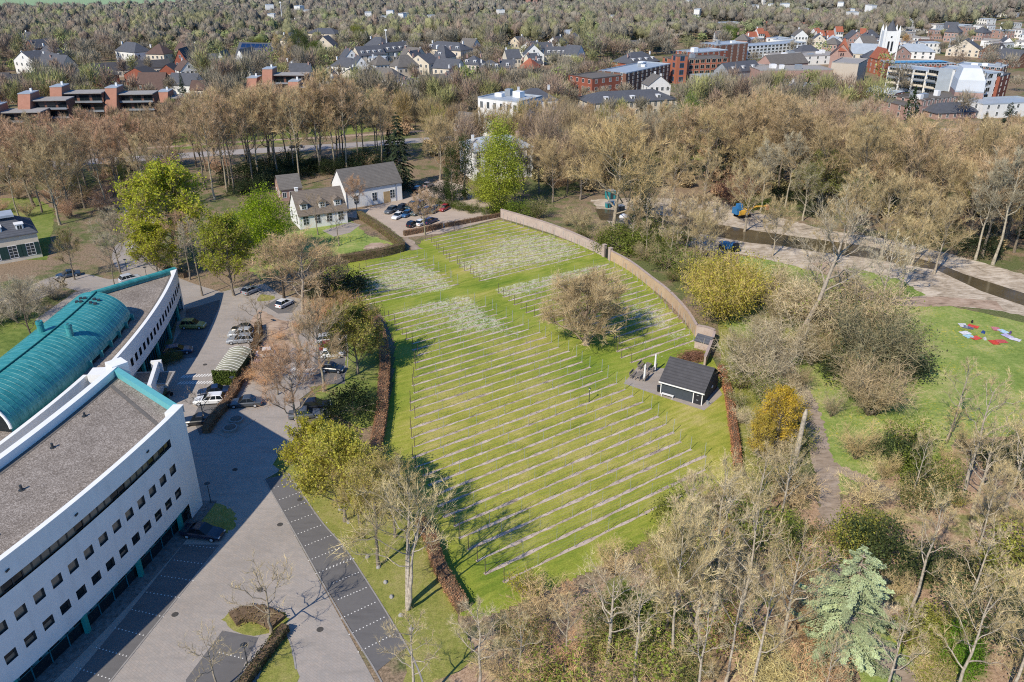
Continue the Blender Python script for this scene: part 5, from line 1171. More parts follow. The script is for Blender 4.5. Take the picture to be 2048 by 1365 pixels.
# ---------------------------------------------------------------- cars
M['paint'] = objcol_mat('car_paint', .3, .5, .06, 1.0, coat=.8); M['carglass'] = rough_mat('car_glass', (.012, .016, .02), .2, 1, .06, .7); M['tyre'] = rough_mat('tyre', (.015, .015, .016), .2, 5); M['rim'] = rough_mat('rim', (.45, .46, .48), .1, 3, .35, .5)
M['headlight'] = rough_mat('headlight', (.75, .78, .8), .05, 2, .1, .6); M['taillight'] = rough_mat('taillight', (.35, .015, .01), .1, 2, .2, .5)
CARM = {}
def car_meshes(kind):
    if kind in CARM: return CARM[kind]
    Ln, Wd, Hh = dict(hatch=(3.75, 1.66, 1.46), sedan=(4.65, 1.82, 1.42), estate=(4.65, 1.80, 1.48), suv=(4.35, 1.84, 1.62), big=(4.9, 1.9, 1.45))[kind]
    l = Ln / 2; w = Wd / 2; zb = .22; bel = Hh * .60
    nose = bel * .82
    # lower body: stations (x, half width, z top)
    st = [(-l, w * .80, bel * .88), (-l + .12, w * .93, bel * .97), (-l * .55, w, bel), (0, w, bel), (l * .45, w, bel * .97), (l * .80, w * .95, bel * .88), (l - .12, w * .86, nose * .92), (l, w * .72, nose * .72)]
    mb = MB(); vs = []
    for x, hw, zt in st:
        vs += [(x, -hw, zb + .12), (x, -hw * .93, zb), (x, hw * .93, zb), (x, hw, zb + .12), (x, hw, zt - .14), (x, hw * .86, zt), (x, -hw * .86, zt), (x, -hw, zt - .14)]
    fs = []
    for i in range(len(st) - 1):
        for k in range(8): a, b = i * 8 + k, i * 8 + (k + 1) % 8; fs.append((a, b, b + 8, a + 8))
    fs += [tuple(range(7, -1, -1)), tuple((len(st) - 1) * 8 + k for k in range(8))]; mb._add(vs, fs)
    # cabin
    xr0, xf0 = dict(hatch=(-l + .12, l * .46), sedan=(-l * .62, l * .42), estate=(-l + .14, l * .42), suv=(-l + .15, l * .45), big=(-l * .66, l * .40))[kind]
    xr1 = xr0 + dict(hatch=.45, sedan=.75, estate=.45, suv=.4, big=.8)[kind]; xf1 = xf0 - .85
    cb = lambda x0, x1, z0, z1, w0, w1: [(x0[0], -w0, z0), (x0[1], -w0, z0), (x0[1], w0, z0), (x0[0], w0, z0), (x1[0], -w1, z1), (x1[1], -w1, z1), (x1[1], w1, z1), (x1[0], w1, z1)]
    bxf = [(4, 5, 6, 7), (0, 1, 5, 4), (1, 2, 6, 5), (2, 3, 7, 6), (3, 0, 4, 7)]
    g = MB(); g._add(cb((xr0, xf0), (xr1, xf1), bel - .04, Hh - .06, w * .88, w * .72), bxf[1:])
    # roof and pillars in body colour
    mb._add(cb((xr1 - .06, xf1 + .08), (xr1 + .10, xf1 - .1), Hh - .07, Hh, w * .745, w * .66), bxf)
    for t in ([.02, .5, .97] if kind in ('sedan', 'big', 'hatch') else [.02, .36, .66, .97]):
        for sy in (-1, 1):
            xb, xt = xr0 + (xf0 - xr0) * t, xr1 + (xf1 - xr1) * t; y0, y1 = sy * (w * .885), sy * (w * .73); q = .045
            mb._add([(xb - q, y0, bel - .05), (xb + q, y0, bel - .05), (xt + q, y1, Hh - .05), (xt - q, y1, Hh - .05)], [(0, 1, 2, 3) if sy < 0 else (3, 2, 1, 0)])
    body = mb.mesh('body', M['paint']); glass = g.mesh('windows', M['carglass'])
    wl = MB(); wl.tube([(0, -.1, 0), (0, .1, 0)], .31, 14); wl.cur = 1; wl.tube([(0, -.115, 0), (0, .115, 0)], .19, 10); wheel = wl.mesh('wheel', [M['tyre'], M['rim']])
    hl = MB(); hl.box(0, 0, 0, .22, .34, .14); hm = hl.mesh('headlight', M['headlight']); tl = MB(); tl.box(0, 0, 0, .1, .26, .2); tm = tl.mesh('taillight', M['taillight'])
    CARM[kind] = (body, glass, wheel, hm, tm, l, w, bel, nose); return CARM[kind]
def car(kind, p, heading, color, label, group=None):
    body, glass, wheel, hm, tm, l, w, bel, nose = car_meshes(kind)
    root = thing('parked_car', label, 'car', (p[0], p[1], .045), heading, group)
    bd = put('body', body, root, color=color); put('windows', glass, root)
    for x in (-l * .60, l * .63):
        for y in (-1, 1): put('wheel', wheel, root, (x, y * (w - .1), .31))
    for y in (-1, 1): put('headlight', hm, root, (l - .14, y * w * .62, nose * .66)); put('taillight', tm, root, (-l + .03, y * w * .66, bel * .62))
    return root
def car_px(kind, c, d, color, label, group=None):
    """centre pixel and a pixel towards which the bonnet points"""
    a, b = S(*c), S(*d); car(kind, a, ang(a, b), color, label, group)
BLK = (.012, .013, .016); NAVY = (.012, .022, .055); SIL = (.42, .44, .46); WHT = (.78, .78, .77); GRY = (.10, .11, .12); BLU = (.03, .10, .24); GRN = (.02, .04, .04); RED = (.32, .015, .02)
for k_, c_, d_, col_, lab in [
    ('suv', (387, 656), (420, 656), (.34, .32, .10), 'olive gold car parked in the shade of the lower office wing'),
    ('estate', (357, 707), (392, 703), (.02, .045, .10), 'dark blue estate car parked in the shade near the office entrance'),
    ('hatch', (484, 664), (460, 665), BLK, 'black car at the far end of the row by the bicycle shelter'),
    ('suv', (482, 674), (455, 675), SIL, 'silver car in the middle of the row by the bicycle shelter'),
    ('estate', (482, 685), (455, 687), (.30, .32, .35), 'grey car nearest the bicycle shelter roof'),
    ('sedan', (428, 789), (395, 793), NAVY, 'navy saloon parked beside the white hatchback, next to the brown hedge'),
    ('estate', (421, 806), (390, 808), WHT, 'white car parked next to the navy saloon by the brown hedge'),
    ('sedan', (399, 847), (370, 849), BLK, 'black saloon half in the shadow of the office corner'),
    ('big', (492, 811), (460, 813), (.05, .06, .07), 'dark grey estate car behind the brown hedge, under bare branches'),
    ('suv', (632, 818), (665, 814), BLK, 'black car parked by the grass below the vineyard hedge, farther of two'),
    ('big', (613, 834), (646, 831), GRY, 'dark grey car parked by the grass, nearer of two'),
    ('hatch', (570, 612), (590, 602), (.72, .72, .72), 'small white hatchback parked alone in the upper car park'),
    ('hatch', (503, 586), (522, 578), (.3, .32, .35), 'grey hatchback parked under bare trees at the top of the car park'),
    ('hatch', (658, 657), (680, 655), (.6, .6, .6), 'light grey car at the top of the row under the yellow green tree'),
    ('suv', (662, 670), (686, 668), NAVY, 'dark blue car second from the top of the row under the yellow green tree'),
    ('estate', (660, 684), (686, 682), (.5, .5, .5), 'silver car in the middle of the row under the yellow green tree'),
    ('hatch', (662, 699), (686, 697), (.22, .03, .03), 'dark red car beside the white hatchback under the yellow green tree'),
    ('hatch', (665, 714), (690, 713), WHT, 'white hatchback under the branches of the two-stemmed tree'),
    ('hatch', (666, 743), (695, 745), (.015, .03, .05), 'dark blue car at the bottom of the row beside the two-stemmed tree'),
    ('hatch', (528, 714), (505, 716), WHT, 'white car half hidden by brown twigs right of the bicycle shelter'),
    ('hatch', (511, 738), (488, 740), NAVY, 'dark car half hidden by brown twigs below the hidden white car'),
    ('big', (407, 1072), (445, 1077), (.012, .016, .035), 'black saloon parked against the gravel strip in front of the white office'),
    ('sedan', (137, 554), (115, 558), (.02, .05, .10), 'dark blue car on the side road left of the office'),
    ('suv', (262, 563), (290, 556), (.5, .52, .54), 'light coloured van-like car hidden behind the teal roof beam'),
    ('estate', (782, 425), (770, 431), GRY, 'dark grey car at the left end of the back row in the gravel yard'),
    ('estate', (802, 421), (790, 427), BLK, 'black car second from the left in the back row of the gravel yard'),
    ('suv', (822, 417), (811, 423), GRN, 'dark green car in the back row of the gravel yard'),
    ('estate', (838, 414), (827, 420), NAVY, 'navy car at the right end of the back row in the gravel yard'),
    ('hatch', (795, 437), (784, 443), WHT, 'white car at the left end of the middle row in the gravel yard'),
    ('hatch', (813, 433), (802, 439), BLU, 'bright blue car beside the white one in the middle row of the gravel yard'),
    ('suv', (833, 429), (822, 435), (.03, .07, .08), 'dark teal car in the middle row of the gravel yard'),
    ('estate', (852, 427), (841, 433), NAVY, 'navy car right of the dark teal one in the gravel yard'),
    ('estate', (870, 424), (859, 430), GRN, 'black green car next to the red one in the gravel yard'),
    ('hatch', (888, 421), (877, 427), RED, 'red car at the right end of the middle row in the gravel yard'),
    ('hatch', (826, 453), (838, 448), BLK, 'black car in the front row of the gravel yard by the bronze hedge'),
    ('hatch', (844, 450), (856, 445), WHT, 'white car in the front row of the gravel yard by the bronze hedge'),
    ('estate', (861, 446), (873, 441), (.02, .03, .09), 'dark blue car in the front row of the gravel yard by the bronze hedge'),
    ('estate', (838, 382), (850, 376), BLK, 'dark car in the shade right of the white coach house'),
    ('hatch', (857, 374), (868, 369), (.25, .22, .22), 'grey car parked beyond the coach house under the conifer'),
    ('sedan', (592, 296), (570, 297), BLK, 'dark car driving on the road behind the bare trees'),
    ('hatch', (1005, 275), (1030, 274), RED, 'small red car on the road behind the ivy clad trees')]:
    car_px(k_, c_, d_, col_, lab)
# motorcycle by the entrance
p = S(338, 797); t = thing('motorcycle', 'black motorcycle parked in the shade by the office entrance', 'motorcycle', (p.x, p.y, .04), R(75))
for x in (-.7, .7): mb = MB(); mb.tube([(x, -.07, .31), (x, .07, .31)], .31, 12); part('wheel', mb, M['tyre'], t)
mb = MB(); mb.tube([(-.6, 0, .55), (-.2, 0, .7), (.3, 0, .85), (.55, 0, .7)], [.12, .17, .2, .1], 8); mb.tube([(.7, 0, .31), (.45, 0, 1.05)], .05, 6); part('body', mb, M['black'], t)
mb = MB(); mb.tube([(.45, -.38, 1.1), (.42, 0, 1.05), (.45, .38, 1.1)], .025, 6); part('handlebar', mb, M['metalgrey'], t); mb = MB(); mb.box(-.3, 0, .8, .7, .28, .1); part('saddle', mb, M['tyre'], t)

# ---------------------------------------------------------------- works along the canal
M['blue'] = rough_mat('blue_paint', (.03, .16, .36), .15, 1, .45, .4); M['yellow'] = rough_mat('yellow_paint', (.75, .42, .06), .12, 1, .45, .4); M['tealbox'] = rough_mat('teal_plastic', (.03, .24, .26), .15, 1, .5, .4); M['white'] = rough_mat('white_paint', (.75, .75, .74), .08, 1, .5, .4)
a, b = S(1484, 434), S(1530, 428); t = thing('crawler_crane', 'yellow and blue crawler machine with a long yellow boom on the sand bank', 'excavator', a, ang(a, b))
for y in (-1.0, 1.0): mb = MB(); mb.prism([(-1.7, y - .25), (1.7, y - .25), (1.7, y + .25), (-1.7, y + .25)], .05, .75); part('track', mb, M['tyre'], t)
mb = MB(); mb.box(-.3, 0, .8, 3.0, 2.2, 1.1); part('body', mb, M['yellow'], t); mb = MB(); mb.box(-.9, .4, 1.9, 1.6, 1.3, 1.5, 0, .8, .8); part('cab', mb, M['blue'], t); mb = MB(); mb.box(-2.0, 0, 1.0, 1.0, 2.0, 1.6); part('counterweight', mb, M['blue'], t)
mb = MB(); mb.tube([(.6, -.5, 1.7), (3.6, -.5, 2.4), (6.6, -.5, 2.2)], [.28, .26, .22], 6); part('boom', mb, M['yellow'], t); mb = MB(); mb.box(7.0, -.5, 1.2, .7, .9, 1.2); part('bucket', mb, rough_mat('orange_paint', (.6, .2, .08), .1), t)
for c, lab in (((1449, 499), 'blue dumper standing on the sand bank, left of two'), ((1467, 502), 'blue dumper with a dark hood on the sand bank, right of two')):
    p = S(*c); t = thing('dumper', lab, 'dumper', p, R(12)); mb = MB(); mb.box(0, .5, .5, 1.5, 1.6, 1.0, 0, 1.15, 1.1); part('skip', mb, M['blue'], t); mb = MB(); mb.box(0, -.9, .5, 1.3, 1.0, 1.5, 0, .85, .8); part('cab', mb, M['black'] if '1467' in str(c) else M['blue'], t)
    for x in (-.75, .75):
        for y in (-.8, .7): mb = MB(); mb.tube([(x - .12, y, .45), (x + .12, y, .45)], .45, 10); part('wheel', mb, M['tyre'], t)
for c, m_, s_, lab in (((1220, 398), 'tealbox', (2.2, 2.0, 2.2), 'teal site cabin under the big bare tree'), ((1222, 412), 'blue', (1.3, 1.2, 1.3), 'small blue container beside the teal site cabin'), ((1215, 416), 'tealbox', (1.0, 1.0, 1.2), 'small teal bin in front of the site cabin'), ((1240, 424), 'frame', (1.6, 2.0, 1.6), 'dark crate right of the big bare tree trunk')):
    p = S(*c); t = thing('site_box', lab, 'container', p, R(20)); mb = MB(); mb.box(0, 0, .1, *s_); part('body', mb, M[m_], t); mb = MB(); mb.box(0, 0, s_[2] + .1, s_[0] + .12, s_[1] + .12, .12); part('lid', mb, M['metalgrey'], t); mb = MB(); mb.box(0, -s_[1] / 2 - .03, .2, s_[0] * .4, .05, s_[2] * .75); part('door', mb, M['frame'], t)
p = S(1247, 435); mb = MB(); mb.dome(0, 0, -.05, 1.2, .9, 1.0, 12, 5); mb.dome(.8, .4, -.05, .7, .6, .7, 10, 4); o = put('big_bag', mb.mesh('big_bag', M['white'], True), None, p); tag(o, 'white sack of building material beside the big bare trunk', 'sack')
# picnic on the meadow: rugs, bags and people's things
random.seed(21)
RUG = [((1926, 652), (.55, .55, .56), 'white towel'), ((1946, 654), (.62, .08, .06), 'red picnic rug at the top left of the group'), ((1936, 656), (.12, .14, .2), 'dark rug beside the top red one'), ((1930, 667), (.65, .65, .68), 'white picnic sheet at the left edge of the group'), ((1938, 674), (.35, .55, .62), 'pale blue rug at the left of the group'), ((1951, 677), (.60, .09, .07), 'red rug at the bottom left of the group'), ((1988, 686), (.58, .07, .05), 'red rug at the bottom of the ring'), ((2003, 684), (.50, .10, .10), 'dark red rug at the bottom right'), ((2006, 664), (.40, .55, .65), 'light blue rug on the right side'), ((2014, 673), (.45, .4, .6), 'lilac rug on the right side'), ((2030, 680), (.62, .6, .66), 'pale rug at the far right of the group'), ((1992, 659), (.5, .2, .22), 'dusty red rug at the top right')]
for c, col_, lab in RUG:
    p = S(*c); mb = MB(); n = 6
    vs = [((i / n - .5) * 1.7, (j / n - .5) * 1.3, .04 + random.uniform(0, .07)) for i in range(n + 1) for j in range(n + 1)]
    mb._add(vs, [(i * (n + 1) + j, (i + 1) * (n + 1) + j, (i + 1) * (n + 1) + j + 1, i * (n + 1) + j + 1) for i in range(n) for j in range(n)])
    o = put('picnic_rug', mb.mesh('picnic_rug', M['cloth'] if 'cloth' in M else M.setdefault('cloth', objcol_mat('cloth', .9, .1, .2, 5))), None, (p.x, p.y, .03), random.uniform(0, 3), col_); tag(o, lab if 'rug' in lab or 'sheet' in lab else 'white towel spread at the top left corner of the picnic group', 'rug')
for c, col_, lab in [((1966, 667), (.03, .06, .22), 'dark blue bag in the middle of the picnic ring'), ((1969, 680), (.5, .5, .55), 'pale bag below the dark blue one'), ((1944, 646), (.03, .03, .03), 'black bag at the top of the picnic group'), ((2020, 668), (.1, .06, .2), 'purple bag on the right of the picnic group')]:
    p = S(*c); t = thing('bag', lab, 'bag', (p.x, p.y, .03), random.uniform(0, 3)); mb = MB(); mb.box(0, 0, 0, .6, .35, .4, 0, .8, .7); part('body', mb, M['cloth'], t, color=col_); mb = MB(); mb.tube([(-.18, 0, .38), (0, 0, .55), (.18, 0, .38)], .025, 5); part('handle', mb, M['cloth'], t, color=col_)
# broken trunk
p = S(1586, 942); h = height_at((1586, 942), 820); t = thing('dead_trunk', 'pale broken standing trunk without branches beside the woodland path', 'tree trunk', p); mb = MB(); mb.tube([(0, 0, -.1), (.1, .05, h * .5), (.25, .1, h * .93), (.3, .1, h)], [.36, .30, .27, .12], 9); part('trunk', mb, M['bark'], t, color=(.42, .36, .28)); mb = MB(); mb.tube([(.2, 0, h * .7), (.7, .2, h * .78)], [.08, .03], 5); part('branch', mb, M['bark'], t, color=(.42, .36, .28))
# ---------------------------------------------------------------- houses and town
FOOT = []       # building footprints, kept free of trees
M['tilefar'] = tile_mat('hazy_red_tiles', (0.34, 0.19, 0.15)); M['palepanel'] = rough_mat('pale_panel', (.58, .60, .62), .08, .4, .6, .3)
def B(bl, br, eave, depth, wall, roof, label, kind='flat', rise=3.0, floors=2, cols=4, cat='house', name='house', win=(1.0, 1.5), glass='glass', frame='whitetrim', side=2, chim=0, hip=None, fh=None, dormer=0, h=None, roofbox=0, band=None, bars=(1, 0), z0w=1.0):
    a, b = S(*bl), S(*br); w = (b - a).length; rz = ang(a, b); mid = (a + b) / 2
    H = h or height_at(((bl[0] + br[0]) / 2, (bl[1] + br[1]) / 2), eave); n = Vector((-math.sin(rz), math.cos(rz), 0)); c = mid + n * depth / 2
    root = thing(name, label, cat, (c.x, c.y, 0), rz)
    d = depth; ex = Vector((math.cos(rz), math.sin(rz), 0))
    FOOT.append([tuple((c + ex * (sx * (w / 2 + 1.5)) + n * (sy * (d / 2 + 1.5)))[:2]) for sx, sy in ((-1, -1), (1, -1), (1, 1), (-1, 1))])
    front = kind == 'gablef'
    if front: root.rotation_euler = (0, 0, rz - math.pi / 2); w, d = d, w; kind = 'gable'
    if kind == 'flat':
        mb = MB(); mb._add([(-w / 2, -d / 2, 0), (w / 2, -d / 2, 0), (w / 2, d / 2, 0), (-w / 2, d / 2, 0), (-w / 2, -d / 2, H), (w / 2, -d / 2, H), (w / 2, d / 2, H), (-w / 2, d / 2, H)], [(0, 1, 5, 4), (1, 2, 6, 5), (2, 3, 7, 6), (3, 0, 4, 7)]); part('wall', mb, M[wall], root)
        mb = MB(); mb._add([(-w / 2 + .3, -d / 2 + .3, H - .35), (w / 2 - .3, -d / 2 + .3, H - .35), (w / 2 - .3, d / 2 - .3, H - .35), (-w / 2 + .3, d / 2 - .3, H - .35)], [(0, 1, 2, 3)])
        for (cx, cy, sx, sy) in ((0, -d / 2 + .15, w, .3), (0, d / 2 - .15, w, .3), (-w / 2 + .15, 0, .3, d - .6), (w / 2 - .15, 0, .3, d - .6)): mb.box(cx, cy, H - .4, sx + (.08 if sx > sy else 0), sy + .04, .5)
        rf = part('roof', mb, M[roof], root)
        for i in range(roofbox): mb = MB(); mb.box(random.uniform(-.35, .35) * w, random.uniform(-.25, .25) * d, H - .3, random.uniform(1.5, 4), random.uniform(1.5, 3), random.uniform(.9, 2.2)); part('roof_plant_room', mb, M['metalgrey'] if i % 2 else M['whitetrim'], rf)
    else:
        ch = [((random.uniform(-.4, .4) if i else -.42 + .0) * w if chim > 2 else (-.4, .4, .1)[i % 3] * w, random.uniform(-.15, .15) * d, 1.1) for i in range(chim)]
        hp = (0 if kind == 'gable' else (d / 2 * .9 if hip is None else hip)); hp = min(hp, w / 2 - .3)
        rf = gable(root, w, d, H, rise, M[wall], M[roof], .35, hp, chimneys=ch)
    fh = fh or H / floors; ww, wh = win
    for f in range(floors):
        z = f * fh + min(z0w, fh * .3)
        if front:
            n_ = max(1, min(cols, int(d / (ww * 1.7)))); win_row(root, (w / 2, -d / 2), (w / 2, d / 2), n_, z, ww, min(wh, fh * .62), 0, .5 / n_ + .01, glass=glass, frame=frame, bars=bars)
            if f == floors - 1 and rise > 4: window(root, w / 2, 0, H + rise * .25, ww * .8, min(1.3, wh), 0, glass=glass, frame=frame, bars=bars)
            if side: win_row(root, (w / 2, d / 2), (-w / 2, d / 2), side, z, ww, min(wh, fh * .62), math.pi / 2, .5 / side, glass=glass, frame=frame, bars=bars); win_row(root, (-w / 2, -d / 2), (w / 2, -d / 2), side, z, ww, min(wh, fh * .62), -math.pi / 2, .5 / side, glass=glass, frame=frame, bars=bars)
            continue
        win_row(root, (-w / 2, -d / 2), (w / 2, -d / 2), cols, z, ww, min(wh, fh * .62), -math.pi / 2, .5 / cols + .01, glass=glass, frame=frame, bars=bars)
        if side:
            win_row(root, (w / 2, -d / 2), (w / 2, d / 2), side, z, ww, min(wh, fh * .62), 0, .5 / side, glass=glass, frame=frame, bars=bars)
            win_row(root, (-w / 2, d / 2), (-w / 2, -d / 2), side, z, ww, min(wh, fh * .62), math.pi, .5 / side, glass=glass, frame=frame, bars=bars)
    for i in range(dormer):
        x = w * ((i + .5) / dormer - .5) * .9; zz = H + rise * .22; yy = -d / 2 + d / 2 * .22
        mb = MB(); mb.box(x, yy + .9, zz, 1.5, 1.9, 1.25); mb.box(x, yy + .9, zz + 1.25, 1.8, 2.1, .12); dm = part('dormer', mb, M['whitetrim'], rf); window(dm, x, yy - .06, zz + .2, .9, .9, -math.pi / 2, bars=(1, 0))
    root['_d'] = 0; del root['_d']
    root_dims[root.name] = (w, d, H); return root
root_dims = {}
# near houses
ch = B((694, 419), (805, 400), 372, 9.0, 'whitewash', 'tilegrey', 'white coach house with a plain grey tiled gable roof above the gravel yard', 'gable', 4.3, 1, 3, win=(1.3, 2.2), side=2, name='coach_house', bars=(1, 2))
w, d, H = root_dims[ch.name]; mb = MB(); mb.box(w * .22, -d / 2 - .02, 0, 1.9, .1, 3.0); dr = part('door', mb, rough_mat('ochre_door', (.42, .30, .16), .2), ch)
for x in (-w / 2 + .05, w * .38): mb = MB(); mb.cyl(x, -d / 2 - .1, 0, .07, H, 6); part('downpipe', mb, M['metalgrey'], ch)
ct = B((601, 460), (696, 446), 425, 9.0, 'whitewash', 'tilewarm', 'white villa cottage with mossy grey roof, three dormers and a garden terrace', 'gable', 4.6, 1, 4, win=(1.3, 2.3), name='cottage', bars=(1, 2), chim=1)
w, d, H = root_dims[ct.name]
for i, x in enumerate((-.36, .02, .34)):
    mb = MB(); zz = H + .9; yy = -d / 2 + .9; mb.box(x * w, yy + 1.0, zz, 1.7, 2.2, 1.5); dm = part('dormer', mb, M['whitetrim'], ct); mb = MB(); mb.tube([(x * w - 1.15, yy - .3, zz + 1.5), (x * w, yy - .3, zz + 2.2), (x * w + 1.15, yy - .3, zz + 1.5)], .12, 4); 
    mb._add([(x * w - 1.15, yy - .4, zz + 1.5), (x * w + 1.15, yy - .4, zz + 1.5), (x * w, yy - .4, zz + 2.3), (x * w - 1.15, yy + 2.2, zz + 1.5), (x * w + 1.15, yy + 2.2, zz + 1.5), (x * w, yy + 2.2, zz + 2.3)], [(0, 1, 2), (0, 2, 5, 3), (1, 4, 5, 2)]); part('dormer_roof', mb, M['tilewarm'], dm); window(dm, x * w, yy - .14, zz + .3, 1.0, 1.0, -math.pi / 2)
B((563, 404), (606, 399), 377, 7.5, 'brickpink', 'tilegrey', 'small pink brick annex with grey gable roof behind the cottage', 'gable', 2.8, 1, 3, win=(.9, 1.4))
lv = B((-60, 540), (86, 514), 478, 12, 'cream', 'slate', 'cream villa with dark slate mansard and shuttered windows at the left edge', 'hip', 3.4, 1, 4, cat='villa', name='villa', win=(1.5, 2.6), hip=4.5, chim=1, dormer=3, z0w=.9, bars=(1, 3))
w, d, H = root_dims[lv.name]
for i in range(4):
    x = w * (.5 / 4 + .01 + (1 - 2 * (.5 / 4 + .01)) * i / 3 - .5)
    for sx in (-1, 1): mb = MB(); mb.box(x + sx * 1.3, -d / 2 - .06, .85, .85, .07, 2.7); part('shutter', mb, M['shutter'], lv)
mb = MB(); mb.box(0, 0, H + 3.2, w * .55, 4.5, .5); part('roof_deck', mb, M['zinc'], lv)
B((948, 364), (1066, 353), 300, 14, 'whitewash', 'zinc', 'white villa with tall windows half hidden behind the bright green tree', 'hip', 2.6, 3, 7, cat='villa', name='villa', win=(1.1, 1.9), side=4, chim=2, hip=5)
B((957, 272), (1037, 284), 199, 15, 'whitewash', 'zinc', 'tall white manor house with flat roof and rows of small windows', 'flat', 0, 3, 6, cat='manor', name='manor_house', win=(1.1, 2.2), side=4, roofbox=3)
B((1040, 262), (1114, 258), 202, 13, 'whitewash', 'slate', 'white house with slate hipped roof right of the tall manor', 'hip', 3.5, 3, 5, win=(1.0, 2.0), chim=2, side=3)
B((905, 262), (962, 270), 247, 9, 'whitewash', 'tilegrey', 'low white house at the foot of the tall manor', 'gable', 3, 1, 4)
B((1180, 240), (1352, 230), 204, 16, 'cream', 'slate', 'long cream institution with two rows of narrow windows under slate roof', 'hip', 3.2, 2, 14, cat='building', name='institution', win=(1.1, 2.6), side=3, dormer=3)
# red and orange brick blocks
B((1183, 202), (1240, 194), 154, 16, 'brickred', 'felt', 'red brick apartment block with a white sign and flat roof', 'flat', 0, 3, 4, cat='apartment block', name='apartment_block', side=4, win=(1.3, 1.5), glass='glassdark')
B((1250, 190), (1338, 168), 137, 15, 'brickbrown', 'zinc', 'dark brick apartment wing with small square windows behind the red block', 'flat', 0, 5, 10, cat='apartment block', name='apartment_block', win=(1.1, 1.2), side=3, roofbox=3)
B((1262, 150), (1318, 143), 126, 15, 'brickred', 'slate', 'slate mansard house with round dormers behind the dark brick wing', 'hip', 5, 3, 5, chim=2, dormer=4)
B((1350, 166), (1452, 160), 118, 14, 'brickorange', 'felt', 'orange brick hotel with a grid of pale balconies', 'flat', 0, 4, 9, cat='hotel', name='hotel', win=(2.2, 2.0), glass='glassdark', frame='cream', side=2, roofbox=2)
B((1350, 168), (1371, 167), 112, 6, 'brickorange', 'felt', 'orange brick corner tower of the hotel with blue stair glazing', 'flat', 0, 4, 1, cat='tower', name='stair_tower', win=(2.2, 2.2), glass='glass', frame='blue', side=1)
B((1384, 145), (1452, 138), 103, 14, 'brickred', 'zinc', 'stepped brick block with zinc roof behind the hotel', 'flat', 0, 5, 6, cat='apartment block', name='apartment_block', side=4, roofbox=3)
B((1430, 128), (1492, 122), 88, 14, 'brickbrown', 'zinc', 'tall dark brick block with grey roof terraces', 'flat', 0, 6, 5, cat='apartment block', name='apartment_block', side=5, roofbox=2)
B((1484, 120), (1608, 110), 89, 12, 'whitewash', 'zinc', 'long white gallery flats with four dark window bands', 'flat', 0, 4, 16, cat='flats', name='gallery_flats', win=(2.0, 1.3), glass='glassdark', side=2)
B((1455, 168), (1520, 160), 142, 10, 'metalgrey', 'slate', 'row of slate gabled houses right of the hotel', 'gable', 4, 2, 5, dormer=3)
B((1400, 172), (1462, 168), 152, 10, 'concrete', 'zinc', 'low grey flat roofed pavilion in front of the hotel', 'flat', 0, 1, 8, win=(1.2, 2.4), glass='glassdark')
B((1516, 170), (1662, 168), 140, 18, 'brickpink', 'concrete', 'broad pink brick hall with a blank wall and pale flat roof', 'flat', 0, 1, 3, cat='hall', name='hall', win=(1.3, 1.3), side=1, z0w=5, roofbox=3)
B((1542, 148), (1614, 142), 128, 12, 'brickpink', 'tilegrey', 'hall with long dark gable roof behind the pink brick hall', 'gable', 4.5, 1, 5, cat='hall', name='hall')
B((1506, 150), (1545, 146), 130, 12, 'whitewash', 'concrete', 'small white flat roofed block left of the long dark roof', 'flat', 0, 2, 3)
B((1560, 132), (1690, 128), 112, 20, 'whitewash', 'concrete', 'wide pale roofed shopping block behind the halls', 'flat', 0, 2, 8, cat='building', name='shop_block', roofbox=6)
B((1657, 166), (1710, 170), 126, 24, 'beige', 'concrete', 'windowless beige theatre cube with ribbed side wall', 'flat', 0, 1, 1, cat='theatre', name='theatre', win=(1.2, 1.2), side=0, z0w=1.0)
B((1656, 140), (1700, 142), 112, 14, 'brickpink', 'tilebrown', 'brick church hall with steep gable beside the little spire', 'gablef', 6, 1, 3, cat='church', name='church_hall')
p = S(1679, 140); h = height_at((1679, 140), 102); t = thing('brick_tower', 'square brick tower with orange pyramid roof', 'tower', p, R(-8)); mb = MB(); mb.box(0, 0, 0, 5, 5, h); part('wall', mb, M['brickpink'], t); mb = MB(); mb.box(0, 0, h, 5.8, 5.8, height_at((1679, 140), 76) - h, 0, .03, .03); part('spire', mb, M['tilered'], t)
for i in range(3): window(t, -1.2 + 1.2 * i, -2.5, h - 2.6, .7, 1.6, -math.pi / 2, glass='black', frame='brickpink', bars=(0, 0))
p = S(1769, 128); b_ = (1769, 128); h = height_at(b_, 62); t = thing('church_tower', 'white Gothic church tower with pinnacles and a slate spire', 'church tower', p, R(-10)); mb = MB(); mb.box(0, 0, 0, 8.5, 8.5, h); part('wall', mb, M['whitewash'], t)
mb = MB(); mb.tube([(0, 0, h), (0, 0, height_at(b_, 42)), (0, 0, height_at(b_, 36))], [3.3, .35, .05], 8); part('spire', mb, M['slate'], t)
for sx in (-1, 1):
    for sy in (-1, 1): mb = MB(); mb.box(sx * 3.9, sy * 3.9, 0, 1.3, 1.3, h + .8); mb.box(sx * 3.9, sy * 3.9, h + .8, 1.1, 1.1, 2.4, 0, .1, .1); part('pinnacle', mb, M['whitewash'], t)
for f, z_ in ((-math.pi / 2, 0), (0, 0)):
    for o_ in (-1.0, 1.0):
        x, y = (o_, -4.25) if f else (4.25, o_); window(t, x, y, h - 11, 1.1, 5.5, f, glass='black', frame='whitetrim', bars=(0, 0)); window(t, x, y, h - 19, .9, 2.2, f, glass='black', frame='whitetrim', bars=(0, 0))
    window(t, 0 if f else 4.25, -4.25 if f else 0, h - 3.6, 1.0, 1.0, f, glass='black', frame='whitetrim', bars=(0, 0))
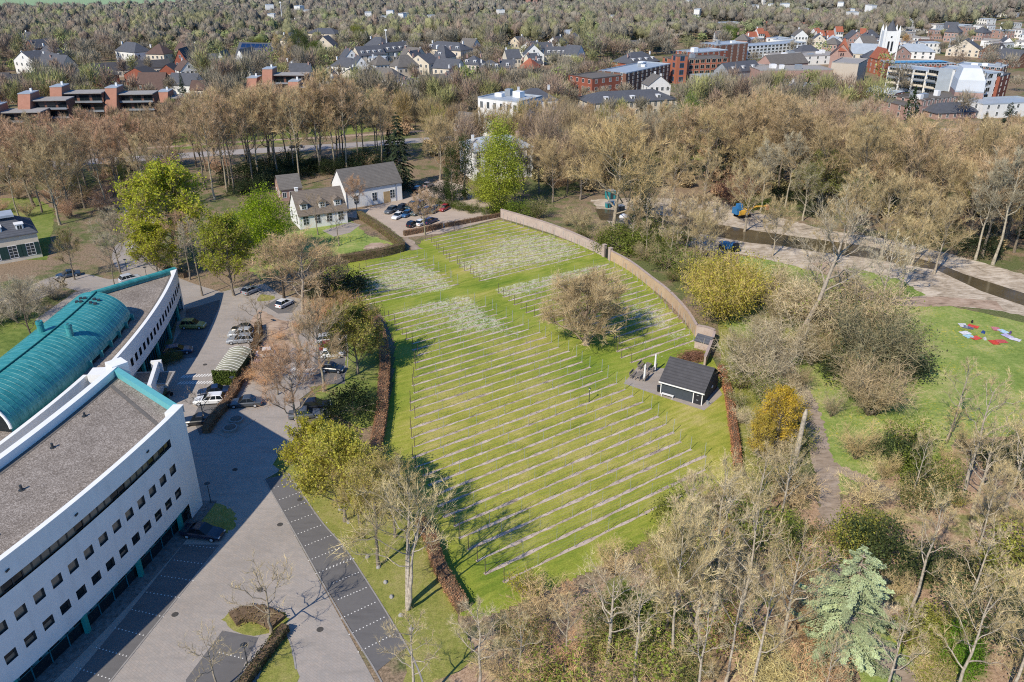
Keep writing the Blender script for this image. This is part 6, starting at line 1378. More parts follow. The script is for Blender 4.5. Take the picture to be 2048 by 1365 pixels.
B((1752, 150), (1776, 150), 118, 12, 'brickorange', 'tilered', 'narrow orange brick gabled house right of the theatre', 'gablef', 5, 3, 2)
B((1700, 122), (1765, 124), 108, 16, 'cream', 'zinc', 'church nave with pale zinc roof left of the white tower', 'gable', 5, 1, 5, cat='church', name='church_nave', win=(1, 2.4))
B((1725, 135), (1760, 136), 118, 12, 'brickred', 'slate', 'dark hipped house in front of the church', 'hip', 4, 2, 3)
# grey apartment complex on the right
for bl, br, ev, dp, lab, cols in [((1768, 178), (1846, 188), 138, 14, 'white framed apartment block with three stacks of dark balconies', 3), ((1846, 190), (1868, 194), 140, 12, 'narrow grey apartment bay with planted balconies', 1)]:
    t = B(bl, br, ev, dp, 'whitewash', 'zinc', lab, 'flat', 0, 4, cols, cat='apartment block', name='apartment_block', win=(5.2, 2.3), glass='glassdark', frame='metalgrey', side=2, bars=(3, 0))
    w, d, H = root_dims[t.name]
    for f in range(4):
        for i in range(cols): mb = MB(); x = w * ((i + .5) / cols - .5); mb.box(x, -d / 2 - .55, f * H / 4 + .5, 5.3, 1.1, .14); mb.box(x, -d / 2 - 1.05, f * H / 4 + .64, 5.3, .06, .8); part('balcony', mb, M['cream'] if f % 2 else M['metalgrey'], t)
t = B((1866, 196), (1906, 200), 138, 14, 'zinc', 'zinc', 'apartment block clad in pale sloping zinc', 'flat', 0, 1, 1, cat='apartment block', name='apartment_block', win=(1, 1), side=0)
t = B((1901, 222), (1958, 225), 184, 14, 'brickpink', 'zinc', 'brick apartment block with tall pale gambrel top and balconies on its right side', 'flat', 0, 3, 1, cat='apartment block', name='apartment_block', win=(1, 1), side=0)
w, d, H = root_dims[t.name]; h2 = height_at((1930, 223), 138)
mb = MB(); k_ = (H + .15, (H + h2) / 2, h2); mb._add([(-w / 2, -d / 2, k_[0]), (w / 2, -d / 2, k_[0]), (w / 2 - .3, -d / 2 + .2, k_[1]), (-w / 2 + .3, -d / 2 + .2, k_[1]), (w / 2 - 2.5, -d / 2 + 2.2, k_[2]), (-w / 2 + 1.5, -d / 2 + 2.2, k_[2]), (-w / 2, d / 2, k_[0]), (w / 2, d / 2, k_[0]), (w / 2 - .3, d / 2, k_[1]), (-w / 2 + .3, d / 2, k_[1]), (w / 2 - 2.5, d / 2, k_[2]), (-w / 2 + 1.5, d / 2, k_[2])],
    [(0, 1, 2, 3), (3, 2, 4, 5), (1, 7, 8, 2), (2, 8, 10, 4), (6, 0, 3, 9), (9, 3, 5, 11), (5, 4, 10, 11)]); part('gambrel_top', mb, M['palepanel'], t)
for f in range(5):
    for j in range(2): mb = MB(); mb.box(w / 2 + .6, -d / 2 + d * (.3 + .4 * j), 1 + f * 3, 1.2, 3.6, .15); mb.box(w / 2 + 1.15, -d / 2 + d * (.3 + .4 * j), 1.15 + f * 3, .07, 3.6, .9); part('balcony', mb, M['metalgrey'], t); window(t, w / 2, -d / 2 + d * (.3 + .4 * j), 1.3 + f * 3, 2.6, 1.9, 0, glass='glassdark', frame='metalgrey', bars=(2, 0))
B((1957, 216), (1990, 212), 146, 16, 'whitewash', 'zinc', 'second pale gambrel apartment block with balcony stack farther right', 'flat', 0, 5, 2, cat='apartment block', name='apartment_block', win=(2.6, 1.8), glass='glassdark', side=3)
B((1986, 214), (2006, 206), 150, 14, 'brickred', 'slate', 'red brick end block at the right of the pale apartments', 'flat', 0, 5, 2, cat='apartment block', name='apartment_block', side=3)
t = B((1785, 160), (1905, 158), 128, 15, 'brickred', 'zinc', 'rear apartment range with solar panels on its flat roof', 'flat', 0, 5, 12, cat='apartment block', name='apartment_block', win=(1.4, 1.4), side=2)
w, d, H = root_dims[t.name]
for i in range(12): mb = MB(); mb.box(-w / 2 + w * (i + .6) / 12.5, 0, H + .1, w / 15, d * .5, .12); part('solar_panel', mb, rough_mat('solar', (.01, .03, .09), .1, 1, .1, .6) if 'solar' not in M else M['solar'], t); M.setdefault('solar', bpy.data.materials['solar'])
B((1905, 164), (1995, 172), 132, 13, 'brickbrown', 'zinc', 'rear apartment range at the right with dark top storey', 'flat', 0, 5, 8, cat='apartment block', name='apartment_block', win=(1.6, 1.4), side=2, roofbox=3)
B((1522, 186), (1660, 200), 171, 11, 'brickorange', 'zinc', 'long low orange brick terrace with blue grey flat roof in front of the halls', 'flat', 0, 2, 14, cat='terrace', name='terrace_block', win=(1.6, 1.3), roofbox=4)
B((1668, 200), (1785, 214), 182, 11, 'brickorange', 'zinc', 'second long orange brick terrace below the beige theatre', 'flat', 0, 2, 12, cat='terrace', name='terrace_block', win=(1.6, 1.3), roofbox=3)
B((1776, 222), (1830, 232), 196, 12, 'brickorange', 'felt', 'stepped orange brick flats with roof terraces and dark glass', 'flat', 0, 3, 5, cat='flats', name='terrace_block', win=(2.2, 1.8), glass='glassdark', roofbox=2)
B((1805, 240), (1838, 238), 212, 24, 'brickpink', 'felt', 'pink brick corner house with deep set windows in front of the grey flat roof', 'flat', 0, 2, 2, cat='flats', name='terrace_block', win=(1.0, 2.2), glass='glassdark', side=4)
B((1838, 234), (1932, 222), 196, 12, 'brickpink', 'felt', 'pink brick range with tall dark slots between brick piers', 'flat', 0, 2, 11, cat='flats', name='terrace_block', win=(1.0, 2.8), glass='glassdark', roofbox=2)
B((1960, 238), (2080, 232), 206, 14, 'whitewash', 'zinc', 'white flat roofed building behind the dark conifers at the right edge', 'flat', 0, 2, 6, cat='building', name='white_building')
B((1870, 240), (1960, 236), 226, 12, 'brickpink', 'slate', 'low house with rounded slate roof in front of the gambrel block', 'hip', 3.0, 1, 6)
# upper right suburb
for bl, br, ev, dp, wl, rf, lab, kd, rs, fl_ in [
    ((1890, 112), (1958, 116), 100, 14, 'cream', 'slate', 'large cream house with slate roof and a dark gable at the upper right', 'gablef', 6, 2), ((1955, 118), (1990, 122), 106, 12, 'brickbrown', 'tiledark', 'dark gabled brick house with two white windows', 'gablef', 5, 2), ((1978, 132), (2030, 138), 118, 12, 'brickbrown', 'slate', 'house with big slate roof and two white dormers at the right', 'gable', 5, 1),
    ((1960, 92), (2120, 100), 84, 14, 'whitewash', 'concrete', 'long white school building with a row of windows at the upper right', 'flat', 0, 2), ((1870, 62), (1925, 66), 50, 16, 'whitewash', 'zinc', 'white building with curved roof at the upper right', 'flat', 0, 2), ((1948, 50), (1972, 52), 38, 12, 'whitewash', 'zinc', 'white house among trees at the top right', 'flat', 0, 2), ((1984, 34), (2032, 36), 26, 14, 'whitewash', 'concrete', 'white flats at the very top right', 'flat', 0, 3),
    ((1790, 118), (1868, 120), 104, 14, 'whitewash', 'zinc', 'house with wide pale zinc roof left of the upper right suburb', 'hip', 4, 2), ((1835, 100), (1865, 101), 90, 10, 'cream', 'tilebrown', 'low cream house right of the church tower', 'gable', 3, 1), ((1900, 90), (1940, 92), 82, 10, 'whitewash', 'concrete', 'pale low block beside the parking area', 'flat', 0, 1), ((1990, 70), (2040, 72), 62, 10, 'whitewash', 'concrete', 'pale pavilion above the white school', 'flat', 0, 1),
    ((1432, 62), (1482, 60), 46, 12, 'whitewash', 'zinc', 'white flat building among trees above the hotel', 'flat', 0, 3), ((1372, 54), (1392, 53), 44, 10, 'whitewash', 'zinc', 'small pale blue white house above the hotel at the left', 'flat', 0, 2), ((1654, 82), (1668, 82), 74, 9, 'brickred', 'tilered', 'small house with red roof left of the brick tower', 'gable', 4, 2), ((1628, 88), (1652, 88), 80, 9, 'whitewash', 'slate', 'white house with slate roof beyond the gallery flats', 'gable', 4, 2), ((1660, 100), (1690, 99), 90, 9, 'whitewash', 'zinc', 'white gabled house behind the orange spire', 'gablef', 5, 2), ((1600, 122), (1640, 120), 106, 10, 'concrete', 'slate', 'slate roofed house left of the brick tower', 'hip', 4, 2), ((1500, 84), (1540, 82), 76, 9, 'brickpink', 'tilered', 'pale house with red roof behind the gallery flats', 'gable', 4, 2),
    ((1560, 76), (1584, 75), 68, 9, 'whitewash', 'tiledark', 'white house with dark roof beyond the flats', 'gable', 4, 2), ((1430, 86), (1444, 86), 76, 8, 'whitewash', 'slate', 'small white house with slate roof left of the dark conifer', 'gable', 4, 2)]:
    B(bl, br, ev, dp, wl, rf, lab, kd, rs, fl_, 5, side=2, win=(1.2, 1.5), chim=1 if kd != 'flat' else 0)
# middle: slate roofed villas
for bl, br, ev, dp, wl, rf, lab, kd, rs, fl_, dm in [
    ((690, 142), (722, 140), 118, 10, 'whitewash', 'slate', 'white gabled villa at the left end of the slate roofed terrace', 'gablef', 5, 2, 0), ((720, 130), (772, 126), 110, 11, 'cream', 'slate', 'terrace of slate roofed houses with white dormers, left part', 'gable', 4.5, 2, 4), ((772, 124), (826, 118), 102, 11, 'cream', 'slate', 'terrace of slate roofed houses with many chimneys, right part', 'gable', 4.5, 2, 4), ((738, 136), (772, 136), 116, 9, 'whitewash', 'zinc', 'white house in front of the slate terrace', 'flat', 0, 2, 0),
    ((850, 122), (922, 128), 100, 12, 'cream', 'slate', 'large slate mansion with a row of chimneys beside the terrace', 'hip', 4, 2, 5), ((865, 146), (892, 148), 116, 11, 'cream', 'slate', 'tall house with steep slate roof in front of the mansion', 'hip', 6, 2, 1), ((805, 140), (832, 142), 122, 10, 'cream', 'slate', 'cream gabled house between the terrace and the mansion', 'gablef', 5, 2, 0), ((922, 152), (958, 154), 130, 11, 'cream', 'slate', 'cream villa with mansard roof and two dormers', 'hip', 4, 2, 2), ((958, 160), (1002, 160), 138, 11, 'whitewash', 'slate', 'white villa with slate roof and dormers behind the manor', 'hip', 3.5, 2, 3), ((1000, 158), (1030, 158), 136, 10, 'cream', 'slate', 'house with low slate roof behind the tall manor', 'gable', 3.5, 2, 1),
    ((1036, 160), (1068, 162), 138, 10, 'brickpink', 'tilered', 'house with a red hipped roof edged in white', 'hip', 4.6, 2, 0), ((1062, 146), (1086, 144), 128, 10, 'cream', 'slate', 'slate house right of the red hipped roof', 'gable', 5, 2, 2), ((1090, 128), (1135, 128), 110, 11, 'cream', 'slate', 'slate roofed row with dark dormers above the red hipped roof', 'gable', 4, 2, 4), ((730, 178), (792, 182), 158, 10, 'whitewash', 'tilegrey', 'white house with wide grey roof among orange budding trees', 'hip', 4.5, 1, 0), ((845, 190), (905, 186), 168, 10, 'whitewash', 'tilegrey', 'long white house with grey roof behind the small cypress', 'gable', 3.6, 1, 0), ((810, 188), (846, 186), 172, 9, 'whitewash', 'tilegrey', 'low house with grey roof left of the long white house', 'gable', 2.8, 1, 0), ((905, 174), (932, 172), 154, 9, 'whitewash', 'slate', 'white house with pointed slate roof behind the red leaved tree', 'hip', 5, 1, 0), ((1245, 108), (1290, 106), 94, 10, 'cream', 'slate', 'slate house among trees behind the red block', 'gable', 3.5, 2, 2), ((1120, 84), (1180, 82), 70, 14, 'cream', 'zinc', 'long pale building with zinc roof deep in the trees', 'hip', 3, 2, 0), ((970, 82), (1002, 82), 72, 10, 'whitewash', 'zinc', 'white house deep in the bare trees', 'flat', 0, 2, 0)]:
    B(bl, br, ev, dp, wl, rf, lab, kd, rs, fl_, 5, side=2, win=(1.0, 1.6), chim=2 if kd != 'flat' else 0, dormer=dm)
# left: school and gabled houses
for bl, br, ev, dp, wl, rf, lab, kd, rs, fl_, kw in [
    ((22, 186), (112, 180), 164, 12, 'brickbrown', 'tiledark', 'long building with dark roof and a band of blue windows at the left', 'gable', 3.2, 2, dict(frame='blue', win=(2.4, 1.3), cols=9)), ((172, 168), (196, 176), 150, 11, 'brickred', 'tiledark', 'red gabled end house of the grey roofed school', 'gablef', 3.5, 1, {}), ((190, 158), (345, 148), 138, 12, 'cream', 'tiledark', 'long school range with dark grey roof and skylights', 'gable', 3.2, 1, dict(cols=14)), ((252, 170), (300, 172), 150, 9, 'brickred', 'tiledark', 'red gabled school wing', 'gablef', 3.2, 1, {}), ((322, 160), (352, 160), 142, 9, 'brickred', 'tiledark', 'right red gabled wing of the school', 'gablef', 3, 1, {}),
    ((354, 150), (378, 150), 122, 12, 'brickred', 'tiledark', 'tall red brick gabled house with a square window', 'gablef', 6, 2, {}), ((378, 148), (440, 146), 128, 11, 'brickorange', 'slate', 'house with dark blue roof and small skylights', 'gable', 4.5, 1, dict(dormer=2)), ((434, 152), (458, 152), 128, 12, 'whitewash', 'tilegrey', 'smaller white gabled house of the pair', 'gablef', 6, 2, dict(dormer=0)), ((469, 156), (502, 157), 130, 15, 'whitewash', 'tilegrey', 'larger white gabled house of the pair', 'gablef', 7.5, 2, {}), ((474, 132), (540, 134), 112, 13, 'whitewash', 'slate', 'big roofed house carrying solar panels behind the white gables', 'gable', 6.5, 2, dict(dormer=0)),
    ((275, 182), (330, 182), 168, 10, 'brickbrown', 'tilebrown', 'house with broad brown tiled roof below the school', 'gable', 4.5, 1, {}), ((288, 194), (326, 194), 182, 8, 'cream', 'tilebrown', 'low cream house with brown roof in front of the broad brown roof', 'gable', 3, 1, {}), ((338, 188), (392, 190), 170, 10, 'whitewash', 'slate', 'white house with dark slate roof behind the dark fir', 'gable', 4.5, 1, {}), ((382, 196), (410, 196), 180, 9, 'cream', 'tilebrown', 'cream house right of the dark fir', 'gable', 3.5, 1, {}), ((18, 208), (78, 206), 188, 11, 'brickbrown', 'slate', 'house with big hipped slate roof behind the brick flats', 'hip', 5, 2, {}), ((-30, 206), (16, 204), 186, 11, 'brickbrown', 'slate', 'hipped slate house cut by the left edge', 'hip', 5, 2, {}), ((-20, 182), (16, 182), 166, 10, 'brickbrown', 'tiledark', 'dark roofed house at the left edge below the long building', 'gable', 4, 2, {}),
    ((128, 108), (168, 110), 96, 10, 'cream', 'slate', 'cream house with slate roof and white dormers in the upper left woods', 'gable', 4, 2, dict(dormer=3, chim=2)), ((538, 62), (590, 64), 50, 12, 'cream', 'slate', 'slate roofed mansion with two white chimneys and a flagpole behind', 'hip', 4.5, 2, dict(chim=2, dormer=2)), ((616, 92), (672, 94), 68, 13, 'cream', 'slate', 'cream mansion with a long window front at the top', 'hip', 3.2, 2, dict(cols=8)), ((140, 74), (166, 74), 69, 8, 'concrete', 'zinc', 'grey sports pavilion with a green field behind', 'flat', 0, 1, {})]:
    kw.setdefault('cols', 4); B(bl, br, ev, dp, wl, rf, lab, kd, rs, fl_, side=2, **kw)
sol = [o for o in bpy.data.objects if o.get('label', '').startswith('big roofed house carrying')][0]; w, d, H = root_dims[sol.name]
for i in range(6):
    for j in range(2):
        x = -w * .42 + w * .84 * (i + .5) / 6; t0, t1 = .2 + .38 * j, .52 + .38 * j; y0, y1 = -d / 2 + d / 2 * t0, -d / 2 + d / 2 * t1; z0, z1 = H + 6.5 * t0 + .25, H + 6.5 * t1 + .25; q = w * .84 / 13
        mb = MB(); mb.quad((x - q, y0, z0), (x + q, y0, z0), (x + q, y1, z1), (x - q, y1, z1)); part('solar_panel', mb, M['solar'], sol)
# salmon brick flats with raking buttress walls
def flats(px, base, top, label, w_=9.0, depth=13, wing=0, rot=8, wingd=0):
    p = S(px, base); H = height_at((px, base), top); t = thing('brick_flats', label, 'flats', p, R(rot))
    FOOT.append([(p.x - 9, p.y - 3), (p.x + 12 + wing, p.y - 3), (p.x + 12 + wing, p.y + 16), (p.x - 9, p.y + 16)])
    mb = MB(); mb._add([(-2.2, -6, 0), (-2.2, 9, 0), (-2.2, 9, H), (-2.2, 1.5, H), (2.2, -6, 0), (2.2, 9, 0), (2.2, 9, H), (2.2, 1.5, H)], [(3, 2, 1, 0), (4, 5, 6, 7), (0, 4, 7, 3), (1, 2, 6, 5)]); part('wall', mb, M['brickflat'], t)
    mb = MB(); mb.box(0, 5.2, H, 4.6, 7.6, .3); rf = part('roof', mb, M['zinc'], t); mb = MB(); mb.box(.6, 6.5, H + .3, .7, .7, 1.1); part('chimney', mb, M['whitewash'], rf)
    if wing:
        h2 = H - 2.6; mb = MB(); mb.box(2.3 + wing / 2, 6, 0, wing, 7, h2); part('wing_wall', mb, M['brickbrown'], t); mb = MB(); mb.box(2.3 + wing / 2, 5.4, h2, wing + .4, 8.6, .35); part('wing_roof', mb, M['concrete'], t)
        nf = max(2, int(h2 / 3))
        for f in range(nf):
            for i in range(3): window(t, 2.3 + wing * (i + .5) / 3, 2.47, .6 + f * h2 / nf, wing / 3 * .72, h2 / nf * .62, -math.pi / 2, glass='glassdark', frame='frame', bars=(1, 0))
            if f: mb = MB(); mb.box(2.3 + wing / 2, 1.7, f * h2 / nf + .15, wing - .3, 1.5, .14); mb.box(2.3 + wing / 2, 1.0, f * h2 / nf + .9, wing - .3, .06, .08); mb.box(2.3 + wing / 2, 1.0, f * h2 / nf + .3, wing - .3, .04, .5); part('balcony', mb, M['metalgrey'], t)
flats(-6, 268, 214, 'brick flats with dark balconies cut by the left picture edge', wing=14, rot=6)
flats(62, 258, 190, 'salmon brick flats with a raking buttress wall, second from the left', wing=12, rot=6)
flats(125, 246, 176, 'salmon brick flats above the yellow green shrub, with a raking buttress', wing=14, rot=6)
flats(232, 240, 178, 'salmon brick flats with grey roof box in the middle of the left row', wing=13, rot=6)
flats(330, 224, 186, 'salmon brick buttress wall beside the dark fir', wing=8, rot=6)
flats(541, 205, 140, 'taller brick flats with a stair tower behind the bare trees', wing=14, rot=0)
flats(590, 210, 165, 'lower brick flats stepping down right of the stair tower', wing=9, rot=0)
flats(508, 206, 158, 'low brick flats with roof terrace below the white gables', wing=9, rot=0)
# distant roofs near the horizon
r = np.random.default_rng(44)
for (x0, x1, y0, y1, n, wl, rf, lab) in [(588, 640, 9, 16, 7, 'brickred', 'tilefar', 'distant house with red roof in the row at the top, left of centre'), (845, 1150, 16, 34, 15, 'brickpink', 'tilefar', 'distant house with red roof among trees near the horizon'), (690, 840, 12, 24, 6, 'cream', 'tilered', 'distant house near the horizon above the slate terrace'), (1180, 1500, 6, 22, 9, 'whitewash', 'zinc', 'distant pale block near the horizon'), (1500, 2048, 4, 30, 14, 'whitewash', 'zinc', 'distant pale house in the woods at the top right'), (400, 480, 10, 24, 4, 'cream', 'slate', 'distant slate roofed house at the top left'), (900, 1180, 60, 88, 6, 'cream', 'slate', 'distant house glimpsed between the bare trees'), (1480, 1760, 60, 90, 10, 'whitewash', 'tilered', 'distant house behind the gallery flats'), (30, 110, 95, 102, 5, 'cream', 'slate', 'distant house in the trees at the upper left'), (500, 1180, 34, 62, 14, 'whitewash', 'zinc', 'distant pale building in the woods beyond the villa district'), (1180, 1780, 24, 62, 16, 'whitewash', 'zinc', 'distant pale building in the woods beyond the town'), (640, 680, 18, 30, 3, 'brickpink', 'tilered', 'distant red roofed house right of the red row')]:
    for i in range(n):
        px, py = r.uniform(x0, x1), r.uniform(y0, y1); wpx = r.uniform(6, 10) * (1 if y1 < 40 else 1.6)
        t = B((px, py), (px + wpx, py + r.uniform(-.4, .4)), py - 3, 9, wl, rf, lab, 'gable' if rf != 'zinc' else 'flat', 3.2, 2, 3, h=r.uniform(5, 7) if rf != 'zinc' else r.uniform(8, 14), side=0, win=(1.3, 1.5), chim=1 if rf != 'zinc' else 0)
        t['group'] = {'t': 'distant red roofed houses', 'z': 'distant pale blocks', 's': 'distant slate houses'}[rf[0]] + ' ' + str(x0)
for px, py, ty, lab in [(162, 52, 32, 'tall floodlight mast at the sports field, left of two'), (183, 58, 41, 'floodlight mast at the sports field, right of two'), (568, 70, 6, 'tall white flagpole behind the slate mansion'), (775, 118, 62, 'white flagpole rising behind the slate terrace')]:
    p = S(px, py); h = height_at((px, py), ty); t = thing('mast', lab, 'mast', p); mb = MB(); mb.cyl(0, 0, 0, .35, h, 7, .2); part('pole', mb, M['whitetrim'], t); mb = MB(); mb.box(0, 0, h, 1.6, .4, .8); part('head', mb, M['whitetrim'], t)

# more houses of the villa district and the suburbs, many alike
r = np.random.default_rng(77)
for (x0, x1, y0, y1, n, lab, grp, wl_, rf_) in [(700, 960, 112, 178, 12, 'white or cream house with slate roof in the villa district left of the manor', 'houses of the villa district', ('whitewash', 'cream'), ('slate', 'tilegrey')), (1000, 1170, 100, 165, 8, 'pale house with slate roof among the trees behind the manor', 'houses behind the manor', ('whitewash', 'cream'), ('slate', 'slate')), (1790, 2040, 60, 124, 22, 'pale house or shop in the dense upper right suburb', 'houses of the upper right suburb', ('whitewash', 'whitewash', 'brickpink'), ('zinc', 'slate', 'concrete')), (1450, 1790, 92, 132, 22, 'white or grey town house between the halls and the gallery flats', 'houses in the town centre', ('whitewash', 'cream', 'brickpink'), ('zinc', 'slate', 'tilegrey')), (20, 420, 118, 172, 9, 'house with dark roof among trees around the school', 'houses around the school', ('brickbrown', 'cream', 'whitewash'), ('tiledark', 'tilebrown', 'slate')), (560, 700, 100, 190, 7, 'pale house with grey roof right of the brick flats', 'houses right of the brick flats', ('whitewash', 'cream'), ('slate', 'tilegrey')), (1180, 1360, 196, 232, 4, 'low pale house between the institution and the trees', 'houses by the institution', ('whitewash', 'cream'), ('slate', 'tilegrey'))]:
    k_ = 0
    for _ in range(n * 8):
        px, py = r.uniform(x0, x1), r.uniform(y0, y1); p = S(px, py)
        if k_ >= n: break
        if any(min(q[0] for q in f) - 5 < p.x < max(q[0] for q in f) + 5 and min(q[1] for q in f) - 9 < p.y < max(q[1] for q in f) + 7 for f in FOOT): continue
        wm = r.uniform(9, 14); wpx = wm * F / (p.y / _c); rf = rf_[r.integers(len(rf_))]; kd = 'flat' if rf in ('zinc', 'concrete') else ['gable', 'hip', 'gablef'][r.integers(3)]
        t = B((px, py), (px + wpx, py + wpx * r.uniform(-.12, .12)), py - 5, r.uniform(8, 11), wl_[r.integers(len(wl_))], rf, lab, kd, r.uniform(3.5, 5.5), 2, 4, h=r.uniform(5.5, 7.5), side=2, win=(1.1, 1.5), chim=0 if kd == 'flat' else 1 + int(r.integers(2))); t['group'] = grp; k_ += 1
# ---------------------------------------------------------------- individual trees
YG = (.29, .30, .035); BG = (.20, .36, .03); GOLD = (.40, .28, .04); DKG = (.045, .065, .025); OLIVE = (.16, .17, .045); PINKT = (.30, .195, .135); GREYT = (.26, .225, .18); PALE = (.42, .37, .29); YTW = (.29, .235, .12)
plant_px('oak', (1172, 690), 553, 'broad round oak with brown buds standing alone among the vine rows', twig=(.305, .24, .155), leaf=(.40, .30, .18), bark=(.34, .26, .19), wide=1.02)
plant_px('multi1', (811, 1217), 950, 'forked multi-stemmed bare tree casting a long shadow across the lower vineyard', twig=(.33, .275, .17), bark=(.42, .36, .29), wide=.95)
plant_px('bud0', (757, 1132), 930, 'slim budding tree left of the forked tree, beside the parking bays', twig=YTW, leaf=(.46, .39, .09))
plant_px('airy0', (690, 1043), 862, 'golden green tree leaning over the dark parking bays', twig=YTW, leaf=(.52, .48, .08), wide=1.0)
plant_px('airy1', (640, 985), 842, 'rounded yellow green tree at the corner of the office shadow', leaf=(.50, .46, .05), wide=.95)
plant_px('bud1', (720, 1050), 905, 'budding tree behind the golden tree on the parking strip', twig=YTW, leaf=(.46, .37, .10))
plant_px('bud2', (790, 1075), 925, 'budding tree with tan twigs at the left edge of the vine rows', twig=(.33, .26, .15), leaf=(.46, .36, .14))
plant_px('thin0', (543, 1267), 1130, 'small bare tree in the planting bed casting a branching shadow on the road', bark=(.30, .25, .18), twig=(.33, .27, .17), wide=1.25)
plant_px('thin1', (437, 1385), 1262, 'small bare tree beside the lower parking bay at the bottom left', twig=(.33, .27, .17), bark=(.30, .25, .18))
plant_px('broad0', (597, 868), 690, 'bare spreading tree between the two rows of parked cars', twig=PINKT, bark=(.32, .26, .2), wide=.95)
plant_px('broad1', (648, 783), 598, 'two-stemmed bare tree beside the white hatchback', twig=(.29, .22, .15), bark=(.34, .29, .22), wide=.85)
plant_px('broad2', (555, 790), 690, 'pinkish bare tree behind the ivy shelter', twig=(.38, .235, .16), wide=.9)
plant_px('airy2', (716, 748), 604, 'olive yellow tree beside the top of the brown hedge', leaf=(.34, .32, .07), wide=.95)
plant_px('bud3', (690, 700), 590, 'budding tree with brown and yellow leaves above the row of cars', twig=PINKT, leaf=(.36, .26, .07), wide=1.1)
plant_px('shrub0', (710, 832), 775, 'dark evergreen holly on the grass beside the brown hedge', leaf=DKG, cat='shrub', wide=1.1)
plant_px('broad3', (606, 628), 468, 'large brown bare tree at the top of the car park', twig=(.33, .24, .155), bark=(.36, .30, .23), wide=1.35)
plant_px('broad4', (568, 596), 480, 'wide bare tree with a dark trunk behind the white hatchback', twig=(.31, .235, .155), bark=(.10, .08, .06), wide=1.2)
plant_px('broad1', (660, 600), 500, 'bare tree shading the upper corner of the left vine block', twig=(.32, .24, .16), wide=1.2)
plant_px('shrub1', (675, 590), 545, 'dark evergreen mass under the bare trees at the vineyard corner', leaf=(.05, .06, .025), cat='shrub', wide=1.8)
plant_px('green0', (535, 522), 386, 'bright fresh green chestnut in front of the white cottage', leaf=(.31, .41, .022), bark=(.2, .16, .12))
plant_px('airy0', (352, 528), 330, 'very large yellow green tree left of the chestnut', leaf=(.46, .47, .045), wide=1.12)
plant_px('airy1', (468, 592), 428, 'olive green tree in front of the bright chestnut', leaf=(.36, .38, .04), wide=.85)
plant_px('airy2', (318, 560), 440, 'yellow green tree overhanging the drive', leaf=(.45, .45, .04), wide=.95)
plant_px('slim0', (405, 592), 440, 'slender grey tree by the far corner of the office', twig=GREYT); plant_px('slim1', (380, 560), 420, 'slender bare tree right of the yellow green giant', twig=PINKT)
plant_px('thin0', (520, 680), 588, 'thin bare tree in the middle of the upper car park', bark=(.3, .25, .18), wide=1.2)
plant_px('thin1', (508, 752), 640, 'thin bare tree beside the bicycle shelter', wide=1.1); plant_px('thin0', (410, 848), 775, 'very small bare tree between the navy and the black saloon', wide=1.2)
plant_px('broad2', (240, 545), 420, 'bare tree left of the drive with a clean trunk', twig=GREYT, wide=.8); plant_px('bud0', (150, 560), 460, 'budding tree in front of the cream villa', leaf=(.24, .24, .06), wide=.9); plant_px('slim2', (235, 585), 470, 'thin young tree behind the office roof', twig=GREYT)
plant_px('broad3', (70, 690), 555, 'bare tree on the lawn left of the turquoise roof', twig=GREYT, bark=(.13, .10, .08), wide=.8)
for i, (b, t_) in enumerate([((1078, 388), 272), ((1105, 405), 285), ((1160, 400), 262), ((1046, 398), 300), ((1010, 305), 205), ((1062, 300), 196), ((965, 300), 215), ((1100, 300), 195)]): plant_px('broad%d' % (i % 5), b, t_, ['bare tree right in front of the white villa', 'bare brown tree right of the white villa', 'large bare tree between the villa and the great bare tree', 'smaller bare tree at the right corner of the white villa', 'bare tree before the right part of the tall manor', 'bare tree in front of the house right of the manor', 'bare tree before the left part of the tall manor', 'bare tree at the right end of the house by the manor'][i], twig=(.31, .24, .15), wide=.85)
for i, (b, t_) in enumerate([((30, 640), 575), ((-20, 650), 580), ((50, 610), 560), ((110, 600), 560)]): plant_px('brush%d' % (i % 3), b, t_, 'grey bare bush on the lawn left of the office', cat='shrub', group='bushes left of the office', wide=1.5, twig=GREYT)
plant_px('yew', (800, 378), 226, 'large dark conifer behind the white coach house', leaf=(.038, .055, .026), wide=.75)
plant_px('column', (1000, 422), 250, 'tall bright light green tree in front of the white villa', leaf=(.40, .44, .055), wide=.95)
plant_px('green1', (965, 405), 345, 'small bright green tree at the foot of the tall light green one', leaf=(.37, .41, .05), wide=.95)
for b, t_, lab in [((930, 400), 262, 'ivy clad tree column left of the bright green tree'), ((905, 405), 285, 'ivy clad column nearest the white coach house'), ((1278, 472), 350, 'dense ivy clad column right of the big bare tree'), ((895, 392), 330, 'short dark ivy column behind the yard')]: plant_px('ivy%d' % (b[0] % 2), b, t_, lab, leaf=(.075, .11, .028) if b[0] != 1278 else (.085, .15, .03), wide=1.15 if b[0] == 1278 else .9)
plant_px('shrub2', (882, 400), 366, 'dark rounded yew bush beside the gravel yard', leaf=(.04, .055, .03), cat='shrub')
plant_px('broad0', (1225, 482), 236, 'very large bare tree rising above the back of the garden wall', twig=(.33, .25, .14), bark=(.34, .28, .2), wide=1.1)
plant_px('broad4', (850, 470), 378, 'single bare tree growing out of the green hedge by the gravel yard', twig=(.30, .21, .15), bark=(.28, .25, .16), wide=.95); 
plant_px('thin1', (678, 492), 400, 'thin bare tree on the cottage lawn', wide=.9); plant_px('thin0', (636, 470), 385, 'slim bare tree against the cottage roof', wide=.9); plant_px('broad2', (715, 425), 352, 'small bare tree before the left end of the coach house', twig=PINKT, wide=.8)
plant_px('feather', (1450, 640), 522, 'wide golden leaved bush right of the curved wall', twig=(.36, .29, .12), leaf=(.52, .46, .07), cat='shrub', wide=.85)
